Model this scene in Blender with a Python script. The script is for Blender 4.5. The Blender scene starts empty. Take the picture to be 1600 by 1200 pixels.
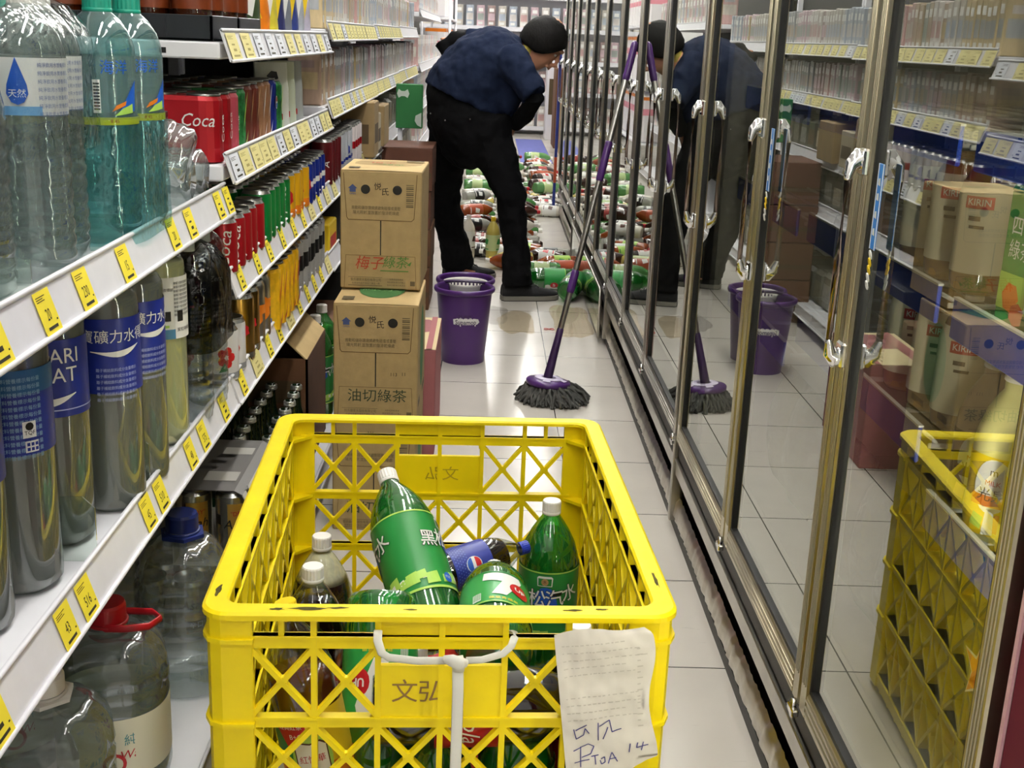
import bpy, bmesh, math, random
from mathutils import Vector, Matrix, noise
PI = math.pi
R = math.radians
S = bpy.context.scene
COL = S.collection
rnd = random.Random(7)

# ------------------------------------------------------------------ camera, world, exposure
cam_d = bpy.data.cameras.new('camera')
cam = bpy.data.objects.new('camera', cam_d)
COL.objects.link(cam)
S.camera = cam
cam_d.sensor_fit = 'HORIZONTAL'
cam_d.sensor_width = 36.0
cam_d.lens = 1870 / 1600 * 36
cam_d.clip_start = 0.02
CAM_H = 1.22
_p, _y, _r = 0.281123, 0.0270236, 0.0406540
_cp, _sp, _cy, _sy = math.cos(_p), math.sin(_p), math.cos(_y), math.sin(_y)
_f = Vector((_sy * _cp, _cy * _cp, -_sp))
_rt = Vector((_cy, -_sy, 0))
_up = _rt.cross(_f)
_r2 = _rt * math.cos(_r) + _up * math.sin(_r)
_u2 = -_rt * math.sin(_r) + _up * math.cos(_r)
cam.matrix_world = Matrix(((_r2.x, _u2.x, -_f.x, 0), (_r2.y, _u2.y, -_f.y, 0), (_r2.z, _u2.z, -_f.z, CAM_H), (0, 0, 0, 1)))

W = bpy.data.worlds.new('world')
S.world = W
W.use_nodes = True
W.node_tree.nodes['Background'].inputs[0].default_value = (0.9, 0.95, 1, 1)
W.node_tree.nodes['Background'].inputs[1].default_value = 0.15
S.view_settings.view_transform = 'Standard'
S.view_settings.look = 'None'
S.view_settings.exposure = 0.36
S.view_settings.gamma = 1.0
S.view_settings.use_curve_mapping = False
cy = S.cycles
cy.max_bounces = 14
cy.transparent_max_bounces = 24
cy.transmission_bounces = 10
cy.glossy_bounces = 6
cy.diffuse_bounces = 4
cy.caustics_reflective = False
cy.caustics_refractive = False
cy.use_denoising = True
cy.sample_clamp_indirect = 6.0

LAMP_POWER = 60.0        # each aisle tube pair
LAMP_POWER_R = 20.0       # tubes over the front edge of the fridges, with added ones beyond


# ------------------------------------------------------------------ materials
def lin(c):
    if isinstance(c, str):
        c = c.lstrip('#')
        c = [int(c[i:i + 2], 16) / 255 for i in (0, 2, 4)]
    return tuple((x / 12.92 if x <= 0.04045 else ((x + 0.055) / 1.055) ** 2.4) for x in c) + (1.0,)


MATS = {}


def mat(name, col='#808080', rough=0.5, metal=0.0, trans=0.0, ior=1.45, coat=0.0, var=0.0, vscale=20.0, bump=0.0,
        bscale=60.0, emit=0.0, clear=0.0, clearcol=None, spec=0.5, stretch=None, subsurf=0.0):
    """A principled material with procedural colour variation and bump; clear mixes in plain transparency."""
    if name in MATS:
        return MATS[name]
    m = bpy.data.materials.new(name)
    m.use_nodes = True
    nt = m.node_tree
    N, L = nt.nodes, nt.links
    b = N['Principled BSDF']
    c = lin(col)
    b.inputs['Base Color'].default_value = c
    b.inputs['Roughness'].default_value = rough
    b.inputs['Metallic'].default_value = metal
    b.inputs['Transmission Weight'].default_value = trans
    b.inputs['IOR'].default_value = ior
    b.inputs['Coat Weight'].default_value = coat
    b.inputs['Specular IOR Level'].default_value = spec
    if subsurf:
        b.inputs['Subsurface Weight'].default_value = subsurf
        b.inputs['Subsurface Radius'].default_value = (0.02, 0.02, 0.02)
    if emit:
        b.inputs['Emission Color'].default_value = c
        b.inputs['Emission Strength'].default_value = emit
    if var or bump:
        tc = N.new('ShaderNodeTexCoord')
        mp = N.new('ShaderNodeMapping')
        L.new(tc.outputs['Object'], mp.inputs[0])
        if stretch:
            mp.inputs['Scale'].default_value = stretch
    if var:
        nz = N.new('ShaderNodeTexNoise')
        nz.inputs['Scale'].default_value = vscale
        nz.inputs['Detail'].default_value = 5
        L.new(mp.outputs[0], nz.inputs[0])
        rp = N.new('ShaderNodeMapRange')
        rp.inputs[1].default_value = 0.3
        rp.inputs[2].default_value = 0.7
        rp.inputs[3].default_value = 1 - var
        rp.inputs[4].default_value = 1 + var * 0.5
        L.new(nz.outputs[0], rp.inputs[0])
        hv = N.new('ShaderNodeHueSaturation')
        hv.inputs['Color'].default_value = c
        L.new(rp.outputs[0], hv.inputs['Value'])
        L.new(hv.outputs[0], b.inputs['Base Color'])
    if bump:
        nb = N.new('ShaderNodeTexNoise')
        nb.inputs['Scale'].default_value = bscale
        nb.inputs['Detail'].default_value = 3
        L.new(mp.outputs[0], nb.inputs[0])
        bp = N.new('ShaderNodeBump')
        bp.inputs['Strength'].default_value = bump
        bp.inputs['Distance'].default_value = 0.004
        L.new(nb.outputs[0], bp.inputs['Height'])
        L.new(bp.outputs[0], b.inputs['Normal'])
    if clear:
        tr = N.new('ShaderNodeBsdfTransparent')
        tr.inputs[0].default_value = lin(clearcol or '#ffffff')
        mx = N.new('ShaderNodeMixShader')
        mx.inputs[0].default_value = clear
        L.new(b.outputs[0], mx.inputs[1])
        L.new(tr.outputs[0], mx.inputs[2])
        L.new(mx.outputs[0], N['Material Output'].inputs[0])
    MATS[name] = m
    return m


def pane_mat(name, layers, tint='#f4faf6', rough=0.0):
    """Flat multi-pane glass: Fresnel reflection of 2*layers surfaces, the rest passes straight through."""
    m = bpy.data.materials.new(name)
    m.use_nodes = True
    nt = m.node_tree
    N, L = nt.nodes, nt.links
    N.remove(N['Principled BSDF'])
    fr = N.new('ShaderNodeFresnel')
    fr.inputs[0].default_value = 1.5
    k = 2 * layers
    a = N.new('ShaderNodeMath'); a.operation = 'MULTIPLY'; a.inputs[1].default_value = k
    b = N.new('ShaderNodeMath'); b.operation = 'MULTIPLY_ADD'; b.inputs[1].default_value = k - 1; b.inputs[2].default_value = 1
    d = N.new('ShaderNodeMath'); d.operation = 'DIVIDE'
    L.new(fr.outputs[0], a.inputs[0]); L.new(fr.outputs[0], b.inputs[0])
    L.new(a.outputs[0], d.inputs[0]); L.new(b.outputs[0], d.inputs[1])
    tr = N.new('ShaderNodeBsdfTransparent'); tr.inputs[0].default_value = lin(tint)
    gl = N.new('ShaderNodeBsdfGlossy'); gl.inputs['Roughness'].default_value = rough
    gl.inputs[0].default_value = (0.93, 0.95, 0.92, 1)
    mx = N.new('ShaderNodeMixShader')
    L.new(d.outputs[0], mx.inputs[0]); L.new(tr.outputs[0], mx.inputs[1]); L.new(gl.outputs[0], mx.inputs[2])
    L.new(mx.outputs[0], N['Material Output'].inputs[0])
    MATS[name] = m
    return m


def film_mat(name, tint, gloss=0.18, rough=0.05, bump=0.0, bscale=40, body=0.0, bodycol='#ffffff'):
    """Thin clear plastic (film, PET wall): mostly see-through with glossy crinkled highlights."""
    m = bpy.data.materials.new(name)
    m.use_nodes = True
    nt = m.node_tree
    N, L = nt.nodes, nt.links
    N.remove(N['Principled BSDF'])
    lw = N.new('ShaderNodeLayerWeight'); lw.inputs[0].default_value = 0.35
    mr = N.new('ShaderNodeMapRange'); mr.inputs[3].default_value = gloss * 0.35; mr.inputs[4].default_value = min(1, gloss * 3.2)
    L.new(lw.outputs['Facing'], mr.inputs[0])
    tr = N.new('ShaderNodeBsdfTransparent'); tr.inputs[0].default_value = lin(tint)
    gl = N.new('ShaderNodeBsdfGlossy'); gl.inputs['Roughness'].default_value = rough
    src = tr.outputs[0]
    if body:
        df = N.new('ShaderNodeBsdfTranslucent'); df.inputs[0].default_value = lin(bodycol)
        d2 = N.new('ShaderNodeBsdfDiffuse'); d2.inputs[0].default_value = lin(bodycol)
        ad = N.new('ShaderNodeMixShader'); ad.inputs[0].default_value = 0.5
        L.new(df.outputs[0], ad.inputs[1]); L.new(d2.outputs[0], ad.inputs[2])
        m0 = N.new('ShaderNodeMixShader'); m0.inputs[0].default_value = body
        L.new(src, m0.inputs[1]); L.new(ad.outputs[0], m0.inputs[2])
        src = m0.outputs[0]
    mx = N.new('ShaderNodeMixShader')
    L.new(mr.outputs[0], mx.inputs[0]); L.new(src, mx.inputs[1]); L.new(gl.outputs[0], mx.inputs[2])
    L.new(mx.outputs[0], N['Material Output'].inputs[0])
    if bump:
        tc = N.new('ShaderNodeTexCoord')
        nb = N.new('ShaderNodeTexNoise'); nb.inputs['Scale'].default_value = bscale; nb.inputs['Detail'].default_value = 2
        L.new(tc.outputs['Object'], nb.inputs[0])
        bp = N.new('ShaderNodeBump'); bp.inputs['Strength'].default_value = bump; bp.inputs['Distance'].default_value = 0.01
        L.new(nb.outputs[0], bp.inputs['Height'])
        L.new(bp.outputs[0], gl.inputs['Normal'])
        L.new(bp.outputs[0], lw.inputs['Normal'])
    MATS[name] = m
    return m


def floor_mat():
    m = bpy.data.materials.new('floor_tiles')
    m.use_nodes = True
    nt = m.node_tree
    N, L = nt.nodes, nt.links
    b = N['Principled BSDF']
    g = N.new('ShaderNodeNewGeometry')
    sp = N.new('ShaderNodeSeparateXYZ')
    L.new(g.outputs['Position'], sp.inputs[0])

    def mth(op, a, v=None, v2=None):
        n = N.new('ShaderNodeMath'); n.operation = op
        if isinstance(a, (int, float)):
            n.inputs[0].default_value = a
        else:
            L.new(a, n.inputs[0])
        if v is not None:
            if isinstance(v, (int, float)):
                n.inputs[1].default_value = v
            else:
                L.new(v, n.inputs[1])
        if v2 is not None:
            n.inputs[2].default_value = v2
        return n.outputs[0]
    lines, ids = [], []
    for ax, off, pit in ((0, 0.255, 0.41), (1, 2.181, 0.4093)):
        t = mth('DIVIDE', mth('SUBTRACT', sp.outputs[ax], off), pit)
        ids.append(mth('FLOOR', t))
        fr = mth('FRACT', t)
        e = mth('MINIMUM', fr, mth('SUBTRACT', 1.0, fr))
        lines.append(mth('LESS_THAN', e, 0.0042))
    ln = mth('MAXIMUM', lines[0], lines[1])
    cx = N.new('ShaderNodeCombineXYZ')
    L.new(ids[0], cx.inputs[0]); L.new(ids[1], cx.inputs[1])
    wn = N.new('ShaderNodeTexWhiteNoise'); L.new(cx.outputs[0], wn.inputs[0])
    nz = N.new('ShaderNodeTexNoise'); nz.inputs['Scale'].default_value = 5; nz.inputs['Detail'].default_value = 8
    L.new(g.outputs['Position'], nz.inputs[0])
    sc = N.new('ShaderNodeVectorMath'); sc.operation = 'MULTIPLY'; sc.inputs[1].default_value = (9, 70, 1)
    L.new(g.outputs['Position'], sc.inputs[0])
    n2 = N.new('ShaderNodeTexNoise'); n2.inputs['Scale'].default_value = 1.0; n2.inputs['Detail'].default_value = 4
    L.new(sc.outputs[0], n2.inputs[0])
    smear = mth('MULTIPLY', mth('GREATER_THAN', n2.outputs[0], 0.70), 0.10)
    v = mth('ADD', mth('MULTIPLY', nz.outputs[0], 0.18), mth('MULTIPLY', wn.outputs[0], 0.04))
    v = mth('SUBTRACT', mth('ADD', v, 0.86), smear)
    base = N.new('ShaderNodeHueSaturation'); base.inputs['Color'].default_value = lin('#d3cdc4'); L.new(v, base.inputs['Value'])
    mx = N.new('ShaderNodeMix'); mx.data_type = 'RGBA'
    L.new(ln, mx.inputs[0]); L.new(base.outputs[0], mx.inputs[6]); mx.inputs[7].default_value = lin('#26231f')
    L.new(mx.outputs[2], b.inputs['Base Color'])
    r = mth('ADD', mth('MULTIPLY', nz.outputs[0], 0.16), 0.10)
    L.new(r, b.inputs['Roughness'])
    b.inputs['Specular IOR Level'].default_value = 0.55
    MATS['floor_tiles'] = m
    return m


# ------------------------------------------------------------------ mesh builder
_TXT = {}


def text_tris(s, size, fat=0.0):
    key = (s, fat)
    if key not in _TXT:
        c = bpy.data.curves.new('lettering', 'FONT')
        c.body = s; c.size = 1.0; c.align_x = 'CENTER'; c.align_y = 'CENTER'; c.resolution_u = 2; c.offset = fat
        o = bpy.data.objects.new('lettering', c)
        COL.objects.link(o)
        dg = bpy.context.evaluated_depsgraph_get()
        dg.update()
        me = o.evaluated_get(dg).to_mesh()
        v = [tuple(x.co[:2]) for x in me.vertices]
        me.calc_loop_triangles()
        t = [tuple(x.vertices) for x in me.loop_triangles]
        o.evaluated_get(dg).to_mesh_clear()
        bpy.data.objects.remove(o); bpy.data.curves.remove(c)
        _TXT[key] = (v, t)
    v, t = _TXT[key]
    return [(x * size, y * size) for x, y in v], t


def refine(v, t, mx):
    """Split triangles whose edges are longer than mx (for wrapping on cylinders)."""
    v = list(v); out = []; stack = list(t)
    mid = {}
    while stack:
        a, b, c = stack.pop()
        es = sorted((((v[i][0] - v[j][0]) ** 2 + (v[i][1] - v[j][1]) ** 2, i, j) for i, j in ((a, b), (b, c), (c, a))), reverse=True)
        d, i, j = es[0]
        if d <= mx * mx or len(v) > 6000:
            out.append((a, b, c)); continue
        k = (min(i, j), max(i, j))
        if k not in mid:
            mid[k] = len(v); v.append(((v[i][0] + v[j][0]) / 2, (v[i][1] + v[j][1]) / 2))
        m = mid[k]
        o = [q for q in (a, b, c) if q not in (i, j)][0]
        # keep winding
        if (i, j) in ((a, b), (b, c), (c, a)):
            stack += [(i, m, o), (m, j, o)]
        else:
            stack += [(j, m, o), (m, i, o)]
    return v, out


class MB:
    def __init__(self, *mats):
        self.v, self.f, self.mi, self.sm = [], [], [], []
        self.mats = []
        self.cur = 0
        self.T = Matrix.Identity(4)
        self.smooth = False
        for m in mats:
            self.use(m)
        self.cur = 0

    def use(self, m):
        if m not in self.mats:
            self.mats.append(m)
        self.cur = self.mats.index(m)
        return self

    def at(self, loc=(0, 0, 0), rot=(0, 0, 0), scale=None):
        from mathutils import Euler
        self.T = Matrix.Translation(loc) @ Euler(rot).to_matrix().to_4x4()
        if scale is not None:
            self.T = self.T @ Matrix.Diagonal((*scale, 1))
        return self

    def add(self, vs, fs, smooth=None):
        n = len(self.v)
        T = self.T
        self.v += [tuple(T @ Vector(p)) for p in vs]
        for f in fs:
            self.f.append(tuple(i + n for i in f)); self.mi.append(self.cur); self.sm.append(self.smooth if smooth is None else smooth)

    def box(self, x0, x1, y0, y1, z0, z1, ch=0.0):
        if ch <= 0:
            vs = [(x, y, z) for z in (z0, z1) for y in (y0, y1) for x in (x0, x1)]
            self.add(vs, [(0, 2, 3, 1), (4, 5, 7, 6), (0, 1, 5, 4), (2, 6, 7, 3), (0, 4, 6, 2), (1, 3, 7, 5)], False)
            return
        ch = min(ch, (x1 - x0) * .45, (y1 - y0) * .45, (z1 - z0) * .45)
        vs, fs, idx = [], [], {}
        lo, hi = (x0, y0, z0), (x1, y1, z1)
        for sx in (0, 1):
            for sy in (0, 1):
                for sz in (0, 1):
                    s = (sx, sy, sz)
                    for ax in range(3):
                        p = []
                        for k in range(3):
                            e = lo[k] if s[k] == 0 else hi[k]
                            i = e + ch if s[k] == 0 else e - ch
                            p.append(e if k == ax else i)
                        idx[(s, ax)] = len(vs); vs.append(tuple(p))

        def F(q, ref):
            a, b, c = (Vector(vs[q[i]]) for i in range(3))
            n = (b - a).cross(c - a)
            cen = sum((Vector(vs[i]) for i in q), Vector()) / len(q)
            mid = Vector(((x0 + x1) / 2, (y0 + y1) / 2, (z0 + z1) / 2))
            fs.append(tuple(q) if n.dot(cen - mid) > 0 else tuple(reversed(q)))
        for ax in range(3):
            b, c = [k for k in range(3) if k != ax]
            for s in (0, 1):
                q = []
                for (u, w) in ((0, 0), (1, 0), (1, 1), (0, 1)):
                    t = [0, 0, 0]; t[ax] = s; t[b] = u; t[c] = w
                    q.append(idx[(tuple(t), ax)])
                F(q, None)
            for u in (0, 1):
                for w in (0, 1):
                    t0 = [0, 0, 0]; t0[b] = u; t0[c] = w
                    t1 = list(t0); t1[ax] = 1
                    F([idx[(tuple(t0), b)], idx[(tuple(t1), b)], idx[(tuple(t1), c)], idx[(tuple(t0), c)]], None)
        for sx in (0, 1):
            for sy in (0, 1):
                for sz in (0, 1):
                    F([idx[((sx, sy, sz), k)] for k in range(3)], None)
        self.add(vs, fs, False)

    def lathe(self, prof, n=28, fn=None, smooth=True, sq=0.0, a0=0.0, a1=None):
        """prof [(r,z)]; sq>0 squares the section; fn(r,z,a)->r."""
        vs, fs = [], []
        rings = []
        full = a1 is None
        cnt = n if full else n + 1
        for r, z in prof:
            if r < 1e-6 and full:
                rings.append([len(vs)]); vs.append((0, 0, z)); continue
            ring = []
            for i in range(cnt):
                a = a0 + (2 * PI * i / n if full else (a1 - a0) * i / n)
                rr = r
                if sq:
                    c, s_ = abs(math.cos(a)), abs(math.sin(a))
                    e = 2 + sq * 6
                    rr = r * (c ** e + s_ ** e) ** (-1 / e)
                if fn:
                    rr = fn(rr, z, a)
                ring.append(len(vs)); vs.append((rr * math.sin(a), -rr * math.cos(a), z))
            rings.append(ring)
        for A, B in zip(rings, rings[1:]):
            if len(A) == 1 and len(B) == 1:
                continue
            m = n if full else n
            for i in range(m):
                j = (i + 1) % cnt
                if len(A) == 1:
                    fs.append((A[0], B[j], B[i]))
                elif len(B) == 1:
                    fs.append((A[i], A[j], B[0]))
                else:
                    fs.append((A[i], A[j], B[j], B[i]))
        self.add(vs, fs, smooth)

    def cyl(self, r, z0, z1, n=24, r1=None):
        r1 = r if r1 is None else r1
        self.lathe([(0, z0), (r, z0)], n, smooth=False)
        self.lathe([(r, z0), (r1, z1)], n)
        self.lathe([(r1, z1), (0, z1)], n, smooth=False)

    def tube(self, pts, r, n=10, closed=False, caps=True, up=(0, 0, 1), smooth=True, round_ends=False):
        """r: float, list of float or list of (ra, rb)."""
        P = [Vector(p) for p in pts]
        m = len(P)
        rs = r if isinstance(r, (list, tuple)) else [r] * m
        rs = [(q, q) if not isinstance(q, (list, tuple)) else q for q in rs]
        if round_ends:
            d0 = (P[0] - P[1]).normalized(); d1 = (P[-1] - P[-2]).normalized()
            r0, r1 = rs[0], rs[-1]
            pre, prr, post, por = [], [], [], []
            for t in (0.97, 0.8, 0.45):
                k = math.sqrt(1 - t * t)
                pre.append(P[0] + d0 * min(r0) * t); prr.append((r0[0] * k, r0[1] * k))
            for t in (0.45, 0.8, 0.97):
                k = math.sqrt(1 - t * t)
                post.append(P[-1] + d1 * min(r1) * t); por.append((r1[0] * k, r1[1] * k))
            P = pre + P + post; rs = prr + list(rs) + por; m = len(P)
        vs, fs = [], []
        for i in range(m):
            if closed:
                d = (P[(i + 1) % m] - P[i - 1])
            else:
                d = P[min(i + 1, m - 1)] - P[max(i - 1, 0)]
            d = d.normalized() if d.length > 0 else Vector((0, 0, 1))
            u = Vector(up) - d * Vector(up).dot(d)
            if u.length < 1e-3:
                u = Vector((1, 0, 0)) - d * d.x
            u.normalize()
            w = d.cross(u)
            for k in range(n):
                a = 2 * PI * k / n
                vs.append(P[i] + w * (rs[i][0] * math.cos(a)) + u * (rs[i][1] * math.sin(a)))
        for i in range(m if closed else m - 1):
            j = (i + 1) % m
            for k in range(n):
                l = (k + 1) % n
                fs.append((i * n + k, i * n + l, j * n + l, j * n + k))
        if caps and not closed:
            fs.append(tuple(range(n - 1, -1, -1))); fs.append(tuple((m - 1) * n + k for k in range(n)))
        self.add(vs, fs, smooth)

    def prism(self, poly, z0, z1, smooth=False):
        n = len(poly)
        vs = [(x, y, z0) for x, y in poly] + [(x, y, z1) for x, y in poly]
        fs = [tuple(range(n - 1, -1, -1)), tuple(range(n, 2 * n))]
        self.add(vs, fs, False)
        self.add(vs, [(i, (i + 1) % n, n + (i + 1) % n, n + i) for i in range(n)], smooth)

    def grid(self, fn, nu, nv, smooth=True):
        vs = [fn(i / nu, j / nv) for j in range(nv + 1) for i in range(nu + 1)]
        fs = [(j * (nu + 1) + i, j * (nu + 1) + i + 1, (j + 1) * (nu + 1) + i + 1, (j + 1) * (nu + 1) + i) for j in range(nv) for i in range(nu)]
        self.add(vs, fs, smooth)

    def bar(self, a, b, w, d, nrm):
        """A rectangular bar from a to b; w across (in the plane), d deep along nrm, centred."""
        a, b, nrm = Vector(a), Vector(b), Vector(nrm).normalized()
        t = (b - a).normalized()
        s = t.cross(nrm).normalized()
        vs = []
        for p in (a, b):
            for i, j in ((-1, -1), (1, -1), (1, 1), (-1, 1)):
                vs.append(p + s * (i * w / 2) + nrm * (j * d / 2))
        self.add(vs, [(0, 1, 2, 3), (7, 6, 5, 4), (0, 4, 5, 1), (1, 5, 6, 2), (2, 6, 7, 3), (3, 7, 4, 0)], False)

    # ---- flat and wrapped marks
    def text(self, s, size, o, ux=(1, 0, 0), uy=(0, 0, 1), sx=1.0, skew=0.0):
        v, t = text_tris(s, size)
        o, ux, uy = Vector(o), Vector(ux), Vector(uy)
        self.add([o + ux * ((x + y * skew) * sx) + uy * y for x, y in v], t, False)

    def poly(self, pts, o, ux=(1, 0, 0), uy=(0, 0, 1)):
        o, ux, uy = Vector(o), Vector(ux), Vector(uy)
        self.add([o + ux * x + uy * y for x, y in pts], [tuple(range(len(pts)))], False)

    def rect(self, x0, x1, y0, y1, o=(0, 0, 0), ux=(1, 0, 0), uy=(0, 0, 1)):
        self.poly([(x0, y0), (x1, y0), (x1, y1), (x0, y1)], o, ux, uy)

    def wtext(self, s, size, Rr, zc, ac=0.0, sx=1.0, skew=0.0, rot=0.0, fat=0.0):
        v, t = text_tris(s, size, fat)
        c_, s_ = math.cos(rot), math.sin(rot)
        v = [((x + y * skew) * sx, y) for x, y in v]
        v = [(x * c_ - y * s_, x * s_ + y * c_) for x, y in v]
        v, t = refine(v, t, 0.007)
        self.add([(Rr * math.sin(ac + x / Rr), -Rr * math.cos(ac + x / Rr), zc + y) for x, y in v], t, False)

    def wpoly(self, pts, Rr, zc, ac=0.0):
        n = len(pts)
        cx = sum(p[0] for p in pts) / n; cy_ = sum(p[1] for p in pts) / n
        v = list(pts) + [(cx, cy_)]
        t = [(i, (i + 1) % n, n) for i in range(n)]
        v, t = refine(v, t, 0.008)
        self.add([(Rr * math.sin(ac + x / Rr), -Rr * math.cos(ac + x / Rr), zc + y) for x, y in v], t, False)

    def wrect(self, x0, x1, z0, z1, Rr, ac=0.0):
        k = max(1, int((x1 - x0) / 0.006))
        vs = []
        for i in range(k + 1):
            x = x0 + (x1 - x0) * i / k
            a = ac + x / Rr
            vs += [(Rr * math.sin(a), -Rr * math.cos(a), z0), (Rr * math.sin(a), -Rr * math.cos(a), z1)]
        self.add(vs, [(2 * i, 2 * i + 2, 2 * i + 3, 2 * i + 1) for i in range(k)], True)

    def stroke(self, pts, w, o, ux, uy, lift=(0, 0, 0)):
        """A pen line of width w through 2-D points."""
        o, ux, uy = Vector(o), Vector(ux), Vector(uy)
        for (x0, y0), (x1, y1) in zip(pts, pts[1:]):
            dx, dy = x1 - x0, y1 - y0
            l = math.hypot(dx, dy) or 1
            px, py = -dy / l * w / 2, dx / l * w / 2
            ex, ey = dx / l * w * .3, dy / l * w * .3
            q = [(x0 + px - ex, y0 + py - ey), (x0 - px - ex, y0 - py - ey), (x1 - px + ex, y1 - py + ey), (x1 + px + ex, y1 + py + ey)]
            self.add([o + ux * x + uy * y for x, y in q], [(0, 1, 2, 3)], False)

    def mesh(self, name):
        me = bpy.data.meshes.new(name)
        me.from_pydata(self.v, [], self.f)
        for m in self.mats:
            me.materials.append(m)
        me.polygons.foreach_set('material_index', self.mi)
        me.polygons.foreach_set('use_smooth', self.sm)
        me.update()
        return me

    def build(self, name, parent=None, label=None):
        o = bpy.data.objects.new(name, self.mesh(name))
        COL.objects.link(o)
        if parent is not None:
            o.parent = parent
        if label:
            o['label'] = label
        return o


def tag(o, label, cat, group=None):
    o['label'] = label; o['category'] = cat
    if group:
        o['group'] = group
    return o


def thing(name, label, cat, loc=(0, 0, 0), rot=(0, 0, 0), group=None):
    o = bpy.data.objects.new(name, None)
    COL.objects.link(o)
    o.empty_display_size = 0.05
    o.location = loc; o.rotation_euler = rot
    return tag(o, label, cat, group)


def struct(mb, name):
    o = mb.build(name)
    o['kind'] = 'structure'
    return o


KIDS = {}


def copy_tree(o, parent=None):
    c = o.copy()
    COL.objects.link(c)
    if parent is not None:
        c.parent = parent
    for ch in [x for x in KIDS.get(o.name, o.children)]:
        copy_tree(ch, c)
    return c


class Kind:
    """One thing built once; the first place() moves it, later ones copy it with its parts."""
    def __init__(self, root):
        self.root = root; self.used = False
        self.stack(root)

    def stack(self, o):
        KIDS[o.name] = list(o.children)
        for c in o.children:
            self.stack(c)

    def place(self, loc, rot=(0, 0, 0), label=None, group=None, scale=None):
        o = copy_tree(self.root) if self.used else self.root
        self.used = True
        o.location = loc
        o.rotation_euler = rot if isinstance(rot, tuple) else (0, 0, rot)
        if scale:
            o.scale = scale if isinstance(scale, tuple) else (scale,) * 3
        if label:
            o['label'] = label
        if group:
            o['group'] = group
        return o


ORD = ['first', 'second', 'third', 'fourth', 'fifth', 'sixth', 'seventh', 'eighth', 'ninth', 'tenth', 'eleventh', 'twelfth',
       'thirteenth', 'fourteenth', 'fifteenth', 'sixteenth', 'seventeenth', 'eighteenth', 'nineteenth', 'twentieth']


def nth(i):
    if i < 20:
        return ORD[i]
    t = {2: 'twenty', 3: 'thirty', 4: 'forty', 5: 'fifty', 6: 'sixty', 7: 'seventy'}[(i + 1) // 10]
    return t[:-1] + 'ieth' if (i + 1) % 10 == 0 else t + '-' + ORD[(i + 1) % 10 - 1]


def frombase(axis, spin=0.0):
    """Euler that turns +Z (bottle axis) to the given direction, spun about the axis."""
    q = Vector((0, 0, 1)).rotation_difference(Vector(axis).normalized())
    return tuple((q.to_matrix().to_4x4() @ Matrix.Rotation(spin, 4, 'Z')).to_euler())


# ------------------------------------------------------------------ palette
M_white = mat('white_enamel', '#e9e9ee', 0.35, var=0.05, vscale=9)
M_rail = mat('rail_plastic', '#e4e4ea', 0.25, var=0.04, vscale=30)
M_dark = mat('dark_panel', '#1b1c1d', 0.6)
M_black = mat('black_rubber', '#0c0c0c', 0.55)
M_steel = mat('warm_aluminium', '#b3afa7', 0.28, metal=1.0, var=0.12, vscale=14, bump=0.05, bscale=200, stretch=(1, 1, .08))
M_gold = mat('gold_reflection_aluminium', '#c2bba3', 0.30, metal=1.0, var=0.10, vscale=14, stretch=(1, 1, .08))  # gold tint is partly the yellow crate's reflection put into the metal colour
M_crush = mat('dented_steel', '#cfcabf', 0.28, metal=1.0, var=0.22, vscale=40, bump=0.7, bscale=26, stretch=(1, .35, 1))
M_chrome = mat('chrome', '#e8e8ea', 0.06, metal=1.0)
M_inner = mat('fridge_lining', '#b9b6ab', 0.45, var=0.05)
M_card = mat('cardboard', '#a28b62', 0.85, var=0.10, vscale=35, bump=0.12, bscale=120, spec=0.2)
M_cardtop = mat('cardboard_lit_pale', '#c6ac7c', 0.8, var=0.08, vscale=25, bump=0.1, bscale=90, spec=0.2)  # carton tops coloured lighter, as lit from above; also the pale flap
M_cardink = mat('brown_print', '#4a3a22', 0.8)
M_ink = mat('black_print', '#16130f', 0.7)
M_yel = mat('yellow_tag_paper', '#f2df3c', 0.6)
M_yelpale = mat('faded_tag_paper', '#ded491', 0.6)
M_wtag = mat('white_tag_paper', '#dfe2ea', 0.5)
M_txt = mat('dark_print', '#2a2614', 0.7)
M_crate = mat('yellow_crate_plastic', '#f3da0c', 0.42, var=0.10, vscale=11, bump=0.08, bscale=90, spec=0.4, subsurf=0.08)
M_cratedirt = mat('dark_scuff', '#4b430f', 0.9, var=0.5, vscale=90)
M_paper = mat('thin_paper', '#d6d1c6', 0.8, var=0.06, vscale=18, bump=0.15, bscale=25)
M_purple = mat('purple_plastic', '#452262', 0.28, spec=0.5)
M_purpled = mat('dark_purple_plastic', '#2d1640', 0.4)
M_lilac = mat('lilac_plastic', '#d9cfe8', 0.35)
M_mop = mat('grey_mop_yarn', '#4d4d4a', 0.95, var=0.3, vscale=60, spec=0.1)
M_pole = mat('brushed_steel_pole', '#a7a5a0', 0.3, metal=1.0)
M_green = film_mat('green_pet', '#79cc74', gloss=.20, rough=.04, body=.30, bodycol='#2fae42')
M_greenliq = mat('green_drink', '#1d8a33', 0.04, trans=0.35, ior=1.33, coat=0.3)
M_cap = mat('white_cap', '#e9e6e0', 0.4)
M_capblue = mat('blue_cap', '#1a2f9b', 0.35)
M_capdblue = mat('dark_blue_cap', '#14235f', 0.35)
M_capyel = mat('yellow_cap', '#f0cf1c', 0.4)
M_capred = mat('red_cap', '#a8141f', 0.35)
M_capteal = mat('teal_cap', '#1d8f78', 0.4)
M_cola = mat('cola_liquid', '#1b0805', 0.05, coat=0.6)
M_tea = mat('tea_liquid', '#5b230d', 0.06, coat=0.5, var=.1)
M_amber = mat('amber_liquid', '#9a4c14', 0.06, coat=0.5)
M_foam = mat('cream_foam', '#fdf0c8', 0.6, var=0.15, vscale=120)
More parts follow.
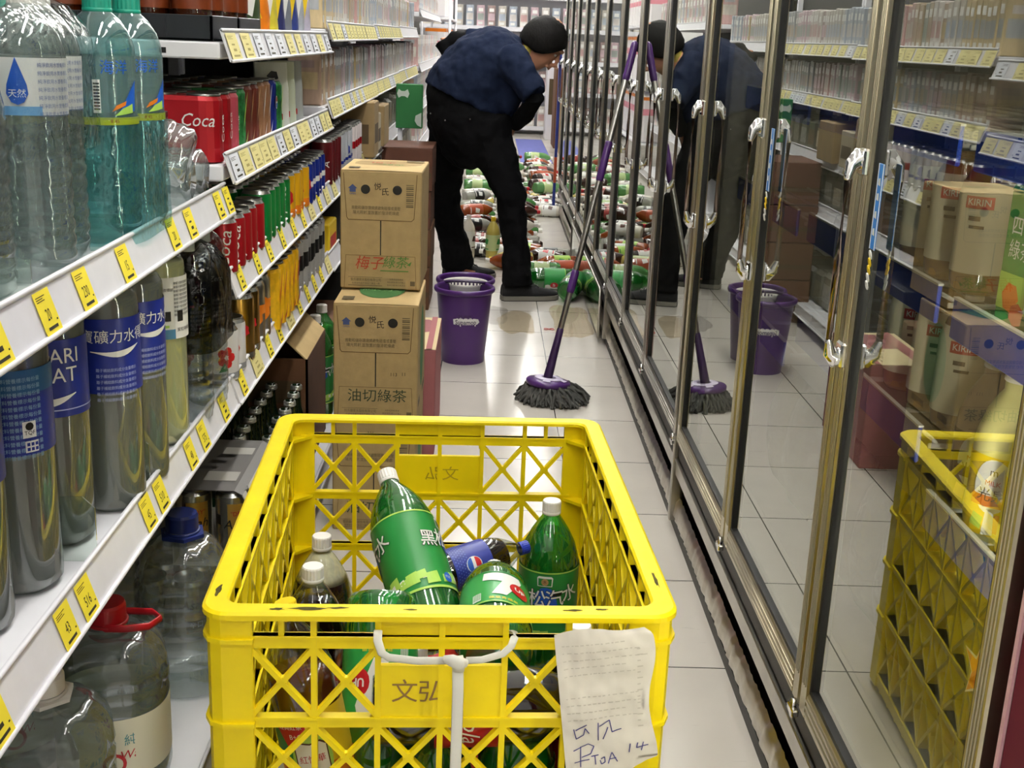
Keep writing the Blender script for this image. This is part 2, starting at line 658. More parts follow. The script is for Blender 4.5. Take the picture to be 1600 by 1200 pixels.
M_clear = film_mat('clear_pet', '#e9eeee', gloss=0.16, rough=0.04)
M_water = film_mat('bottled_water', '#e6edec', gloss=.20, rough=.04, bump=.12, bscale=30, body=.13, bodycol='#d3dad8')
M_waterteal = film_mat('teal_bottle_water', '#cfeaea', gloss=.20, rough=.04, bump=.12, bscale=30, body=.20, bodycol='#8fcaca')
M_watergrey = film_mat('cloudy_drink', '#d4d6d0', gloss=.05, rough=.15, body=.74, bodycol='#b9bab2')
M_lemon = mat('pale_lemon_drink', '#d8d5a2', 0.15, coat=0.4, subsurf=0.2)
M_film = film_mat('shrink_film', '#f3f7f7', gloss=0.10, rough=0.08, bump=0.7, bscale=34)
M_filmteal = film_mat('teal_shrink_film', '#cfeeee', gloss=0.12, rough=0.08, bump=0.7, bscale=34)
M_pane = pane_mat('fridge_glass', 2.2)
M_guard = pane_mat('clear_guard', 1)
M_lwhite = mat('label_white', '#e6e6e2', 0.4)
M_lblue = mat('label_blue', '#1d2d86', 0.35)
M_lpblue = mat('label_bright_blue', '#2158b8', 0.35)
M_lgreen = mat('label_green', '#2a9444', 0.35)
M_lgreend = mat('label_dark_green', '#247d38', 0.35)
M_llime = mat('label_lime', '#a8d05a', 0.4)
M_lred = mat('label_red', '#b5161f', 0.35)
M_lorange = mat('label_orange', '#dd7a1c', 0.4)
M_lyel = mat('label_yellow', '#ecc928', 0.4)
M_lblack = mat('label_black', '#121212', 0.3)
M_lbrown = mat('label_brown', '#4b2618', 0.35)
M_ltan = mat('label_tan', '#b08a5c', 0.4)
M_lpink = mat('label_pink', '#d99aa6', 0.4)
M_silver = mat('can_silver', '#c6c6c6', 0.25, metal=1.0)
M_canlid = mat('can_lid', '#8f8f8d', 0.3, metal=1.0)
M_gold2 = mat('can_gold', '#b28d45', 0.25, metal=1.0)
M_skin = mat('skin', '#c68f72', 0.5, subsurf=0.1)
M_navy = mat('navy_cloth', '#172036', 0.9, var=0.12, vscale=30, bump=0.35, bscale=40, spec=0.15)
M_blkcloth = mat('black_cloth', '#0d0d0f', 0.9, var=0.2, vscale=40, bump=0.3, bscale=30, spec=0.12)
M_shoe = mat('black_shoe_fabric', '#111114', 0.8, bump=0.3, bscale=150)
M_sole = mat('grey_shoe_sole', '#77746b', 0.5)
M_hair = mat('black_hair', '#0b0908', 0.7, bump=0.6, bscale=160, stretch=(1, 1, .2), spec=.2)
M_collar = mat('yellow_collar_cloth', '#b7a548', 0.8, bump=0.3, bscale=60)
M_maroon = mat('maroon_panel', '#5a1828', 0.6, spec=.15)

# ------------------------------------------------------------------ room
RX0, RX1, RY0, RY1, RZ = -1.15, 1.42, -1.6, 17.0, 2.75
b = MB(floor_mat()); b.box(RX0, RX1, RY0, RY1, -0.08, 0.0); struct(b, 'floor')
M_wall = mat('wall_paint', '#d9d8d6', 0.8, var=0.04, vscale=3)
M_ceil = mat('ceiling_panels', '#dcdcda', 0.9)
b = MB(M_ceil); b.box(RX0, RX1, RY0, RY1, RZ, RZ + .08); struct(b, 'ceiling')
b = MB(M_wall); b.box(RX0 - .1, RX0, RY0, RY1, 0, RZ); struct(b, 'wall_left')
b = MB(M_wall); b.box(RX1, RX1 + .1, RY0, RY1, 0, RZ); struct(b, 'wall_right')
b = MB(M_wall); b.box(RX0, RX1, RY1, RY1 + .1, 0, RZ); struct(b, 'wall_back')
b = MB(M_wall); b.box(RX0, RX1, RY0 - .1, RY0, 0, RZ); struct(b, 'wall_front')

# fluorescent fittings: all the light but the strip added in the nearest fridge
M_tube = mat('lit_tube', '#ffffff', 0.5)


def lamp_row(x, ys, power, what):
    for i, y in enumerate(ys):
        t = thing('ceiling_light', f'white twin tube ceiling light {what}, {nth(i)} from the near end', 'ceiling light', (x, y, RZ - .005), group='tube lights ' + what)
        b = MB(M_white); b.prism([(-.09, -.62), (.09, -.62), (.09, .62), (-.09, .62)], -.05, 0); b.build('housing', t)
        key = f'lit_tube_{power:.1f}'
        m = mat(key, '#fffdf6', 0.5, emit=power)
        for sx in (-.045, .045):
            b = MB(m); b.tube([(sx, -.59, -.068), (sx, .59, -.068)], .014, 10); b.build('tube', t)


lamp_row(-0.05, [-.9 + 1.75 * i for i in range(10)], LAMP_POWER, 'along the aisle')
lamp_row(0.525, [0.6 + 1.6 * i for i in range(10)], LAMP_POWER_R, 'in line with the fridge fronts, far ones added')  # lamps past the last fridge are added to brighten the far end

# ------------------------------------------------------------------ left shelving
FX = -0.47           # outer lower edge of the price rails
SHELF_BACK = -0.95


def rail(b, y0, y1, zbot, x=FX, h=.056, tilt=.018):
    """Slanted price rail: clear-white strip with lips; x is its lower outer edge."""
    xs, zs = x - tilt, zbot + h
    b.use(M_rail)
    b.add([(x, y0, zbot), (x, y1, zbot), (xs, y1, zs), (xs, y0, zs), (x - .004, y0, zbot), (x - .004, y1, zbot), (xs - .004, y1, zs), (xs - .004, y0, zs)],
          [(0, 1, 2, 3), (7, 6, 5, 4), (0, 4, 5, 1), (3, 2, 6, 7), (0, 3, 7, 4), (1, 5, 6, 2)], False)
    b.use(M_white)
    b.tube([(x + .001, y0, zbot + .002), (x + .001, y1, zbot + .002)], .0035, 6)
    b.tube([(xs + .001, y0, zs), (xs + .001, y1, zs)], .0035, 6)


def gondola(y0, y1, levels, label, deckx=-.415, top=1.95):
    t = thing('shelf_unit', label, 'shelf', (0, 0, 0))
    b = MB(M_dark); b.box(SHELF_BACK - .03, SHELF_BACK, y0, y1, .05, top)
    b.build('back_panel', t)
    for y in (y0 + .012, y1 - .03):
        b = MB(M_white, M_black)
        b.box(SHELF_BACK, SHELF_BACK + .035, y, y + .02, 0, top, .003)
        b.use(M_black)
        for k in range(20):
            b.box(SHELF_BACK + .0352, SHELF_BACK + .0358, y + .006, y + .011, .3 + k * .075, .33 + k * .075)
        b.build('upright', t)
    for zb in levels:
        b = MB(M_white, M_black)
        zt = zb + .034
        b.box(SHELF_BACK + .002, FX - .022, y0 + .004, y1 - .004, zt - .03, zt, .003)
        b.use(M_black)
        for yy in (y0 + .0038, y1 - .0038):
            for xx in (-.60, -.78):
                b.box(xx, xx + .012, yy - .0006, yy + .0006, zt - .022, zt - .012)
        sh = b.build('shelf', t)
        b = MB(); rail(b, y0 + .006, y1 - .006, zb); b.build('price_rail', sh)
    b = MB(M_white); b.box(SHELF_BACK, deckx - .006, y0 + .002, y1 - .002, .07, .10, .004)
    b.box(SHELF_BACK, deckx - .05, y0 + .004, y1 - .004, .0, .07)
    d = b.build('base_deck', t)
    b = MB(); rail(b, y0 + .006, y1 - .006, .048, deckx, .052, .006); b.build('price_rail', d)
    return t


YA0, YA1, YB1, YC1, YD1, YE1 = .72, 2.245, 3.68, 5.12, 6.55, 8.0
gondola(YA0, YA1, [.510, .885], 'white store shelf nearest, holding water and sport drink bottles')
gondola(YA1 + .004, YB1, [.508, .720, .938, 1.158], 'white store shelf behind the water bottles, full of drink cans')
gondola(YB1 + .004, YC1, [.50, .720, .966, 1.19], 'white store shelf behind the stacked tea boxes, narrow packs on top')
gondola(YC1 + .004, YD1, [.50, .72, .968, 1.195], 'white store shelf beside the bending person, narrow packs on top')
gondola(YD1 + .004, YE1, [.50, .72, .972, 1.20], 'white store shelf farthest of the drinks row, behind the bending person')
gondola(YE1 + .35, 11.5, [.45, .72, .976, 1.33], 'white store shelf far down the aisle past the gap')

# price tags slotted into the rails
TILT = math.atan2(.018, .056)


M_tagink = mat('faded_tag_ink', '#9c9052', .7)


def price_tag(num, yel=True, w=.046, h=.050, extra=True):
    b = MB(M_yel if yel else M_wtag, M_txt)
    b.box(-w / 2, w / 2, -.0004, 0, -h / 2, h / 2)
    b.use(M_txt)
    o = (0, -.0007, 0)
    if num == '' or num == ' ':
        b.rect(-w * .16, w * .14, -.009, -.004, o); b.rect(-w * .20, w * .10, .002, .005, o)
    elif num:
        b.text(num, .019, (-.001, -.0007, -.003), sx=.72)
    for k, (a, l) in enumerate(((.019, .7), (.0165, .5), (.014, .62))):
        b.rect(-w * .42, -w * .42 + w * .8 * l, a - .0005, a + .0004, o)
    b.rect(-w * .3, w * .3, -.019, -.0155, o)
    b.rect(w * .34, w * .42, -.012, -.010, o)
    return b


def place_tag(o, y, zb, x=FX, off=.027, tilt=TILT):
    # tag faces +X, sits on the tilted rail
    o.location = (x - .018 * (off / .056) + .0022, y, zb + off)
    o.rotation_euler = (tilt, 0, PI / 2)
    # rotate so that local -Y -> +X and local Z tilts back
    o.rotation_euler = (Matrix.Rotation(-tilt, 4, 'Y') @ Matrix.Rotation(PI / 2, 4, 'Z')).to_euler()


near_tags = [(1.150, .885, ''), (1.288, .885, '20'), (1.413, .885, '230'), (1.580, .885, '15'), (1.828, .885, '20'), (1.937, .885, ''), (2.15, .885, ''), (2.225, .885, ''),
             (1.075, .510, ''), (1.28, .510, '43'), (1.352, .510, '516'), (1.627, .510, '45'), (1.698, .510, '510'), (1.884, .510, '48'), (1.975, .510, '575'), (2.14, .510, '')]
where = {.885: 'rail under the clear water bottles', .510: 'rail under the sport drink bottles'}
for i, (y, zb, num) in enumerate(near_tags):
    o = price_tag(num).build('price_tag')
    k = sum(1 for a in near_tags[:i] if a[1] == zb)
    place_tag(o, y, zb)
    tag(o, f'yellow price tag{" reading " + num if num else ""}, {nth(k)} along the {where[zb]}', 'price tag', 'yellow price tags on the nearest shelf')
far_rails = [(1.158, YA1, YB1, 11, 'topmost rail of the can shelf'), (.938, YA1, YB1, 14, 'rail under the drink multipacks'), (.720, YA1, YB1, 9, 'rail under the red and green cans'),
             (.508, YA1, YB1, 10, 'rail under the gold cans'), (1.19, YB1, YC1, 14, 'topmost rail behind the tea boxes'), (.966, YB1, YC1, 16, 'second rail from the top behind the tea boxes'),
             (.72, YB1, YC1, 8, 'rail under the red cans behind the tea boxes'), (.968, YC1, YD1, 14, 'second rail beside the bending person'), (1.195, YC1, YD1, 12, 'topmost rail beside the bending person'),
             (.972, YD1, YE1, 12, 'rail behind the bending person')]
tk = [Kind(price_tag(n, yel, w=.075 if not n else .046).build('price_tag')) for n, yel in ((' ', True), (' ', True), (' ', True), ('', False))]
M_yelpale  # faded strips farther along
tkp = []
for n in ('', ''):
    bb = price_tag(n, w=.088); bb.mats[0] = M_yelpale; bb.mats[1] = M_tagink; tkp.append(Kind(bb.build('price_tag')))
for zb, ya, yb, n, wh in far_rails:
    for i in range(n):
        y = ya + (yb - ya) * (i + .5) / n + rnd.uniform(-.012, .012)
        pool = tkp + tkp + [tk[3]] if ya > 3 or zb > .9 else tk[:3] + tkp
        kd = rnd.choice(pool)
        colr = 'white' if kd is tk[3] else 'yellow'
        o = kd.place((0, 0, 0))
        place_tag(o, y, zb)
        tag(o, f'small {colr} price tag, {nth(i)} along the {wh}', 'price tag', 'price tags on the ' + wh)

# ------------------------------------------------------------------ glass door fridges on the right
GX = 0.512          # glass plane
DOORS = [[1.02, 1.62, 2.24, 2.885], [2.905, 3.58, 4.22, 4.84], [4.86, 5.50, 6.13, 6.74], [6.76, 7.37, 7.98, 8.60]]
DZ0, DZ1, FTOP = .252, 1.93, 2.08
M_dchrome = mat('chrome_dark_reflection', '#8d7d76', 0.12, metal=1.0)  # handle bars coloured darker, as chrome reflecting dark surroundings
M_plinthblk = mat('plinth_black', '#17150f', 0.5, var=.2)


def fridge(ys, label, gold):
    y0, y1 = ys[0] - .012, ys[-1] + .008
    fm = M_gold if gold else M_steel
    t = thing('glass_door_fridge', label, 'fridge', (0, 0, 0))
    b = MB(M_inner)
    b.box(1.25, 1.29, y0, y1, .0, FTOP)
    b.box(.56, 1.25, y0, y0 + .03, .05, FTOP); b.box(.56, 1.25, y1 - .03, y1, .05, FTOP)
    b.box(.56, 1.25, y0 + .03, y1 - .03, FTOP - .06, FTOP)
    b.box(.545, 1.25, y0 + .03, y1 - .03, .17, .235)
    b.build('cabinet_shell', t)
    b = MB(M_dark); b.box(.50, .56, y0, y1, DZ1 + .01, FTOP, .006); b.build('top_fascia', t, 'dark strip above the doors')
    # plinth: floor strip painted black as the shadow gap, dented strip, black gap, upper strip, black band
    b = MB(M_crush, M_plinthblk, M_steel)
    b.use(M_plinthblk); b.box(.545, .60, y0, y1, 0, .25); b.box(.518, .545, y0, y1, .0, .028)
    b.box(.512, .545, y0, y1, .205, .25)
    b.use(M_crush)
    ny = int((y1 - y0) / .012)
    jr = [rnd.uniform(-1, 1) for _ in range(ny + 1)]

    def ridge(u, v):
        i = min(ny, int(u * ny + .5))
        pr = [(.0, .0), (.012, .018), (.006, .05), (-.004, .062)]
        k = v * 3
        a = min(2, int(k)); f = k - a
        x = pr[a][0] * (1 - f) + pr[a + 1][0] * f; z = pr[a][1] * (1 - f) + pr[a + 1][1] * f
        return (.522 - x - .0022 * jr[i] * (1 if 0 < v < 1 else .3), y1 + (y0 - y1) * u, .03 + z + .0025 * jr[(i * 7 + 3) % (ny + 1)] * v)
    b.grid(ridge, ny, 6, True)
    b.use(M_steel)
    b.box(.508, .53, y0 + .003, y1 - .003, .155, .200, .004)
    b.box(.504, .512, y0 + .003, y1 - .003, .196, .203, .002)
    b.box(.500, .535, y0, y0 + .022, .028, .262, .003)
    b.build('plinth', t)
    for i in range(len(ys) - 1):
        a, c = ys[i] + .004, ys[i + 1] - .004
        b = MB(fm, M_black)
        w = .034
        for (p, q) in ((a, a + w), (c - w, c)):
            b.use(fm); b.box(.502, .528, p, q, DZ0, DZ1, .003)
        b.box(.502, .528, a + w, c - w, DZ0, DZ0 + .045, .003); b.box(.502, .528, a + w, c - w, DZ1 - .045, DZ1, .003)
        for k in range(3):      # ribs along the frame faces
            b.tube([(.5018, a + w, DZ0 + .012 + k * .011), (.5018, c - w, DZ0 + .012 + k * .011)], .0018, 5)
            for p in (a, c - w):
                b.tube([(.5018, p + .010 + k * .007, DZ0 + .05), (.5018, p + .010 + k * .007, DZ1 - .05)], .0015, 5)
        b.use(M_black)           # gasket round the pane
        g = .007
        b.box(.506, .524, a + w, a + w + g, DZ0 + .045, DZ1 - .045); b.box(.506, .524, c - w - g, c - w, DZ0 + .045, DZ1 - .045)
        b.box(.506, .524, a + w + g, c - w - g, DZ0 + .045, DZ0 + .052); b.box(.506, .524, a + w + g, c - w - g, DZ1 - .052, DZ1 - .045)
        d = b.build('door', t)
        b = MB(M_pane)
        b.add([(GX, a + w + g, DZ0 + .052), (GX, c - w - g, DZ0 + .052), (GX, c - w - g, DZ1 - .052), (GX, a + w + g, DZ1 - .052)], [(0, 3, 2, 1)], False)
        b.build('glass_pane', d)
        # bow handle on the near stile
        hy = c - .010
        b = MB(M_chrome)
        b.box(.494, .503, hy - .018, hy + .010, 1.062, 1.098, .003)
        b.box(.494, .503, hy - .018, hy + .010, .798, .834, .003)
        for zc, sg in ((1.082, 1), (.814, -1)):
            b.tube([(.500, hy - .004, zc), (.490, hy - .006, zc + .002 * sg), (.481, hy - .010, zc - .006 * sg), (.477, hy - .012, zc - .022 * sg)], [(.016, .014), (.015, .010), (.010, .008), (.0055, .0055)], 12, up=(0, 1, 0), round_ends=True)
        b.use(M_dchrome)
        b.tube([(.477, hy - .012, 1.062), (.476, hy - .012, .95), (.477, hy - .012, .834)], .0048, 10)
        b.build('handle', d, 'chrome bow handle')
        b = MB(M_chrome)
        b.box(.492, .503, a - .012, a + .02, DZ0 - .016, DZ0 - .004, .002); b.tube([(.497, a + .002, DZ0 - .02), (.497, a + .002, DZ0 + .01)], .005, 8)
        b.build('hinge', d, 'small chrome hinge')
    return t


fridge(DOORS[0], 'glass door drinks fridge nearest on the right, pale gold frames', True)
fridge(DOORS[1], 'glass door drinks fridge reflecting the mop, second along the right side', False)
fridge(DOORS[2], 'glass door drinks fridge beside the two green bottles, third along the right side', False)
fridge(DOORS[3], 'glass door drinks fridge farthest along the right side beside the spilled bottles', False)

# maroon fridge end at the near right
t = thing('maroon_cabinet', 'maroon cabinet side at the near right edge beside the gold framed door', 'cabinet')
b = MB(M_maroon); b.box(.508, 1.2, .35, .995, .02, 2.06, .006); b.build('cabinet_body', t)
b = MB(mat('pink_edge', '#c79aa0', .4)); b.box(.505, .508, .990, .997, .02, 2.06); b.build('edge_strip', t, 'pale pink edge strip')

# blue and red corner guard at the far fridge end
b = MB(mat('guard_blue', '#22307f', .4), mat('guard_red', '#b04a2c', .4))
for z0, z1, m in ((0, .24, 0), (.24, .42, 1), (.42, 1.3, 0)):
    b.cur = m; b.box(.468, .488, 8.60, 8.635, z0, z1, .003)
tag(b.build('corner_guard'), 'blue and red striped corner post at the far end of the fridges', 'post')

# clear guard in front of the third fridge's plinth
b = MB(M_steel)
b.tube([(.483, 4.86, .03), (.483, 4.86, .235), (.483, 6.7, .235), (.483, 6.7, .03)], .007, 8)
t = tag(b.build('plinth_guard'), 'metal framed clear plinth guard below the third fridge', 'guard')
b = MB(M_guard); b.add([(.483, 4.87, .035), (.483, 6.69, .035), (.483, 6.69, .228), (.483, 4.87, .228)], [(0, 3, 2, 1)], False)
b.build('clear_panel', t)

# blue strip tags with white cords by the two nearest handles
for i, (y, wh) in enumerate(((1.532, 'nearest handle'), (2.146, 'second nearest handle'))):
    b = MB(mat('strip_blue', '#2f7fd0', .4), M_lwhite)
    b.box(.5005, .5018, y - .010, y + .010, .975, 1.085, .0005)
    b.use(M_lwhite); b.box(.5000, .5006, y - .010, y - .0085, .975, 1.085); b.box(.5000, .5006, y + .0085, y + .010, .975, 1.085)
    for z in (1.062, 1.043, 1.02, .998):
        b.poly([(-.005, -.004), (.005, -.005), (.003, .005), (-.004, .004)], (.4999, y, z), (0, -1, 0), (0, 0, 1))
    t = tag(b.build('hanging_tag'), f'blue strip tag with white beads hanging by the {wh}', 'tag')
    b = MB(M_lwhite, M_lyel)
    for k in range(5):
        b.cur = 1 if k in (1, 2) else 0
        b.tube([(.4998 - .0012 * math.cos(a), y + .0035 * math.sin(a), .968 - k * .010 + .0055 * math.cos(a)) for a in [j * PI / 6 for j in range(12)]], .0012, 5, closed=True)
    b.build('bead_cord', t)

# inside the nearest fridge: shelves with blue price rails, glimpsed through the pane
M_brail = mat('blue_price_rail', '#2c49b4', .35)
M_inshelf = mat('wire_shelf_white', '#c9cac6', .4)
for bay, (ya, yb) in enumerate(((1.05, 1.475), (1.53, 2.20), (2.28, 2.85))):
    for lv, z in enumerate((.645, .905, 1.115, 1.40)):
        zz = z + (.005 if bay == 1 and lv in (1,) else (.07 if bay == 1 and lv == 0 else 0))
        t = thing('fridge_shelf', f'white wire fridge shelf with blue price rail, {nth(lv)} from the bottom in the {["near", "middle", "far"][bay]} bay', 'shelf', group='shelves inside the nearest fridge')
        b = MB(M_inshelf)
        for k in range(9):
            b.tube([(.62 + k * .07, ya, zz), (.62 + k * .07, yb, zz)], .003, 6)
        for k in range(5):
            b.tube([(.61, ya + (yb - ya) * k / 4, zz - .005), (1.22, ya + (yb - ya) * k / 4, zz - .005)], .004, 6)
        b.build('wire_deck', t)
        b = MB(M_brail, M_lwhite); b.box(.594, .600, ya, yb, zz - .03, zz + .022, .002); b.use(M_lwhite); b.box(.5935, .6005, ya, yb, zz + .0205, zz + .0235)
        b.build('price_rail', t, 'blue price rail')
b = MB(M_white); b.box(.545, .575, 1.035, 1.05, .30, 1.90); t = tag(b.build('added_fridge_light'), 'added white light strip hidden behind the nearest gold door stile', 'light')  # strip added out of view to brighten the goods in this fridge
b = MB(mat('added_fridge_glow', '#fff6dc', .5, emit=65.0)); b.box(.553, .568, 1.050, 1.056, .31, 1.89); b.build('tube', t)
b = MB(M_inner, M_yelpale, mat('pale_blue_strip', '#9fb3d8', .4), M_txt)
b.box(.548, .62, 1.06, 2.84, .235, .262, .006)
b.use(MATS['pale_blue_strip']); b.box(.545, .5475, 1.06, 2.84, .238, .262)
tag(b.build('fridge_sill'), 'pale sill with blue strip on the floor of the nearest fridge', 'sill')
for i, y in enumerate((1.30, 1.46, 1.63, 2.0, 2.4)):
    o = price_tag('', w=.05, h=.03).build('price_tag')
    o.location = (.5435, y, .256); o.rotation_euler = (Matrix.Rotation(-.9, 4, 'Y') @ Matrix.Rotation(-PI / 2, 4, 'Z')).to_euler()
    tag(o, f'pale yellow price tag on the fridge sill behind glass, {nth(i)} from the near end', 'price tag', 'price tags on the fridge sill')

# ------------------------------------------------------------------ bottles
P2L = [(0, .004), (.030, .002), (.043, .0), (.050, .010), (.053, .03), (.053, .195), (.0525, .205), (.050, .222), (.044, .243), (.034, .264), (.024, .280), (.0165, .291), (.0145, .298), (.0145, .312), (0, .312)]


def scale_prof(p, r, h):
    return [(a * r / .053, z * h / .312) for a, z in p]


def prof_at(p, z):
    for (r0, z0), (r1, z1) in zip(p[1:], p[2:]):
        if z0 <= z <= z1 and z1 > z0:
            return r0 + (r1 - r0) * (z - z0) / (z1 - z0)
    return p[-2][0]


def petal(k=5, amp=.10, zt=.035):
    def fn(r, z, a):
        return r * (1 - amp * max(0, 1 - z / zt) * (0.5 + 0.5 * math.cos(k * a))) if z < zt else r
    return fn


def bottle(name, cat, label, body, liquid=None, level=.90, cap=None, lab=None, art=None, lz=(.075, .195), r=.053, h=.312, prof=None, foam=None, ribs=0, capr=None, sq=0, n=32, caph=.018):
    """Thing with parts body, liquid, label, cap."""
    t = thing(name, label, cat)
    p = scale_prof(prof or P2L, r, h)
    if ribs:
        q = []
        z0, z1 = ribs[0], ribs[1]
        low = [a for a in p if a[1] <= z0 or a[0] == 0 and a[1] < z0]
        up = [a for a in p if a[1] > z1]
        rr = prof_at(p, (z0 + z1) / 2)
        k = ribs[2]
        for i in range(k):
            za = z0 + (z1 - z0) * (i + .1) / k; zb = z0 + (z1 - z0) * (i + .9) / k
            q += [(rr * .965, za), (rr, za + (zb - za) * .25), (rr, za + (zb - za) * .75), (rr * .965, zb)]
        p = low + q + up
    b = MB(body); b.lathe(p, n, petal() if not sq else None, sq=sq)
    b.build('body', t)
    if liquid:
        zl = level * h
        q = [(0, p[0][1] + .003)] + [(max(.001, a - .0016), z + .0016) for a, z in p[1:-2] if z + .0016 < zl]
        q += [(max(.001, prof_at(p, zl) - .0016), zl), (0, zl)]
        b = MB(liquid); b.lathe(q, n, sq=sq); b.build('liquid', t)
        if foam:
            z2 = foam[1] * h
            q = [(0, zl + .0005), (max(.001, prof_at(p, zl) - .0017), zl + .0005)]
            q += [(max(.001, prof_at(p, zl + (z2 - zl) * f) - .0017), zl + (z2 - zl) * f) for f in (.25, .5, .75, 1)] + [(0, z2)]
            b = MB(foam[0]); b.lathe(q, n); b.build('foam', t, 'cream coloured foam')
    if cap:
        cr = capr or p[-1 - 1][0] + .0016
        b = MB(cap)
        cz = h - .010
        b.lathe([(cr * .98, cz - .006), (cr * 1.04, cz - .005), (cr * 1.04, cz - .001), (cr * .98, cz)], 24)
        b.lathe([(cr, cz), (cr, cz + caph - .002), (cr * .93, cz + caph), (0, cz + caph)], 40, lambda rr, z, a: rr * (1 + .02 * math.cos(20 * a)) if rr > cr * .95 else rr, smooth=False)
        b.build('cap', t)
    if lab:
        R0 = max(prof_at(p, lz[0]), prof_at(p, lz[1])) + .0007 if not sq else r * 1.0 + .0012
        b = MB(lab)
        if sq:
            b.lathe([(R0, lz[0]), (R0, lz[1])], n, sq=sq)
        else:
            m = [(R0 if prof_at(p, z) > R0 * .985 else prof_at(p, z) + .0008, z) for z in [lz[0] + (lz[1] - lz[0]) * i / 6 for i in range(7)]]
            b.lathe(m, n)
        if art:
            art(b, R0 + .0006, lz[0], lz[1])
        b.build('label', t)
    return Kind(t)


def art_sarsaparilla_soda(b, Rr, z0, z1):     # dark green soda label with outlined characters
    b.use(M_llime); b.wrect(-PI * Rr, PI * Rr, z1 - .0025, z1, Rr + .0001); b.wrect(-PI * Rr, PI * Rr, z0, z0 + .004, Rr + .0001)
    for a in (0, PI):
        b.use(M_lpblue); b.wpoly([(.02 * math.cos(i * PI / 8) * (1 + .2 * math.sin(i * 3)) + .002, .024 * math.sin(i * PI / 8)) for i in range(16)], Rr + .0002, z1 - .052, a)
        b.use(M_lwhite); b.wpoly([(-.013, -.009), (.013, -.009), (.014, .007), (.011, .010), (-.011, .010), (-.014, .007)], Rr + .0004, z1 - .017, a)
        b.use(M_lgreend); b.wpoly([(-.0115, -.0075), (.0115, -.0075), (.012, .006), (-.012, .006)], Rr + .0007, z1 - .017, a)
        b.use(M_ltan); b.wpoly([(.0065 * math.cos(i * PI / 6), .0065 * math.sin(i * PI / 6)) for i in range(12)], Rr + .0010, z1 - .0175, a)
        b.use(M_lbrown); b.wtext('木', .008, Rr + .0013, z1 - .0178, a)
        for m, o, k in ((M_lblack, .0004, .030), (M_lwhite, .0011, .008)):
            b.use(m)
            b.wtext('黑', .031, Rr + o, z1 - .056, a - .043 / Rr, fat=k)
            b.wtext('松', .034, Rr + o, z1 - .052, a - .013 / Rr, fat=k)
            b.wtext('汽', .034, Rr + o, z1 - .050, a + .018 / Rr, fat=k, rot=.12)
            b.wtext('水', .034, Rr + o, z1 - .042, a + .047 / Rr, fat=k, rot=.25)
        b.use(M_llime)
        for k in range(10):
            x = -.03 + .0165 * k; s = .008 + .003 * (k % 2)
            b.wpoly([(x - s, -s), (x + s, -s * .8), (x + s * .8, s), (x - s * .9, s * .7)], Rr + .0003 + .00012 * k, z0 + .018 + .004 * (k % 3), a)
        b.use(M_lwhite)
        for k in range(8):
            x = -.024 + .0185 * k
            b.wpoly([(x - .004, -.004), (x + .004, -.003), (x + .003, .005), (x - .005, .003)], Rr + .001, z0 + .022, a)
        b.use(M_lpblue); b.wpoly([(-.028 + .008 * math.cos(i * PI / 7), .009 * math.sin(i * PI / 7)) for i in range(14)], Rr + .0012, z0 + .019, a)
        b.use(M_lwhite); b.wtext('汽水', .006, Rr + .0015, z0 + .019, a - .028 / Rr)


def art_seven(b, Rr, z0, z1):
    b.use(M_lgreend); b.wrect(-PI * Rr, PI * Rr, z1 - .004, z1, Rr)
    b.use(M_llime); b.wrect(-PI * Rr, PI * Rr, z0 + .001, z0 + .004, Rr + .0001)
    for a in (0, PI * .9):
        b.use(M_lwhite); b.wpoly([(-.030, .040), (.026, .042), (.030, .028), (.004, -.036), (-.018, -.034), (.004, .020), (-.032, .016)], Rr + .0003, (z0 + z1) / 2 + .006, a)
        b.use(M_lred); b.wpoly([(.026 + .017 * math.cos(i * PI / 8), .003 + .020 * math.sin(i * PI / 8)) for i in range(16)], Rr + .0006, (z0 + z1) / 2, a)
        b.use(M_lwhite); b.wtext('UP', .016, Rr + .001, (z0 + z1) / 2 + .003, a + .026 / Rr, fat=.03)
        b.use(M_lyel); b.wtext('蘋果青蘋果', .009, Rr + .0005, z0 + .012, a)
        b.use(M_lwhite); b.wrect(-.047, -.034, z0 + .01, z0 + .035, Rr + .0003, a)
        b.use(M_lgreend)
        for k in range(7):
            b.wrect(-.046 + k * .0017, -.0452 + k * .0017, z0 + .012, z0 + .033, Rr + .0006, a)


def art_cola(b, Rr, z0, z1):
    for a in (0, PI):
        b.use(M_lwhite)
        pts = [(-.045 + .09 * i / 12, .004 * math.sin(i * .8)) for i in range(13)]
        for i in range(12):
            (x0, y0), (x1, y1) = pts[i], pts[i + 1]
            b.wpoly([(x0, y0 - .002), (x1, y1 - .002), (x1, y1 + .0025), (x0, y0 + .0025)], Rr + .0003, z0 + .028, a)
        b.wtext('Cola', .034, Rr + .0005, (z0 + z1) / 2 + .008, a, skew=.3)
    b.use(M_lblack); b.wrect(-PI * Rr, PI * Rr, z0, z0 + .006, Rr)


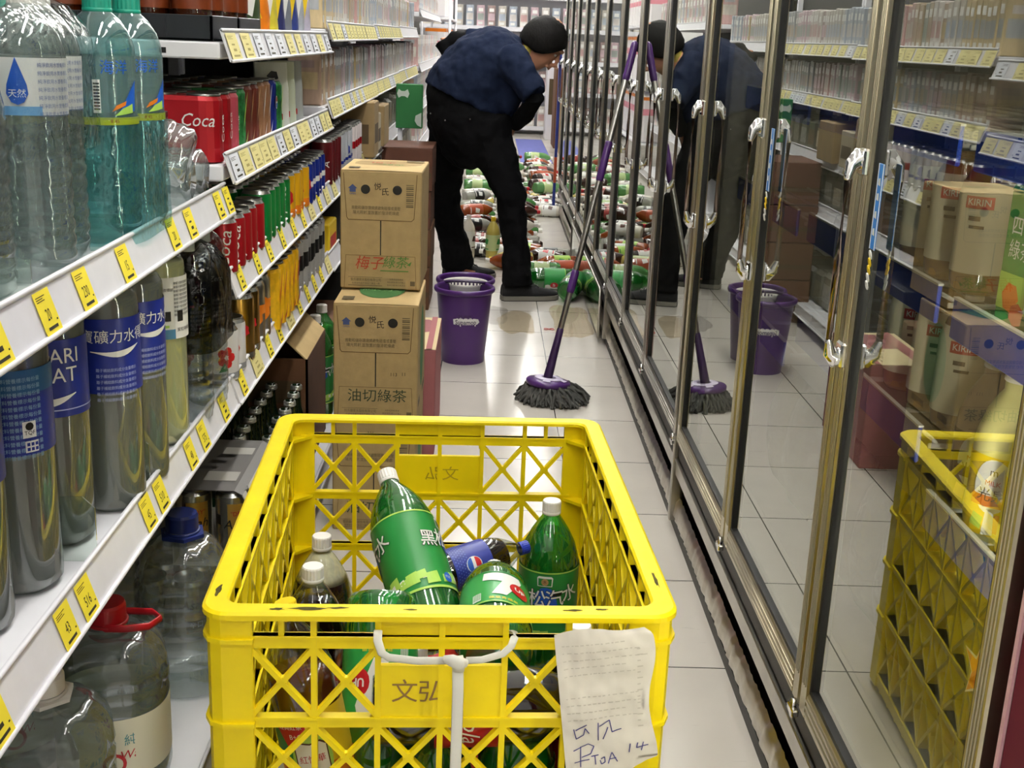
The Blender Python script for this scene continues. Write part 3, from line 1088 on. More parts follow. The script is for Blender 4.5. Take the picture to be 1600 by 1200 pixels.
def art_pepsi(b, Rr, z0, z1):
    for a in (0, PI):
        b.use(M_lwhite); b.wpoly([(.02 * math.cos(i * PI / 10), .02 * math.sin(i * PI / 10)) for i in range(20)], Rr + .0003, (z0 + z1) / 2, a)
        b.use(M_lred); b.wpoly([(.018 * math.cos(i * PI / 9), .004 + .014 * math.sin(i * PI / 9)) for i in range(10)], Rr + .0006, (z0 + z1) / 2, a)
        b.use(M_lpblue); b.wpoly([(.018 * math.cos(i * PI / 9), -.004 - .014 * math.sin(i * PI / 9)) for i in range(10)], Rr + .0006, (z0 + z1) / 2, a)
    b.use(mat('pale_blue_dot', '#7fa0e0', .4))
    for i in range(-9, 10):
        for k in range(6):
            x, z = i * .0085 + (k % 2) * .004, z0 + .006 + k * .006
            b.wpoly([(x - .0012, 0), (x, -.0012), (x + .0012, 0), (x, .0012)], Rr + .0002, z)


def art_teab(b, Rr, z0, z1):                # red, green and orange tea label with a white shield
    b.use(M_lgreend); b.wrect(-.09, .0, z0 + .04, z1, Rr)
    b.use(M_lorange); b.wrect(-PI * Rr, PI * Rr, z0 + .008, z0 + .045, Rr + .0001)
    b.use(M_lpblue); b.wrect(-.06, -.02, z0, z0 + .028, Rr + .0003)
    b.use(M_lred); b.wpoly([(-.028, .016), (.020, .026), (.020, -.004), (-.010, -.018)], Rr + .0004, z1 - .026, -.1)
    b.use(M_lwhite); b.wtext('經典紅茶', .009, Rr + .0010, z1 - .016, -.12); b.wtext('B+C', .010, Rr + .0010, z1 - .030, .0)
    b.use(M_llime); b.wpoly([(.028 * math.cos(i * PI / 8), .042 * math.sin(i * PI / 8)) for i in range(16)], Rr + .0007, z0 + .055, .35)
    sh = [(-.021, .022), (-.013, .028), (0, .025), (.013, .028), (.021, .022), (.021, -.012), (.012, -.024), (0, -.029), (-.012, -.024), (-.021, -.012)]
    b.use(M_lbrown); b.wpoly([(x * 1.08, y * 1.08) for x, y in sh], Rr + .0011, z0 + .052, .35)
    b.use(M_lwhite); b.wpoly(sh, Rr + .0015, z0 + .052, .35)
    b.use(M_lred); b.wtext('紅悅華', .012, Rr + .0019, z0 + .056, .35); b.use(M_ink); b.wtext('P', .016, Rr + .0019, z0 + .040, .35)
    b.use(M_lyel); b.wpoly([(-.008, -.012), (.010, -.012), (.014, .022), (-.004, .022)], Rr + .0006, z1 - .026, .62)


K_green = bottle('soda_bottle', 'bottle', '-', M_green, M_greenliq, .83, M_cap, M_lgreend, art_sarsaparilla_soda, (.062, .206))
K_seven = bottle('soda_bottle', 'bottle', '-', M_green, M_greenliq, .82, M_cap, M_lgreen, art_seven, (.070, .180))
K_root = bottle('soda_bottle', 'bottle', '-', M_clear, M_cola, .775, M_cap, M_lbrown, None, (.06, .16), foam=(M_foam, .93))
K_cola = bottle('soda_bottle', 'bottle', '-', M_clear, M_cola, .86, M_cap, M_lred, art_cola, (.075, .165))
K_pepsi = bottle('soda_bottle', 'bottle', '-', M_clear, M_cola, .80, M_capblue, M_lblue, art_pepsi, (.10, .20))
K_teab = bottle('tea_bottle', 'bottle', '-', M_clear, M_tea, .70, M_capyel, M_lyel, art_teab, (.045, .165), r=.047, h=.30)
K_amb = bottle('tea_bottle', 'bottle', '-', M_clear, M_amber, .86, M_cap, M_lorange, None, (.08, .17), r=.05, h=.30)
K_amby = bottle('tea_bottle', 'bottle', '-', M_clear, M_amber, .86, M_capyel, M_lgreen, None, (.08, .17), r=.05, h=.30)

# ------------------------------------------------------------------ yellow crate with its bottles
CC = Vector((-.056, 1.752, 0)); CA = R(2.6)
HW, HL, CH = .300, .406, .53


def CWp(x, y, z):
    return Vector((CC.x + x * math.cos(CA) - y * math.sin(CA), CC.y + x * math.sin(CA) + y * math.cos(CA), z))


crate = thing('plastic_crate', 'big yellow lattice plastic crate full of drink bottles, in the aisle foreground', 'crate', tuple(CC), (0, 0, CA))
# rim
def rrect(hx, hy, rad, k=6):
    o = []
    for cx, cy_, a0 in ((hx - rad, hy - rad, 0), (-hx + rad, hy - rad, PI / 2), (-hx + rad, -hy + rad, PI), (hx - rad, -hy + rad, 1.5 * PI)):
        for i in range(k + 1):
            a = a0 + PI / 2 * i / k
            o.append((cx + rad * math.cos(a), cy_ + rad * math.sin(a)))
    return o


b = MB(M_crate, M_cratedirt)
prof = [(-.031, .522), (-.031, .527), (-.028, .530), (-.004, .530), (0, .527), (0, .520), (-.004, .518), (-.006, .522)]
rings = [[(x, y, z) for x, y in rrect(HW + o, HL + o, .035 + o * .5)] for o, z in prof]
vs = [p for r_ in rings for p in r_]; n = len(rings[0]); m = len(rings)
b.add(vs, [(i * n + k, i * n + (k + 1) % n, ((i + 1) % m) * n + (k + 1) % n, ((i + 1) % m) * n + k) for i in range(m) for k in range(n)], False)
b.use(M_cratedirt)
for x, y, w, d in ((-.165, -.391, .028, .006), (-.205, -.393, .012, .004), (-.13, -.389, .016, .003), (.165, -.391, .014, .003), (.20, -.388, .010, .0025), (-.04, -.392, .01, .002), (.285, -.30, .003, .03), (-.285, -.34, .004, .02)):
    pts = [(x + w * math.cos(i * PI / 7) * rnd.uniform(.5, 1.1), y + d * math.sin(i * PI / 7) * rnd.uniform(.5, 1.1)) for i in range(14)]
    b.poly(pts, (0, 0, .5304), (1, 0, 0), (0, 1, 0))
b.build('rim', crate)
# corner posts
for sx in (-1, 1):
    for sy in (-1, 1):
        b = MB(M_crate)
        hx, hy = HW - .006, HL - .006
        out = [(hx, hy - .058), (hx, hy - .02), (hx - .006, hy - .006), (hx - .02, hy), (hx - .058, hy), (hx - .058, hy - .012), (hx - .026, hy - .012), (hx - .016, hy - .018), (hx - .012, hy - .028), (hx - .012, hy - .058)]
        out = [(sx * x, sy * y) for x, y in out]
        if sx * sy < 0:
            out.reverse()
        b.prism(out, .012, .523)
        for z in (.490, .372, .266, .160):           # moulded collars
            o2 = [(hx + .005, hy - .060), (hx + .005, hy - .02), (hx - .003, hy - .003), (hx - .02, hy + .005), (hx - .060, hy + .005), (hx - .060, hy - .010), (hx - .010, hy - .060)]
            o2 = [(sx * x, sy * y) for x, y in o2]
            if sx * sy < 0:
                o2.reverse()
            b.prism(o2, z - .003, z + .003)
        b.build('corner_post', crate)

BANDS = [(.478, .495), (.366, .381), (.260, .275), (.154, .169), (.012, .040)]
XROWS = [(.381, .478), (.275, .366), (.169, .260), (.040, .154)]


def panel(axis, sgn, ncell, deep, front):
    """One lattice wall. axis 0: wall facing +-X (runs along Y); 1: wall facing +-Y (runs along X)."""
    b = MB(M_crate)
    half = (HL if axis == 0 else HW) - .060
    off = (HW if axis == 0 else HL) - .008 - deep / 2
    nrm = (sgn, 0, 0) if axis == 0 else (0, sgn, 0)

    def P(u, z):
        return (sgn * off, u, z) if axis == 0 else (u, sgn * off, z)
    pit = 2 * half / ncell
    for z0, z1 in BANDS:
        b.bar(P(-half - .01, (z0 + z1) / 2), P(half + .01, (z0 + z1) / 2), z1 - z0, deep * .8, nrm)
        b.bar(P(-half - .01, z1 - .002), P(half + .01, z1 - .002), .004, deep * 1.15, nrm)
    plate = (ncell // 2 - 1, ncell // 2) if front else ()
    for i in range(ncell + 1):
        u = -half + pit * i
        b.bar(P(u, .03), P(u, .523), .0075 if i not in (0, ncell) else .010, deep, nrm)
    for i in range(ncell):
        u0, u1 = -half + pit * i, -half + pit * (i + 1)
        if i in (0, ncell - 1):
            b.bar(P((u0 + u1) / 2, .495), P((u0 + u1) / 2, .523), .007, deep * .8, nrm)
        for r_, (z0, z1) in enumerate(XROWS):
            if i in plate and r_ == 0:
                continue
            if r_ == 3:
                zs = ((z0, z1),)
            b.bar(P(u0, z0), P(u1, z1), .0066, deep * .85, nrm)
            b.bar(P(u0, z1), P(u1, z0), .0066, deep * .85, nrm)
            uc, zc = (u0 + u1) / 2, (z0 + z1) / 2
            b.bar(P(uc - .007, zc), P(uc + .007, zc), .014, deep * .6, nrm)
            for uu, zz in ((u0, z0), (u1, z0), (u0, z1), (u1, z1)):
                b.bar(P(uu - .006, zz), P(uu + .006, zz), .013, deep * .7, nrm)
    if plate:
        u0, u1 = -half + pit * plate[0], -half + pit * (plate[1] + 1)
        b.bar(P(u0, .509), P(u1, .509), .026, .004, nrm)      # recessed upper plate
    return b


for axis, sgn, nc, deep, front in ((1, -1, 6, .012, True), (1, 1, 6, .012, True), (0, -1, 8, .022, False), (0, 1, 8, .022, False)):
    pb = panel(axis, sgn, nc, deep, front).build('lattice_wall', crate)
    if front:
        half = HW - .060; pit = 2 * half / 6
        b = MB(M_crate, mat('engraved_mark', '#8a6a3a', .8), mat('faint_engraving', '#b39a0a', .7))
        y = sgn * (HL - .010)
        b.box(-pit, pit, min(y, y - sgn * .006), max(y, y - sgn * .006), .379, .456, .002)
        if sgn < 0:
            b.use(MATS['engraved_mark'])
            b.text('文', .035, (-.046, y - .0007, .416)); b.text('弘', .034, (-.012, y - .0007, .416), sx=1.05)
        else:
            b.use(MATS['faint_engraving'])
            b.text('文弘', .030, (.005, y - .0068, .418), (-1, 0, 0), sx=1.1)
        b.build('name_plate', pb)
b = MB(M_crate)
for i in range(13):
    x = -HW + .02 + (2 * HW - .04) * i / 12
    b.box(x - .004, x + .004, -HL + .015, HL - .015, .008, .020)
for i in range(16):
    y = -HL + .02 + (2 * HL - .04) * i / 15
    b.box(-HW + .015, HW - .015, y - .004, y + .004, .0, .016)
b.build('base_grid', crate)

# white strap tied round the front band
def ribbon(pts, w, th, upv, name, mt):
    b = MB(mt); b.tube(pts, [(w / 2, th / 2)] * len(pts), 10, up=upv); return b


fy = -HL - .002
b = MB(mat('white_strap', '#dcdcd2', .5, bump=.15, bscale=80))
nup = CWp(0, -1, 0) - CWp(0, 0, 0)
kx, kz = .018, .472
L1 = [(-.080, fy + .020, .500), (-.080, fy + .006, .506), (-.080, fy - .004, .498), (-.075, fy - .006, .482), (-.066, fy - .007, .476), (-.03, fy - .008, .472), (kx - .012, fy - .010, kz + .002)]
L2 = [(kx + .012, fy - .010, kz + .002), (.05, fy - .008, .474), (.076, fy - .007, .482), (.086, fy - .006, .492), (.090, fy - .003, .503), (.090, fy + .006, .506), (.088, fy + .020, .498)]
L3 = [(kx + .002, fy - .010, kz - .004), (kx + .003, fy - .010, .43), (kx + .003, fy - .009, .36), (kx + .002, fy - .010, .25), (kx, fy - .008, .12), (kx, fy - .004, .05), (kx, fy + .01, .02)]
for L_, wd in ((L1, .011), (L2, .010), (L3, .0145)):
    b.tube([CWp(*p) for p in L_], [(wd / 2, .0014)] * len(L_), 10, up=tuple(nup))
strap = tag(b.build('strap'), 'white cloth strap knotted round the front of the yellow crate', 'strap')
b = MB(MATS['white_strap'])
b.tube([CWp(kx - .014, fy - .011, kz + .004), CWp(kx - .006, fy - .015, kz + .005), CWp(kx + .004, fy - .015, kz), CWp(kx + .012, fy - .011, kz - .001)], [(.006, .003), (.0085, .005), (.0095, .005), (.006, .003)], 12, up=tuple(nup), round_ends=True)
b.tube([CWp(kx + .001, fy - .013, kz + .010), CWp(kx + .003, fy - .017, kz), CWp(kx + .003, fy - .012, kz - .012)], [(.007, .002), (.008, .003), (.007, .002)], 10, up=tuple(nup))
b.build('knot', strap)

# paper note hanging on the crate front
O = CWp(.200, fy - .009, .512); ux = (CWp(1, 0, 0) - CWp(0, 0, 0)); un_ = nup
NW, NH = .118, .205
sl = R(7.3)


def note_pt(u, v):
    x = u * NW; z = -v * NH
    # torn, slightly rotated sheet
    x += .004 * math.sin(v * 9) * (u > .9) + .003 * math.sin(v * 5 + 1) * u - .008 * (1 - v) * (u - .5) * 0
    z += (.004 * math.sin(u * 8 + .5) if v > .97 else 0) + (.004 * math.sin(u * 6) if v < .03 else 0)
    if u > .93 and v < .07:
        z -= .008 * (u - .93) / .07 * (1 - v / .07)
    if v > .93 and u > .7:
        z += .012 * (u - .7) / .3
    w = .0035 * noise.noise(Vector((u * 3.1, v * 4.3, 2.0))) + .0014 * noise.noise(Vector((u * 11, v * 13, 5.0))) + .006 * max(0, u - .8) * math.sin(v * 11) + .002
    xr = x * math.cos(sl) - z * math.sin(sl); zr = x * math.sin(sl) + z * math.cos(sl)
    return O + ux * (xr - .062 + .0) + Vector((0, 0, zr)) + un_ * (w + .003)


b = MB(M_paper)
nu, nv = 30, 46
b.grid(note_pt, nu, nv)
bk = MB(M_paper)
b.use(mat('faint_thermal_print', '#bdb8ac', .8)); b.use(mat('blue_pen_ink', '#3a3a78', .6))


def pen(b, pts, w=.0011, lift=.0009):
    for (x0, y0), (x1, y1) in zip(pts, pts[1:]):
        k = max(1, int(math.hypot(x1 - x0, y1 - y0) / .004))
        for i in range(k):
            q = []
            xa, ya = x0 + (x1 - x0) * i / k, y0 + (y1 - y0) * i / k
            xb, yb = x0 + (x1 - x0) * (i + 1) / k, y0 + (y1 - y0) * (i + 1) / k
            l = math.hypot(xb - xa, yb - ya) or 1
            px, py = -(yb - ya) / l * w / 2, (xb - xa) / l * w / 2
            vs = [note_pt(x / NW, -y / NH) + un_ * lift for x, y in ((xa + px, ya + py), (xa - px, ya - py), (xb - px, yb - py), (xb + px, yb + py))]
            b.add(vs, [(0, 1, 2, 3)], False)


H_ = .205
for s in ([(.020, -.158), (.022, -.170), (.030, -.166), (.032, -.158), (.036, -.165)], [(.022, -.160), (.034, -.154)],
          [(.046, -.153), (.045, -.175)], [(.047, -.158), (.058, -.152), (.060, -.166), (.070, -.163)], [(.056, -.160), (.050, -.174)],
          [(.026, -.180), (.024, -.204)], [(.018, -.184), (.034, -.178), (.040, -.182), (.036, -.190), (.026, -.193)], [(.018, -.198), (.034, -.196)],
          [(.036, -.193), (.044, -.192)], [(.040, -.193), (.040, -.203)], [(.046, -.197), (.050, -.195), (.050, -.201), (.046, -.203), (.045, -.198)],
          [(.053, -.203), (.058, -.190), (.063, -.202)], [(.055, -.198), (.062, -.197)],
          [(.078, -.181), (.076, -.192)], [(.086, -.181), (.084, -.187), (.094, -.185)], [(.092, -.181), (.089, -.191)]):
    pen(b, [(.012 + (x - .018) * 1.25, -.128 + (y + .152) * 1.22) for x, y in s], .0013)
b.use(MATS['faint_thermal_print'])
for k in range(11):
    y = -.018 - k * .0105
    if k in (5, 6):
        continue
    x = .008
    while x < .085 + .012 * (k % 3):
        w = rnd.uniform(.002, .006)
        pen(b, [(x, y), (x + w, y)], .0013, .0006); x += w + rnd.uniform(.0015, .004)
for k in range(14):
    pen(b, [(.099, -.03 - k * .0085), (.103 + .003 * (k % 2), -.03 - k * .0085)], .0016, .0006)
tag(b.build('paper_note'), 'crumpled paper note with blue handwriting hanging on the front of the yellow crate', 'note')

# --- the bottles in the crate
def stand(K, x, y, z, spin, label, lean=None, grp='drink bottles in the yellow crate'):
    ax = lean or (0, 0, 1)
    K.place((x, y, z), frombase(ax, spin), label, grp, .70 if K is K_pepsi else None)


camr, camu, camf = _r2, _u2, _f
stand(K_green, .131, 1.95, .128, -.16, 'green soda bottle standing upright at the back right of the yellow crate')
tip = Vector((-.153, 1.88, .517))
d = (tip - Vector((-.066, 1.66, .361))).normalized()
stand(K_green, *(tip - d * .321), 1.5, 'green soda bottle leaning out over the middle of the yellow crate', tuple(d))
stand(K_root, -.258, 1.86, .088, 0, 'dark root beer bottle with cream foam and white cap, back left in the crate')
stand(K_cola, -.243, 1.655, .128, .6, 'cola bottle with a white red-marked cap in front of the foamy root beer bottle')
stand(K_pepsi, -.106, 1.80, .352, 0, 'blue capped cola bottle lying across the crate behind the lime soda bottle', (.86, .46, .12))
stand(K_seven, .032, 1.468, .404, -2.62, 'green lime soda bottle lying in the crate with its base towards the front', (.0, .996, -.04))
stand(K_teab, -.188, 1.428, .192, -.28, 'amber tea bottle with yellow cap and white shield label behind the crate front', (-.20, .06, .97))
d2 = Vector((.02, -.55, -.83)).normalized()
stand(K_seven, -.132, 1.585, .44, .4, 'green soda bottle with its base up at the left of the leaning bottle', tuple(d2))
stand(K_amby, -.175, 1.70, .150, 0, 'amber bottle lying low with a yellow cap facing the crate front', (-.03, -.99, -.03))
stand(K_green, .066, 1.445, .062, .2, 'green soda bottle standing behind the crate front between name plate and paper note')
stand(K_cola, .150, 1.515, .115, .2, 'cola bottle standing in the crate behind the paper note')
stand(K_cola, -.130, 1.420, .352, 0, 'cola bottle lying across the crate front above the name plate', (.99, .06, .02))
stand(K_green, -.040, 1.420, .022, -.2, 'green soda bottle standing low at the crate front behind the white strap')
stand(K_seven, .165, 1.405, .022, .3, 'lime soda bottle standing low at the front right of the crate')
stand(K_cola, -.080, 1.55, .06, 0, 'cola bottle standing in the middle of the crate under the leaning green bottle')
low = [(K_amb, -.19, 2.105, 'amber'), (K_cola, -.075, 2.11, 'cola'), (K_green, .035, 2.115, 'green soda'), (K_amb, .150, 2.12, 'amber'), (K_green, -.275, 1.59, 'green soda'), (K_cola, .045, 1.78, 'cola'), (K_amb, .160, 1.80, 'amber')]
for i, (K, x, y, c) in enumerate(low):
    stand(K, x, y, .074, .5 * i, f'{c} bottle lying on the crate floor, ' + ['back left', 'back left of centre', 'back right of centre', 'back right corner', 'left wall', 'centre', 'right wall'][i], (.0, -1, .0) if i != 4 else (0, 1, 0) if False else (-.02, -1, 0))

# ------------------------------------------------------------------ stacked tea cartons
def carton(name, label, w, d, h, front=None, top=None, side=None, m=M_card, mt=M_cardtop, kind='carton'):
    b = MB(m, mt)
    nb = 6
    b.box(-w / 2, w / 2, 0, d, 0, h - .002, .003)
    b.use(mt)
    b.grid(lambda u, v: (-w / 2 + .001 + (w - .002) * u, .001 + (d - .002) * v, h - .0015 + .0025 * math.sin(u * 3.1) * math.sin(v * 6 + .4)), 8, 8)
    if front:
        front(b, w, h)
    if top:
        top(b, w, d, h)
    if side:
        side(b, w, d, h)
    o = b.build(name)
    tag(o, label, kind)
    return o


def tea_front(title, stamp=None):
    def fn(b, w, h):
        o = (0, -.0008, 0)
        s = w / .2
        ln = mat('cardboard_edge_line', '#5d4624', .9)
        b.use(ln)
        zf = h * .585                      # tongue of the upper flap
        b.stroke([(-w * .46, h * .97), (-w * .42, zf + .006), (-w * .40, zf), (w * .38, zf), (w * .41, zf + .006), (w * .44, h * .97)], .0016, o, (1, 0, 0), (0, 0, 1))
        b.stroke([(-w * .45, h * .005), (-w * .43, h * .285), (w * .43, h * .285), (w * .45, h * .005)], .0010, o, (1, 0, 0), (0, 0, 1))
        b.use(M_ink)
        b.rect(-.0014, .0014, h * .29, zf - .001, o)
        for x in (-.038 * s, .040 * s):
            b.poly([(x + .0115 * s * math.cos(i * PI / 9), h * .84 + .0115 * s * math.sin(i * PI / 9)) for i in range(18)], (0, -.001, 0))
        b.text('悦', .019 * s, (-.008 * s, -.0012, h * .862)); b.text('氏', .020 * s, (.010 * s, -.0012, h * .820))
        blue = mat('blue_print', '#3d4a73', .8)
        b.use(blue)
        b.poly([(-.081 * s, h * .845), (-.058 * s, h * .845), (-.0695 * s, h * .88)], o); b.rect(-.077 * s, -.062 * s, h * .815, h * .845, o)
        b.text('OPEN', .006 * s, (-.0695 * s, -.0009, h * .80))
        grey = mat('grey_print', '#5c5038', .8)
        b.use(grey)
        for k in range(12):
            zz = h * .70 + k * h * .0165
            b.rect(.062 * s, .080 * s, zz, zz + h * (.006 + .005 * ((k * 7) % 3 == 0)), o)
        b.text('搬動和儲存環境請避免碰撞或重壓', .0098 * s, (-.012 * s, -.0009, h * .685), sx=.82)
        b.text('陽光照射,並放置於陰涼乾燥處', .0098 * s, (-.012 * s, -.0009, h * .645), sx=.88)
        if title == 'plum':
            for m, k, off in ((M_lwhite, 1.0, 0),):
                pass
            b.use(mat('red_print', '#a33a22', .8)); b.text('梅子', .036 * s, (-.026 * s, -.0012, h * .215), skew=.2)
            b.use(mat('green_print', '#4d7a35', .8)); b.text('綠茶', .032 * s, (.038 * s, -.0012, h * .225), skew=.2)
            b.poly([(.066 * s, h * .215), (.078 * s, h * .245), (.074 * s, h * .205)], o); b.rect(.0, .07 * s, h * .155, h * .163, o)
        else:
            b.use(mat('green_black_print', '#2c3a24', .8)); b.text(title, .034 * s, (.004 * s, -.0012, h * .205), sx=1.05)
        b.use(grey)
        b.text('悦氏礦泉水股份有限公司', .0085 * s, (-.036 * s, -.0009, h * .075), sx=.82)
        b.text('台灣省桃園市食品工業區一路', .006 * s, (-.036 * s, -.0009, h * .045), sx=.9)
        b.rect(-.080 * s, .005 * s, h * .025, h * .030, o); b.rect(-.080 * s, .005 * s, h * .098, h * .101, o)
        b.text('消費者服務專線', .005 * s, (.040 * s, -.0009, h * .085)); b.text('保存期限:標示於箱上', .005 * s, (.040 * s, -.0009, h * .060)); b.text('有效日期:西元年月日', .005 * s, (.040 * s, -.0009, h * .035))
        b.rect(.075 * s, .087 * s, h * .035, h * .075, o)
        if stamp:
            b.use(M_cardink); b.text('113', .012 * s, (.043 * s, -.0009, h * .40)); b.text('11', .012 * s, (.067 * s, -.0009, h * .405))
    return fn


M_leafg = mat('leaf_green_print', '#3f6b39', .8)
def tea_top(kind):
    def fn(b, w, d, h):
        z = h + .0014
        if kind == 'leaf':
            b.use(M_leafg)
            b.poly([(.002 + .058 * math.cos(i * PI / 12), d * .52 + .11 * math.sin(i * PI / 12)) for i in range(24)], (0, 0, z), (1, 0, 0), (0, 1, 0))
            b.use(MATS.get('green_pale', mat('green_pale', '#7fae6a', .8))); b.text('綠茶', .05, (.0, d * .5, z + .0006), (1, 0, 0), (0, 1, 0))
        else:
            b.use(MATS['red_print']); b.text('梅子', .035, (-.01, d * .62, z), (1, 0, 0), (0, 1, 0)); b.use(MATS['green_print']); b.text('綠茶', .03, (.02, d * .45, z), (1, 0, 0), (0, 1, 0))
        b.use(MATS['grey_print']); b.rect(-w * .42, -w * .28, d * .10, d * .22, (0, 0, z), (1, 0, 0), (0, 1, 0)); b.rect(w * .22, w * .45, d * .82, d * .9, (0, 0, z), (1, 0, 0), (0, 1, 0))
    return fn


def tea_side(b, w, d, h):
    b.use(M_leafg); b.poly([(d * .5 + d * .22 * math.cos(i * PI / 12), h * .52 + h * .36 * math.sin(i * PI / 12)) for i in range(24)], (w / 2 + .0006, 0, 0), (0, 1, 0), (0, 0, 1))
    b.use(MATS['grey_print']); b.rect(d * .1, d * .3, h * .08, h * .14, (w / 2 + .0006, 0, 0), (0, 1, 0), (0, 0, 1)); b.rect(d * .62, d * .9, h * .06, h * .12, (w / 2 + .0006, 0, 0), (0, 1, 0), (0, 0, 1))


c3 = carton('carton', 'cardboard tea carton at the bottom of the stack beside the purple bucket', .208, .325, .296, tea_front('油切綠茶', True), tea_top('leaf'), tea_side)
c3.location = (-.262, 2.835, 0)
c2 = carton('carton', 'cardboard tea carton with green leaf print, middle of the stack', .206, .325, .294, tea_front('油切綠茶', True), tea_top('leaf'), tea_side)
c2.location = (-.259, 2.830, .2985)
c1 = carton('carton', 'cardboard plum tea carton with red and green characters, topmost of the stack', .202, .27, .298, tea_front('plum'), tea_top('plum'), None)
c1.location = (-.263, 2.985, .5965); c1.rotation_euler = (0, 0, R(-.8))


def red_side(b, w, d, h):
    b.use(mat('faded_red_print', '#9c5a5c', .7)); b.rect(.01, d - .01, .01, h - .05, (w / 2 + .0006, 0, 0), (0, 1, 0), (0, 0, 1)); b.rect(-w / 2 + .02, -w / 2 + .06, .0, d, (0, 0, h + .0012), (1, 0, 0), (0, 1, 0))
    b.rect(w / 2 - .03, w / 2 - .012, .0, d, (0, 0, h + .0012), (1, 0, 0), (0, 1, 0))


M_redcard = mat('red_carton', '#94585a', .7, var=.08)
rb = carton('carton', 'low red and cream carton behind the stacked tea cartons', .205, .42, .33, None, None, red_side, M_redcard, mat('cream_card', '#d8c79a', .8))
rb.location = (-.238, 3.42, 0)
M_brown = mat('dark_brown_carton', '#5a3a22', .8, var=.1)
M_brick = mat('brick_carton', '#55301f', .7, var=.1)
def stripe(m, z0, z1):
    def fn(b, w, h):
        b.use(m); b.rect(-w / 2 + .005, w / 2 - .005, z0 * h, z1 * h, (0, -.0008, 0))
    return fn
for i, (z, h, m, wt) in enumerate(((0, .20, M_brown, 'bottom'), (.202, .17, M_brown, 'second'), (.374, .17, M_brick, 'third'), (.546, .19, M_brick, 'topmost'))):
    o = carton('carton', f'brown carton in the stack left of the person, {wt} from the floor' if wt != 'topmost' else 'brick brown carton topmost of the stack left of the person', .225, .38, h, stripe(M_cardink, .3, .42), None, None, m, m)
    o.location = (-.365 + .004 * (i % 2), 5.40, z)

# ------------------------------------------------------------------ purple spin mop bucket
BX, BY, BZ = -.075, 4.545, .285
bucket = thing('mop_bucket', 'purple spin mop bucket with white wringer basket beside the tea cartons', 'bucket', (BX, BY, 0))


def eight(r, gap, k=40):
    """Outline of two overlapping lobes, front lobe at y=0, back lobe at y=gap."""
    pts = []
    for i in range(k):
        a = 2 * PI * i / k
        dx, dy = math.sin(a), -math.cos(a)
        best = 0
        c = (0, gap * .5)
        for cy_ in (0, gap):
            ox, oy = c[0], c[1] - cy_
            bq = ox * dx + oy * dy; cq = ox * ox + oy * oy - r * r
            disc = bq * bq - cq
            if disc > 0:
                best = max(best, -bq + math.sqrt(disc))
        pts.append((c[0] + dx * best, c[1] + dy * best))
    return pts


def loft(b, rings, smooth=True, capb=True, flip=False):
    n = len(rings[0]); vs = [p for r_ in rings for p in r_]
    fs = [(i * n + k, i * n + (k + 1) % n, (i + 1) * n + (k + 1) % n, (i + 1) * n + k) for i in range(len(rings) - 1) for k in range(n)]
    if flip:
        fs = [tuple(reversed(f)) for f in fs]
    b.add(vs, fs, smooth)
    if capb:
        b.add(rings[0], [tuple(range(n))], False)


b = MB(M_purple)
gap = .17
loft(b, [[(x, y, z) for x, y in eight(.083 + .025 * (z / BZ), gap, 64)] for z in (.0, .004, .10, .20, BZ)])
loft(b, [[(x, y, z) for x, y in eight(.080 + .025 * (z / BZ), gap, 64)] for z in (.012, .10, .20, BZ)], flip=True)
b.build('tub', bucket)
b = MB(M_purple)
ring = [(x, y, BZ) for x, y in eight(.1115, gap, 64)]
b.tube(ring, [(.0075, .011)] * len(ring), 8, closed=True)
b.build('rim', bucket)
b = MB(M_purpled); b.tube([(-.10, .085, BZ + .004), (-.05, .078, BZ + .012), (0, .075, BZ + .014), (.05, .078, BZ + .012), (.10, .085, BZ + .004)], [(.011, .006)] * 5, 10); b.build('bridge', bucket, 'dark purple bridge across the tub')
b = MB(M_cap, M_purpled)
b.lathe([(.086, BZ + .004), (.090, BZ + .006), (.090, BZ - .002), (.080, BZ - .02), (.074, BZ - .10), (0, BZ - .10)], 40)
b.lathe([(.0, BZ - .098), (.072, BZ - .098), (.078, BZ - .02), (.086, BZ + .004)], 40)
b.use(M_purpled)
for k in range(30):
    a = 2 * PI * k / 30
    p = [(.0775 * math.sin(a + s), -.0775 * math.cos(a + s), z) for s, z in ((-.05, BZ - .028), (.05, BZ - .028), (.05, BZ - .012), (-.05, BZ - .012))]
    b.add(p, [(3, 2, 1, 0)], False)
for i in range(len(b.v)):
    b.v[i] = (b.v[i][0], b.v[i][1] + gap - .01, b.v[i][2] - .010)
b.build('wringer_basket', bucket, 'white slotted wringer basket')
b = MB(M_lwhite, M_purpled)
Rb = .083 + .025 * (.175 / BZ)
def wsurf(m, s, size, z, ac, off, **k):
    b.use(m); b.wtext(s, size, Rb + off, z, ac, **k)
wsurf(M_lwhite, 'Supamop', .027, .172, .10, .0012, sx=.95, fat=.045); wsurf(M_lwhite, '好神拖', .017, .193, .06, .0010, fat=.03)
b.use(M_lwhite); b.wpoly([(-.048, -.010), (.046, -.010), (.056, -.002), (.050, .010), (.030, .014), (.020, .028), (-.030, .028), (-.036, .013), (-.050, .010)], Rb + .0008, .173, .10)
wsurf(M_purpled, 'Supamop', .025, .172, .10, .0024, sx=.9, fat=.012); wsurf(M_purpled, '好神拖', .017, .193, .06, .0022)
b.build('logo', bucket, 'white outlined logo')

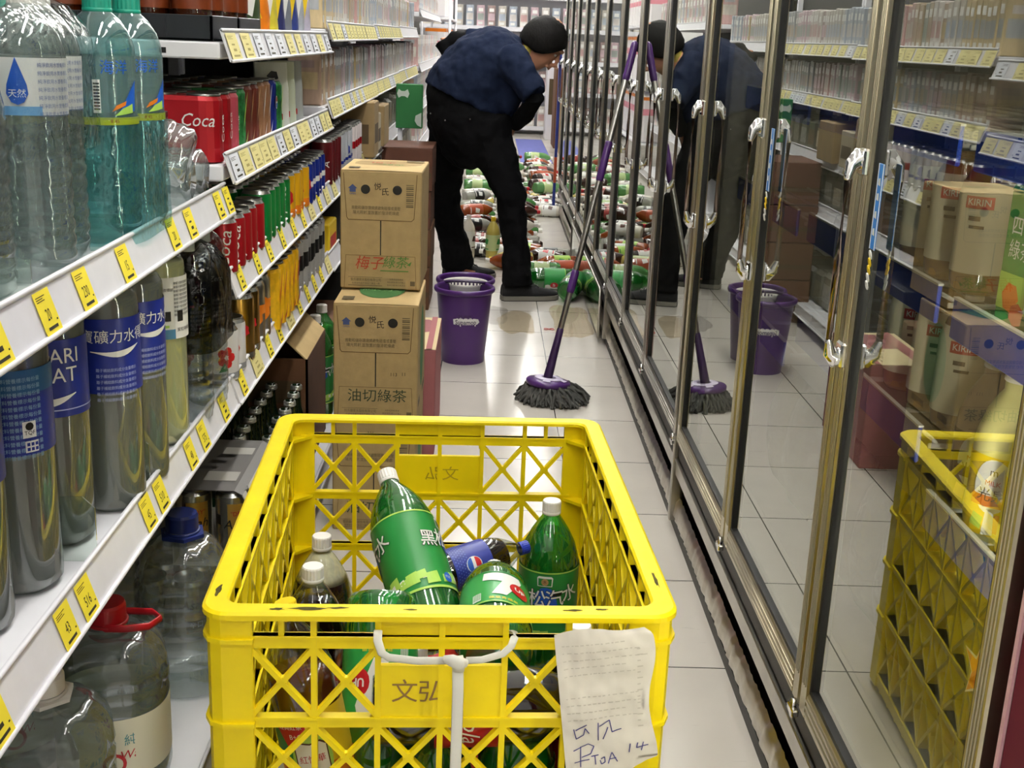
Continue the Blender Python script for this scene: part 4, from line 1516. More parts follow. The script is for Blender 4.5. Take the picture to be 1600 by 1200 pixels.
# ------------------------------------------------------------------ mop leaning on the fridge
MA, MB_ = Vector((.236, 4.045, .088)), Vector((.489, 4.262, 1.215))
mop = thing('spin_mop', 'round grey yarn mop with steel handle leaning on the fridge doors', 'mop', (.236, 4.045, 0))
og = Vector((.236, 4.045, 0))
def mp(t):
    return tuple(MA.lerp(MB_, t) - og)
def seg(name, t0, t1, r, m, lab=None, n=14):
    b = MB(m); b.tube([mp(t0), mp((t0 + t1) / 2), mp(t1)], r, n, round_ends=True); return b.build(name, mop, lab)
seg('handle', .10, .98, .0105, M_pole, 'steel handle')
seg('handle_socket', -.02, .14, [.017, .0145, .012], M_purpled)
seg('lock_collar', .262, .315, .0145, M_purple, 'purple collar')
seg('middle_collar', .60, .705, .0135, M_purple, 'purple collar')
b = MB(M_purple); b.tube([mp(.90 + .01 * i) for i in range(11)], [.0125 + .0008 * (i % 2) for i in range(11)], 14, round_ends=True); b.build('grip', mop, 'ribbed purple grip')
b = MB(M_purple, M_lilac)
b.at((0, 0, .062), (R(-4), R(5), 0))
b.lathe([(0, -.012), (.070, -.012), (.078, -.006), (.079, .004), (.074, .010), (.05, .015), (.03, .018), (0, .018)], 40)
b.use(M_lilac); b.lathe([(.026, .0192), (.030, .0205), (.046, .0192), (.050, .0165)], 32)
for a0 in (-.4, .9):
    b.add([((.050 + .016 * (k % 2)) * math.sin(a0 + .09 * (k // 2)), -(.050 + .016 * (k % 2)) * math.cos(a0 + .09 * (k // 2)), .0175 - .0030 * (k % 2)) for k in range(12)], [(2 * k, 2 * k + 1, 2 * k + 3, 2 * k + 2) for k in range(5)], False)
b.build('mop_plate', mop)
b = MB(M_mop)
for i in range(190):
    a = 2 * PI * i / 190 + rnd.uniform(-.03, .03)
    L = rnd.uniform(.104, .128) + (.012 if math.sin(a) > .3 else 0)
    c, s = math.sin(a), -math.cos(a)
    lay = i % 3
    zt = .052 - .010 * lay
    t_ = rnd.uniform(-.25, .25)
    pts = []
    for f in (0, .25, .5, .75, 1):
        rr = .05 + (L - .05) * f
        aa = a + t_ * f * f * .4 + .05 * math.sin(f * 9 + i)
        pts.append((rr * math.sin(aa) + .012 * f + rnd.uniform(-.003, .003), -rr * math.cos(aa) + rnd.uniform(-.003, .003), max(.006, zt * (1 - f ** 1.8) + .008 + .006 * math.sin(i * 1.7 + f * 6) + rnd.uniform(-.003, .004))))
    q = rnd.uniform(.8, 1.25)
    b.tube(pts, [.0042 * q, .0050 * q, .0056 * q, .0052 * q, .0040 * q], 6, round_ends=True)
b.build('yarn_fringe', mop, 'grey yarn fringe')

# ------------------------------------------------------------------ goods on the nearest shelf
ZA1, ZA2, ZDK = .920, .545, .101
PW = [(0, .004), (.040, .0), (.052, .008), (.053, .02), (.053, .205), (.052, .215), (.047, .238), (.038, .258), (.026, .276), (.017, .290), (.0145, .297), (.0145, .312), (0, .312)]


PS = [(0, .004), (.040, .0), (.052, .008), (.053, .02), (.053, .246), (.052, .256), (.046, .272), (.034, .288), (.020, .299), (.0150, .304), (.0145, .312), (.0145, .326), (0, .326)]


PT = [(0, .004), (.040, .0), (.052, .008), (.053, .02), (.053, .282), (.052, .290), (.045, .301), (.030, .312), (.018, .318), (.0145, .322), (.0145, .332), (0, .332)]


def art_drop(b, Rr, z0, z1):
    for a in (-.08, -.08 + PI):
        b.use(M_lpblue); b.wpoly([(0, .028), (.006, .012), (.011, -.002), (.012, -.012), (.007, -.021), (0, -.024), (-.007, -.021), (-.012, -.012), (-.011, -.002), (-.006, .012)], Rr + .0003, (z0 + z1) / 2 + .004, a)
        b.use(mat('wave_blue', '#6ea5d2', .4)); b.wrect(-.028, .026, z0, z0 + .010, Rr + .0003, a)
        b.use(M_lwhite); b.wtext('天然', .010, Rr + .0007, (z0 + z1) / 2 - .008, a)
        b.use(mat('small_blue_print', '#5b6fa8', .5))
        for k in range(7):
            b.wtext('純淨飲用水營養標示', .0055, Rr + .0003, z1 - .008 - k * .009, a + .95, sx=.9)


def art_teal(b, Rr, z0, z1):
    b.use(M_lyel); b.wrect(-PI * Rr, PI * Rr, z0, z0 + .010, Rr)
    b.use(M_lwhite); b.wrect(-.006, .004, z0 + .016, z0 + .06, Rr + .0002, .0)
    b.use(M_ink)
    for k in range(9):
        b.wrect(-.005, .003, z0 + .020 + k * .0042, z0 + .0222 + k * .0042, Rr + .0005, .0)
    b.use(M_lpblue); b.wtext('海洋', .020, Rr + .0002, z0 + .075, .5); b.wpoly([(0, 0), (.03, .004), (.034, .045), (.02, .03)], Rr + .0002, z0 + .014, .55)
    b.use(M_llime); b.wpoly([(0, 0), (.03, .004), (.03, .016), (.012, .010)], Rr + .0004, z0 + .012, .45)
    b.use(M_lorange); b.wpoly([(0, 0), (.02, .008), (.022, .014), (.006, .008)], Rr + .0006, z0 + .018, .38)
    b.use(M_lred); b.wtext('8 45', .007, Rr + .0004, z0 + .005, .45)


M_labclear = film_mat('printed_clear_label', '#e6f0f0', gloss=.08, rough=.15, body=.18, bodycol='#cfe0e2')
K_drop = bottle('water_bottle', 'bottle', '-', M_water, None, cap=M_cap, lab=M_lwhite, art=art_drop, lz=(.195, .258), r=.046, h=.326, prof=PS, ribs=(.02, .185, 9))
K_teal = bottle('water_bottle', 'bottle', '-', M_waterteal, None, cap=M_capteal, lab=M_labclear, art=art_teal, lz=(.165, .256), r=.047, h=.328, prof=PS, capr=.019, ribs=(.02, .06, 2))
K_ribbed = bottle('water_bottle', 'bottle', '-', M_water, None, cap=M_cap, r=.045, h=.300, prof=PW, ribs=(.015, .20, 12))
A1 = [(K_ribbed, -.565, 1.318, 'clear ribbed water bottle without label in view, nearest on the upper shelf'),
      (K_drop, -.536, 1.430, 'clear water bottle with blue drop label under film, second on the upper shelf'),
      (K_drop, -.552, 1.530, 'clear water bottle with drop label beside the teal bottle, third on the upper shelf'),
      (K_drop, -.634, 1.40, 'water bottle in the rear row behind the nearest drop label bottle'),
      (K_drop, -.645, 1.50, 'water bottle in the rear row behind the second drop label bottle'),
      (K_drop, -.625, 1.30, 'water bottle at the near end of the rear row on the upper shelf'),
      (K_drop, -.56, 1.235, 'water bottle at the frame edge, nearest end of the upper shelf'),
      (K_teal, -.538, 1.712, 'teal tinted water bottle with yellow band label and teal cap'),
      (K_teal, -.527, 1.810, 'teal tinted water bottle half hidden behind the teal capped one'),
      (K_teal, -.640, 1.74, 'teal tinted water bottle in the rear row behind the teal capped one'),
      (K_teal, -.655, 1.66, 'teal tinted water bottle in the rear row nearest the drop label bottles')]
for K, x, y, lb in A1:
    K.place((x, y, ZA1), (0, 0, .28 + rnd.uniform(-.1, .1)), lb, 'water bottles on the upper near shelf')
K_ribbed.place((-.478, 1.955, ZA1 + .092), frombase((-.93, -.12, .30), .3), 'clear ribbed bottle lying with its base outward, upper of two', 'clear bottles lying on the upper shelf', 1.15)
K_ribbed.place((-.500, 2.045, ZA1 + .048), frombase((-.98, .02, .02), .3), 'clear ribbed bottle lying with its base outward, lower of two', 'clear bottles lying on the upper shelf')
K_ribbed.place((-.500, 2.145, ZA1 + .048), frombase((-.98, .02, .02), .9), 'clear ribbed bottle lying flat nearest the can multipacks', 'clear bottles lying on the upper shelf')


def hood(cx, cy_, rx, ry, z0, z1, m, label, zmid):
    """Crinkled shrink film over bottle tops."""
    b = MB(m)
    rings = []
    for k in range(9):
        f = k / 8
        z = z0 + (z1 - z0) * f
        s = 1.0 if z < zmid else math.sqrt(max(.02, 1 - ((z - zmid) / (z1 - zmid + .004)) ** 2)) * .97 + .03
        ring = []
        for i in range(40):
            a = 2 * PI * i / 40
            c, s_ = abs(math.cos(a)), abs(math.sin(a))
            q = (c ** 5 + s_ ** 5) ** (-1 / 5)
            w = 1 + .035 * noise.noise(Vector((math.cos(a) * 2.2, math.sin(a) * 2.2, f * 4 + cx * 9)))
            ring.append((cx + rx * q * s * w * math.cos(a), cy_ + ry * q * s * w * math.sin(a), z))
        rings.append(ring)
    loft(b, rings, True, False)
    b.add(rings[-1], [tuple(range(40))], True)
    return tag(b.build('shrink_film'), label, 'film')


hood(-.588, 1.445, .100, .150, ZA1 + .15, ZA1 + .340, M_film, 'clear shrink film over the drop label water bottles', ZA1 + .265)
hood(-.585, 1.745, .108, .128, ZA1 + .006, ZA1 + .175, M_filmteal, 'crinkled teal film round the teal water bottles', ZA1 + .19)


def art_isot(b, Rr, z0, z1):
    b.use(mat('teal_blue_label', '#1f5a8c', .35)); b.wrect(-PI * Rr, PI * Rr, z0 + .075, z1, Rr)
    b.use(mat('light_small_print', '#8fb4cf', .5))
    for k in range(12):
        b.wtext('運動飲料營養標示每份量', .006, Rr + .0003, z1 - .012 - k * .0085, .35, sx=.95)
        b.wtext('電解質補給原料水蔗糖', .006, Rr + .0003, z1 - .012 - k * .0085, -.95, sx=.95)
    b.use(M_lwhite); b.wrect(.006, .022, z0 + .022, z0 + .042, Rr + .0005, .35); b.wrect(.008, .024, z0 + .004, z0 + .018, Rr + .0005, .35)
    b.use(M_ink); b.wtext('TQF', .007, Rr + .0009, z0 + .028, .35 + .014 / Rr); b.wpoly([(.005 * math.cos(i * PI / 5), .005 * math.sin(i * PI / 5)) for i in range(10)], Rr + .0009, z0 + .036, .35 + .014 / Rr)
    b.use(M_lblue)
    for i in range(3):
        for k in range(2):
            b.wrect(.010 + i * .005, .0135 + i * .005, z0 + .006 + k * .006, z0 + .010 + k * .006, Rr + .0009, .35)


def swoosh(b, Rr, z, a, s=1.0):
    b.use(M_lwhite)
    n = 14
    for i in range(n):
        x0, x1 = -.040 * s + .080 * s * i / n, -.040 * s + .080 * s * (i + 1) / n
        def f(x):
            u = (x / s + .04) / .08
            return .010 * math.sin(u * PI) ** 1.2 * s * (0.3 + u), -.004 * math.sin(u * PI) * s + .006 * u
        t0, m0 = f(x0); t1, m1 = f(x1)
        b.wpoly([(x0, m0 - t0), (x1, m1 - t1), (x1, m1 + .001), (x0, m0 + .001)], Rr + .0003, z, a)


def art_sweat(b, Rr, z0, z1):
    for a in (.12, .12 + PI):
        b.use(M_lwhite); b.wtext('POCARI', .028, Rr + .0004, z1 - .022, a, sx=.95); b.wtext('SWEAT', .028, Rr + .0004, z1 - .047, a, sx=.95)
        swoosh(b, Rr, z0 + .024, a, 1.0)
    b.use(mat('pale_print_line', '#a9b4dd', .5)); b.wrect(-PI * Rr, PI * Rr, z0 + .009, z0 + .0105, Rr + .0002)


def art_mineral(b, Rr, z0, z1):
    for a in (.25, .25 + PI):
        b.use(M_lwhite); b.wtext('寶礦力水得', .020, Rr + .0004, z1 - .026, a); swoosh(b, Rr, z1 - .046, a, .9)
        b.use(mat('pale_print_line', '#a9b4dd', .5))
        for k in range(6):
            b.wtext('離子補給飲料成分含量標示', .0055, Rr + .0003, z1 - .072 - k * .0085, a, sx=.9)
    b.use(M_lwhite); b.wrect(-.014, .008, z0 + .05, z0 + .072, Rr + .0003, -.95)
    b.use(M_lblue)
    for i in range(5):
        for k in range(5):
            if (i * 3 + k * 5) % 4:
                b.wrect(-.012 + i * .0036, -.0092 + i * .0036, z0 + .052 + k * .0036, z0 + .0548 + k * .0036, Rr + .0006, -.95)


def art_lemonw(b, Rr, z0, z1):
    b.use(mat('soft_blue_label', '#4f86ad', .4)); b.wrect(-PI * Rr, PI * Rr, z0, z0 + .016, Rr)
    b.use(M_llime); b.wpoly([(-.05, 0), (.02, .001), (.02, .005), (-.05, .008)], Rr + .0003, z0 + .018, -.3)
    b.use(mat('label_white_strip', '#f1f1ee', .4)); b.wrect(-.008, .034, z0, z1, Rr + .0004, .6)
    b.use(M_ink)
    for k in range(9):
        b.wtext('檸檬汁飲料營養標示成分', .0052, Rr + .0008, z1 - .010 - k * .0065, .6 + .013 / Rr, sx=.8)
    b.wrect(-.004, .008, z0 + .028, z0 + .046, Rr + .0008, .6)
    b.wtext('果粒檸檬水', .0075, Rr + .0008, z0 + .014, .6 + .013 / Rr)
    b.wtext('回收標誌', .006, Rr + .0004, z1 - .02, .1)
    b.wrect(-.006, .006, z0 + .03, z0 + .046, Rr + .0004, .1)


def art_black(b, Rr, z0, z1):
    for a in (.2, .2 + PI):
        b.use(M_lwhite); b.wtext('Zero', .014, Rr + .0004, z1 - .03, a, skew=.3)
        b.use(mat('pale_grey_print', '#9a9a94', .5))
        for k in range(6):
            b.wtext('黑松沙士碳酸飲料成分', .0052, Rr + .0003, z0 + .010 + k * .0072, a + .1, sx=.85)
        b.use(M_lred); b.wrect(-.018, -.010, z0 + .055, z0 + .059, Rr + .0004, a)


K_isot = bottle('sport_drink_bottle', 'bottle', '-', M_clear, M_watergrey, .94, M_cap, M_lblue, art_isot, (.182, .286), r=.048, h=.332, prof=PT)
K_sweat = bottle('sport_drink_bottle', 'bottle', '-', M_clear, M_watergrey, .94, M_cap, M_lblue, art_sweat, (.184, .286), r=.046, h=.332, prof=PT)
K_mineral = bottle('sport_drink_bottle', 'bottle', '-', M_clear, M_watergrey, .94, M_cap, M_lblue, art_mineral, (.180, .286), r=.046, h=.332, prof=PT)
K_lemon = bottle('lemon_drink_bottle', 'bottle', '-', M_clear, M_lemon, .94, M_cap, M_lwhite, art_lemonw, (.185, .286), r=.041, h=.330, prof=PT)
K_black = bottle('soda_bottle', 'bottle', '-', M_clear, None, .9, M_cap, M_lblack, art_black, (.155, .270), r=.038, h=.318, prof=PT, ribs=(.015, .12, 6))
M_smoke = film_mat('smoky_drink', '#b9bcbc', gloss=.2, rough=.05)
for K, x, y, z, lb in (
        (K_isot, -.560, 1.372, -.15, 'sport drink bottle with teal blue small print label, nearest on the lower shelf'),
        (K_sweat, -.562, 1.515, -.25, 'sport drink bottle with large white letters on blue, second on the lower shelf'),
        (K_mineral, -.528, 1.640, .05, 'sport drink bottle with white characters and swoosh on blue, third on the lower shelf'),
        (K_mineral, -.522, 1.748, .35, 'blue label sport drink bottle just behind the one with the white characters'),
        (K_lemon, -.528, 1.925, .1, 'pale lemon drink bottle with white printed label on the lower shelf'),
        (K_black, -.512, 2.050, .2, 'black label soda bottle with clear ribbed base beside the lemon drink'),
        (K_black, -.508, 2.150, .3, 'black label soda bottle nearest the white picture cans'),
        (K_isot, -.665, 1.40, .3, 'sport drink bottle in the rear row behind the nearest one'),
        (K_sweat, -.655, 1.52, .2, 'sport drink bottle in the rear row behind the large white letters'),
        (K_mineral, -.635, 1.62, .5, 'sport drink bottle in the rear row behind the white characters'),
        (K_mineral, -.630, 1.73, .5, 'sport drink bottle in the rear row beside the lemon drink'),
        (K_lemon, -.625, 1.93, .1, 'pale lemon drink bottle in the rear row of the lower shelf'),
        (K_black, -.60, 2.06, .2, 'black label soda bottle in the rear row behind the first black one'),
        (K_black, -.595, 2.15, .2, 'black label soda bottle in the rear row behind the second black one'),
        (K_isot, -.575, 1.255, .1, 'sport drink bottle at the frame edge of the lower shelf')):
    K.place((x, y, ZA2), (0, 0, .30 + z), lb, 'drink bottles on the lower near shelf')
hood(-.552, 2.10, .092, .10, ZA2 + .13, ZA2 + .318, film_mat('dark_shrink_film', '#7a7c7c', gloss=.07, rough=.08, bump=.8, bscale=30), 'grey shrink film over the black label soda bottles', ZA2 + .235)

# clear acrylic dividers
for i, (y, w) in enumerate(((1.44, 'beside the nearest sport drink'), (1.69, 'between the two white character sport drinks'), (1.80, 'in front of the lemon drink'))):
    b = MB(M_guard)
    b.prism([(-.49, ZA2), (-.49, ZA2 + .075), (-.505, ZA2 + .09), (-.62, ZA2 + .09), (-.62, ZA2)], -.001, .001)
    b.v = [(x, y + z_, yy) for x, yy, z_ in b.v]
    o = b.build('shelf_divider'); tag(o, 'clear plastic shelf divider ' + w, 'divider')
for i, y in enumerate((1.29, 1.70)):
    b = MB(M_guard)
    b.prism([(-.492, ZA1), (-.492, ZA1 + .05), (-.60, ZA1 + .05), (-.60, ZA1)], -.001, .001)
    b.v = [(x, y - .075 * (i == 1) + z_, yy) for x, yy, z_ in b.v]
    o = b.build('shelf_divider'); tag(o, f'clear low divider on the upper shelf {"by the nearest water bottle" if i == 0 else "by the teal bottle"}', 'divider')

# ------------------------------------------------------------------ big water jugs on the base deck
def jug(name, label, capm, r, h, lab, loop, art=None, rows=9):
    t = thing(name, label, 'water jug')
    prof = [(0, .012), (r * .7, .0), (r * .93, .006), (r, .03)]
    z = .035
    zs = h * .60
    while z < zs:
        prof += [(r, z), (r * 1.0, z + .016), (r * .965, z + .021), (r * .965, z + .024)]
        z += .028
    for f in (0, .2, .4, .6, .75, .88, .96, 1):
        a = f * PI / 2
        prof.append((.026 + (r - .026) * math.cos(a) ** .8 if f < 1 else .026, zs + .01 + (h * .86 - zs - .01) * math.sin(a) ** 1.0))
    prof += [(.024, h * .88), (.024, h * .93), (0, h * .93)]
    flute = lambda rr, zz, a: rr * (1 + .022 * math.cos(12 * a) * max(0, min(1, (zz - zs * .8) / .03)) * (1 if zz < h * .84 else 0))
    b = MB(M_water); b.lathe(prof, 72, flute, sq=.05); b.build('body', t)
    b = MB(capm)
    b.lathe([(.027, h * .89), (.030, h * .892), (.030, h * .905), (.027, h * .906)], 32)
    b.lathe([(.027, h * .908), (.027, h * .985), (.025, h), (0, h)], 48, lambda rr, zz, a: rr * (1 + .012 * math.cos(40 * a)) if rr > .026 else rr, smooth=False)
    b.build('cap', t)
    b = MB(capm)
    if loop == 'ring':
        pts = [(.0, -.027), (.028, -.030), (.062, -.024), (.076, .0), (.062, .022), (.028, .028), (0, .027), (-.027, .0)]
        pts = [(x, y, h * .898 - .04 * max(0, x) * .2) for x, y in pts]
        b.tube(pts, [(.0022, .006)] * len(pts), 8, closed=True)
        b.build('carry_ring', t)
    else:
        b.lathe([(.030, h * .872), (.040, h * .874), (.040, h * .893), (.030, h * .895)], 6, smooth=False)
        b.lathe([(.029, h * .895), (.029, h * .905)], 32)
        b.build('neck_collar', t)
    if lab:
        b = MB(lab); b.lathe([(r * 1.006, h * .18), (r * 1.006, h * .50)], 72, sq=.05)
        if art:
            art(b, r * 1.04, h * .18, h * .50)
        b.build('label', t)
    return Kind(t)


M_cream = mat('label_cream', '#e4dfc6', .5)


def art_jug(b, Rr, z0, z1):
    b.use(mat('teal_print', '#4f8f94', .5)); b.wtext('純水', .020, Rr, z1 - .035, .55)
    b.use(M_lred); b.wtext('Water', .020, Rr, z1 - .058, .55, skew=.2)
    b.wpoly([(.017 * math.cos(i * PI / 9), .017 * math.sin(i * PI / 9)) for i in range(18)], Rr + .0004, z1 - .070, .15)
    b.use(M_cream); b.wpoly([(.012 * math.cos(i * PI / 9), .012 * math.sin(i * PI / 9)) for i in range(18)], Rr + .0008, z1 - .070, .15)


K_redjug = jug('water_jug', '-', M_capred, .083, .300, M_cream, 'ring', art_jug)
K_whitejug = jug('water_jug', '-', M_cap, .086, .285, None, 'collar')
K_bluejug = jug('water_jug', '-', M_capdblue, .074, .322, None, 'collar')
K_redjug.place((-.540, 1.612, ZDK), (0, 0, .15), 'clear water jug with red cap and carry ring, on the base deck')
K_whitejug.place((-.570, 1.432, ZDK), (0, 0, .2), 'clear water jug with white cap, nearest on the base deck')
K_bluejug.place((-.502, 1.905, ZDK), (0, 0, .3), 'clear water jug with dark blue cap beside the beer cans')
K_redjug.place((-.725, 1.66, ZDK), (0, 0, .4), 'water jug in the rear row behind the red capped jug')
K_bluejug.place((-.665, 1.93, ZDK), (0, 0, .3), 'water jug in the rear row behind the dark blue capped jug')
K_whitejug.place((-.60, 1.235, ZDK), (0, 0, .2), 'clear water jug with white cap at the near end of the base deck')

# ------------------------------------------------------------------ cans
def can(name, cat, body, r=.033, h=.122, art=None, lid=M_canlid, metal_ends=M_silver):
    t = thing(name, '-', cat)
    b = MB(body, metal_ends)
    b.use(metal_ends)
    b.lathe([(0, .003), (r * .72, .002), (r * .78, 0), (r * .86, .003), (r * .98, .010)], 22)
    b.use(body); b.lathe([(r * .98, .010), (r, .014), (r, h - .016), (r * .97, h - .010)], 22)
    b.use(metal_ends); b.lathe([(r * .97, h - .010), (r * .84, h - .003)], 22)
    if art:
        art(b, r + .0004, .014, h - .016)
    b.build('can_body', t)
    b = MB(lid)
    b.lathe([(r * .84, h - .003), (r * .86, h), (r * .80, h), (r * .77, h - .005), (0, h - .005)], 22)
    b.tube([(.004, -.008, h - .0035), (.0, .009, h - .0035)], [(.005, .001), (.007, .001)], 8, round_ends=True)
    b.build('can_lid', t)
    return Kind(t)


def simple_can_art(text, col, size=.03, a=.5, band=None, rot=0, small=None):
    """Front mark of a can: real lettering where the photo shows it, else a 'blob' or 'flower' patch."""
    def fn(b, Rr, z0, z1):
        if band:
            b.use(band[0]); b.wrect(-PI * Rr, PI * Rr, z0 + band[1], z0 + band[2], Rr)
        for aa in (a, a + PI):
            b.use(col)
            zc = (z0 + z1) / 2
            if text == 'flower':
                for k in range(5):
                    cx, cz = .011 * math.cos(k * 1.257), .013 * math.sin(k * 1.257)
                    b.wpoly([(cx + .008 * math.cos(j * PI / 4), cz + .009 * math.sin(j * PI / 4)) for j in range(8)], Rr + .0003 + .00005 * k, zc, aa)
                b.use(M_lgreend); b.wpoly([(-.016, -.03), (.002, -.026), (-.004, -.010)], Rr + .0007, zc, aa)
            elif text == 'blob':
                b.wpoly([((size * .5 + .003 * (j % 3)) * math.cos(j * PI / 6) * .8, (size * .5 + .004 * (j % 2)) * math.sin(j * PI / 6)) for j in range(12)], Rr + .0003, zc, aa)
            else:
                b.wtext(text, size, Rr + .0004, zc, aa, rot=rot, skew=.15)
            if small:
                b.use(small); b.wrect(-.006, .006, z0 + .012, z0 + .04, Rr + .0003, aa - 1.1)
                b.use(M_ink)
                for k in range(6):
                    b.wrect(-.005, .005, z0 + .014 + k * .004, z0 + .016 + k * .004, Rr + .0007, aa - 1.1)
    return fn


M_dred = mat('can_red', '#a51620', .28, metal=.35)
M_dgreen = mat('can_green', '#11803c', .28, metal=.35)
M_dgold = mat('can_amber', '#c2902c', .3, metal=.4)
M_dblue = mat('can_blue', '#1c2f8d', .28, metal=.3)
M_dmar = mat('can_dark_red', '#611a1e', .3, metal=.3)
M_pale = mat('can_pale', '#c9cdd4', .3, metal=.3)
K_ccan = can('drink_can', 'can', M_dred, .033, .115, simple_can_art('Coca', M_lwhite, .036, .3, rot=1.45, small=M_lwhite))
K_gcan = can('drink_can', 'can', M_dgreen, .033, .125, simple_can_art('Sprite', M_lwhite, .034, .5, rot=1.5, small=M_lwhite))
K_ycan = can('drink_can', 'can', mat('can_yellow', '#e2ab1f', .3, metal=.2), .033, .125, simple_can_art('blob', M_lred, .03, .4, (M_lorange, 0, .02)))
K_bcan = can('drink_can', 'can', M_dblue, .033, .125, simple_can_art('blob', M_lred, .03, .4, (M_lwhite, .04, .055)))
K_goldcan = can('beer_can', 'can', M_gold2, .034, .150, simple_can_art('blob', M_lred, .02, .5, (M_silver, .0, .012)))
K_orcan = can('drink_can', 'can', M_silver, .033, .148, simple_can_art('blob', M_lorange, .05, .4, (M_lorange, .06, .08)))
K_wcan = can('drink_can', 'can', mat('can_white', '#d7d6da', .3), .034, .118, simple_can_art('flower', M_lred, .034, .4, (mat('grey_band', '#85878c', .4), .0, .012)))
K_mcan = can('drink_can', 'can', M_dmar, .033, .148, simple_can_art('A', M_lwhite, .03, .3, rot=1.5))
K_pcan = can('drink_can', 'can', M_pale, .033, .148, simple_can_art('blob', M_lblue, .03, .4, (M_dblue, .03, .04)))
K_rwcan = can('drink_can', 'can', mat('can_cream', '#d9cfcf', .35), .033, .150, simple_can_art('blob', M_dred, .04, .4, (M_dred, .05, .075)))
K_bwcan = can('drink_can', 'can', mat('can_grey', '#a9aaa8', .35), .033, .148, simple_can_art('blob', M_lblack, .04, .4, (M_lblack, .05, .09)))

ZB3, ZB2, ZB1, ZB0 = .543, .755, .973, .193 + 1.0


def can_rows(K, what, xs, y0, n, z, pitch, shelf, grp):
    for r_, x in enumerate(xs):
        for i in range(n):
            row = ['front', 'second', 'third', 'fourth', 'rear'][r_]
            K.place((x + rnd.uniform(-.003, .003), y0 + i * pitch + rnd.uniform(-.002, .002), z), (0, 0, rnd.uniform(-.35, .35)),
                    f'{what}, {nth(i)} along the {row} row {shelf}', grp)


X4 = (-.512, -.582, -.652, -.722)
can_rows(K_ccan, 'red cola can', X4, 2.300, 5, ZB2, .0695, 'under the multipacks', 'red cola cans')
can_rows(K_gcan, 'green soda can', X4, 2.662, 5, ZB2, .0695, 'beside the red cola cans', 'green soda cans')
can_rows(K_ycan, 'yellow can', X4, 3.020, 4, ZB2, .0695, 'beside the green soda cans', 'yellow cans')
can_rows(K_bcan, 'blue can', X4, 3.305, 5, ZB2, .0695, 'beyond the yellow cans', 'blue cans')
can_rows(K_wcan, 'white picture can', X4[:2], 2.29, 2, ZB3, .072, 'beside the black bottles', 'white picture cans')
can_rows(K_goldcan, 'tall gold can', X4[:2], 2.445, 2, ZB3, .0715, 'beside the white picture cans', 'tall gold cans')
can_rows(K_orcan, 'tall silver can with orange print', X4[:2], 2.590, 2, ZB3, .0695, 'beside the gold cans', 'silver and orange cans')
can_rows(K_bwcan, 'tall grey and black can', X4[:2], 3.075, 8, ZB3, .0695, 'beyond the yellow packs', 'grey and black cans')


def sleeve(name, cat, body, w, d, h, label_art=None, lids=2, lid=M_canlid):
    """A short multipack: printed sleeve with rounded ends round two cans, lids showing on top."""
    t = thing(name, '-', cat)
    b = MB(body)
    pts = []
    rr = d / 2
    for cx, a0 in ((w / 2 - rr, -PI / 2), (-w / 2 + rr, PI / 2)):
        for i in range(9):
            a = a0 + PI * i / 8
            pts.append((cx + rr * math.cos(a), rr * math.sin(a)))
    top = [(x * .94, y * .90) for x, y in pts]
    rings = [[(x, y, z) for x, y in pts] for z in (0.002, h - .012)] + [[(x, y, h - .004) for x, y in top]]
    loft(b, rings, False, True)
    b.add(rings[-1], [tuple(range(len(pts)))], False)
    if label_art:
        label_art(b, w, d, h)
    b.build('sleeve', t)
    for k in range(lids):
        b = MB(lid)
        cx = (k - (lids - 1) / 2) * (w - d * .98) / max(1, lids - 1) if lids > 1 else 0
        b.at((cx, 0, 0)); b.lathe([(d * .44, h - .004), (d * .45, h), (d * .41, h), (d * .39, h - .003), (0, h - .003)], 20)
        b.build('can_lid', t)
    return Kind(t)


def pack_art(txt, col, size, mark=None):
    def fn(b, w, d, h):
        b.use(col)
        if txt == 'dot':
            for ux, o in (((0, 1, 0), (w / 2 + .0008, 0, h * .6)), ((1, 0, 0), (0, -d / 2 - .0008, h * .6))):
                b.use(M_lwhite); b.poly([(.013 * math.cos(i * PI / 8), .015 * math.sin(i * PI / 8)) for i in range(16)], o, ux)
                o2 = (o[0] + .0004 * (ux[1]), o[1] - .0004 * ux[0], o[2])
                b.use(M_lred); b.poly([(.011 * math.cos(i * PI / 8), .002 + .011 * math.sin(i * PI / 8)) for i in range(9)], o2, ux)
                b.use(M_lpblue); b.poly([(.011 * math.cos(i * PI / 8), -.002 - .011 * math.sin(i * PI / 8)) for i in range(9)], o2, ux)
        elif txt in ('swash', 'blob'):
            for ux, o, k in (((0, 1, 0), (w / 2 + .0008, 0, 0), d), ((1, 0, 0), (0, -d / 2 - .0008, 0), w * .6)):
                b.poly([(-k * .3, h * .40), (k * .02, h * .62), (k * .34, h * .92), (k * .10, h * .80), (-k * .2, h * .55)], o, ux)
                b.poly([(-k * .4, h * .05), (k * .1, h * .12), (k * .4, h * .34), (k * .12, h * .20)], o, ux)
        else:
            b.text(txt, size, (w * .26, -d / 2 - .0008, h * .62), sx=.9, skew=.3)
            b.text(txt, size * .8, (w / 2 + .0008, 0, h * .5), (0, 0, 1), (0, -1, 0), sx=.9)
        if mark:
            b.use(mark); b.rect(-w * .25, w * .25, h * .08, h * .22, (0, -d / 2 - .0007, 0))
    return fn


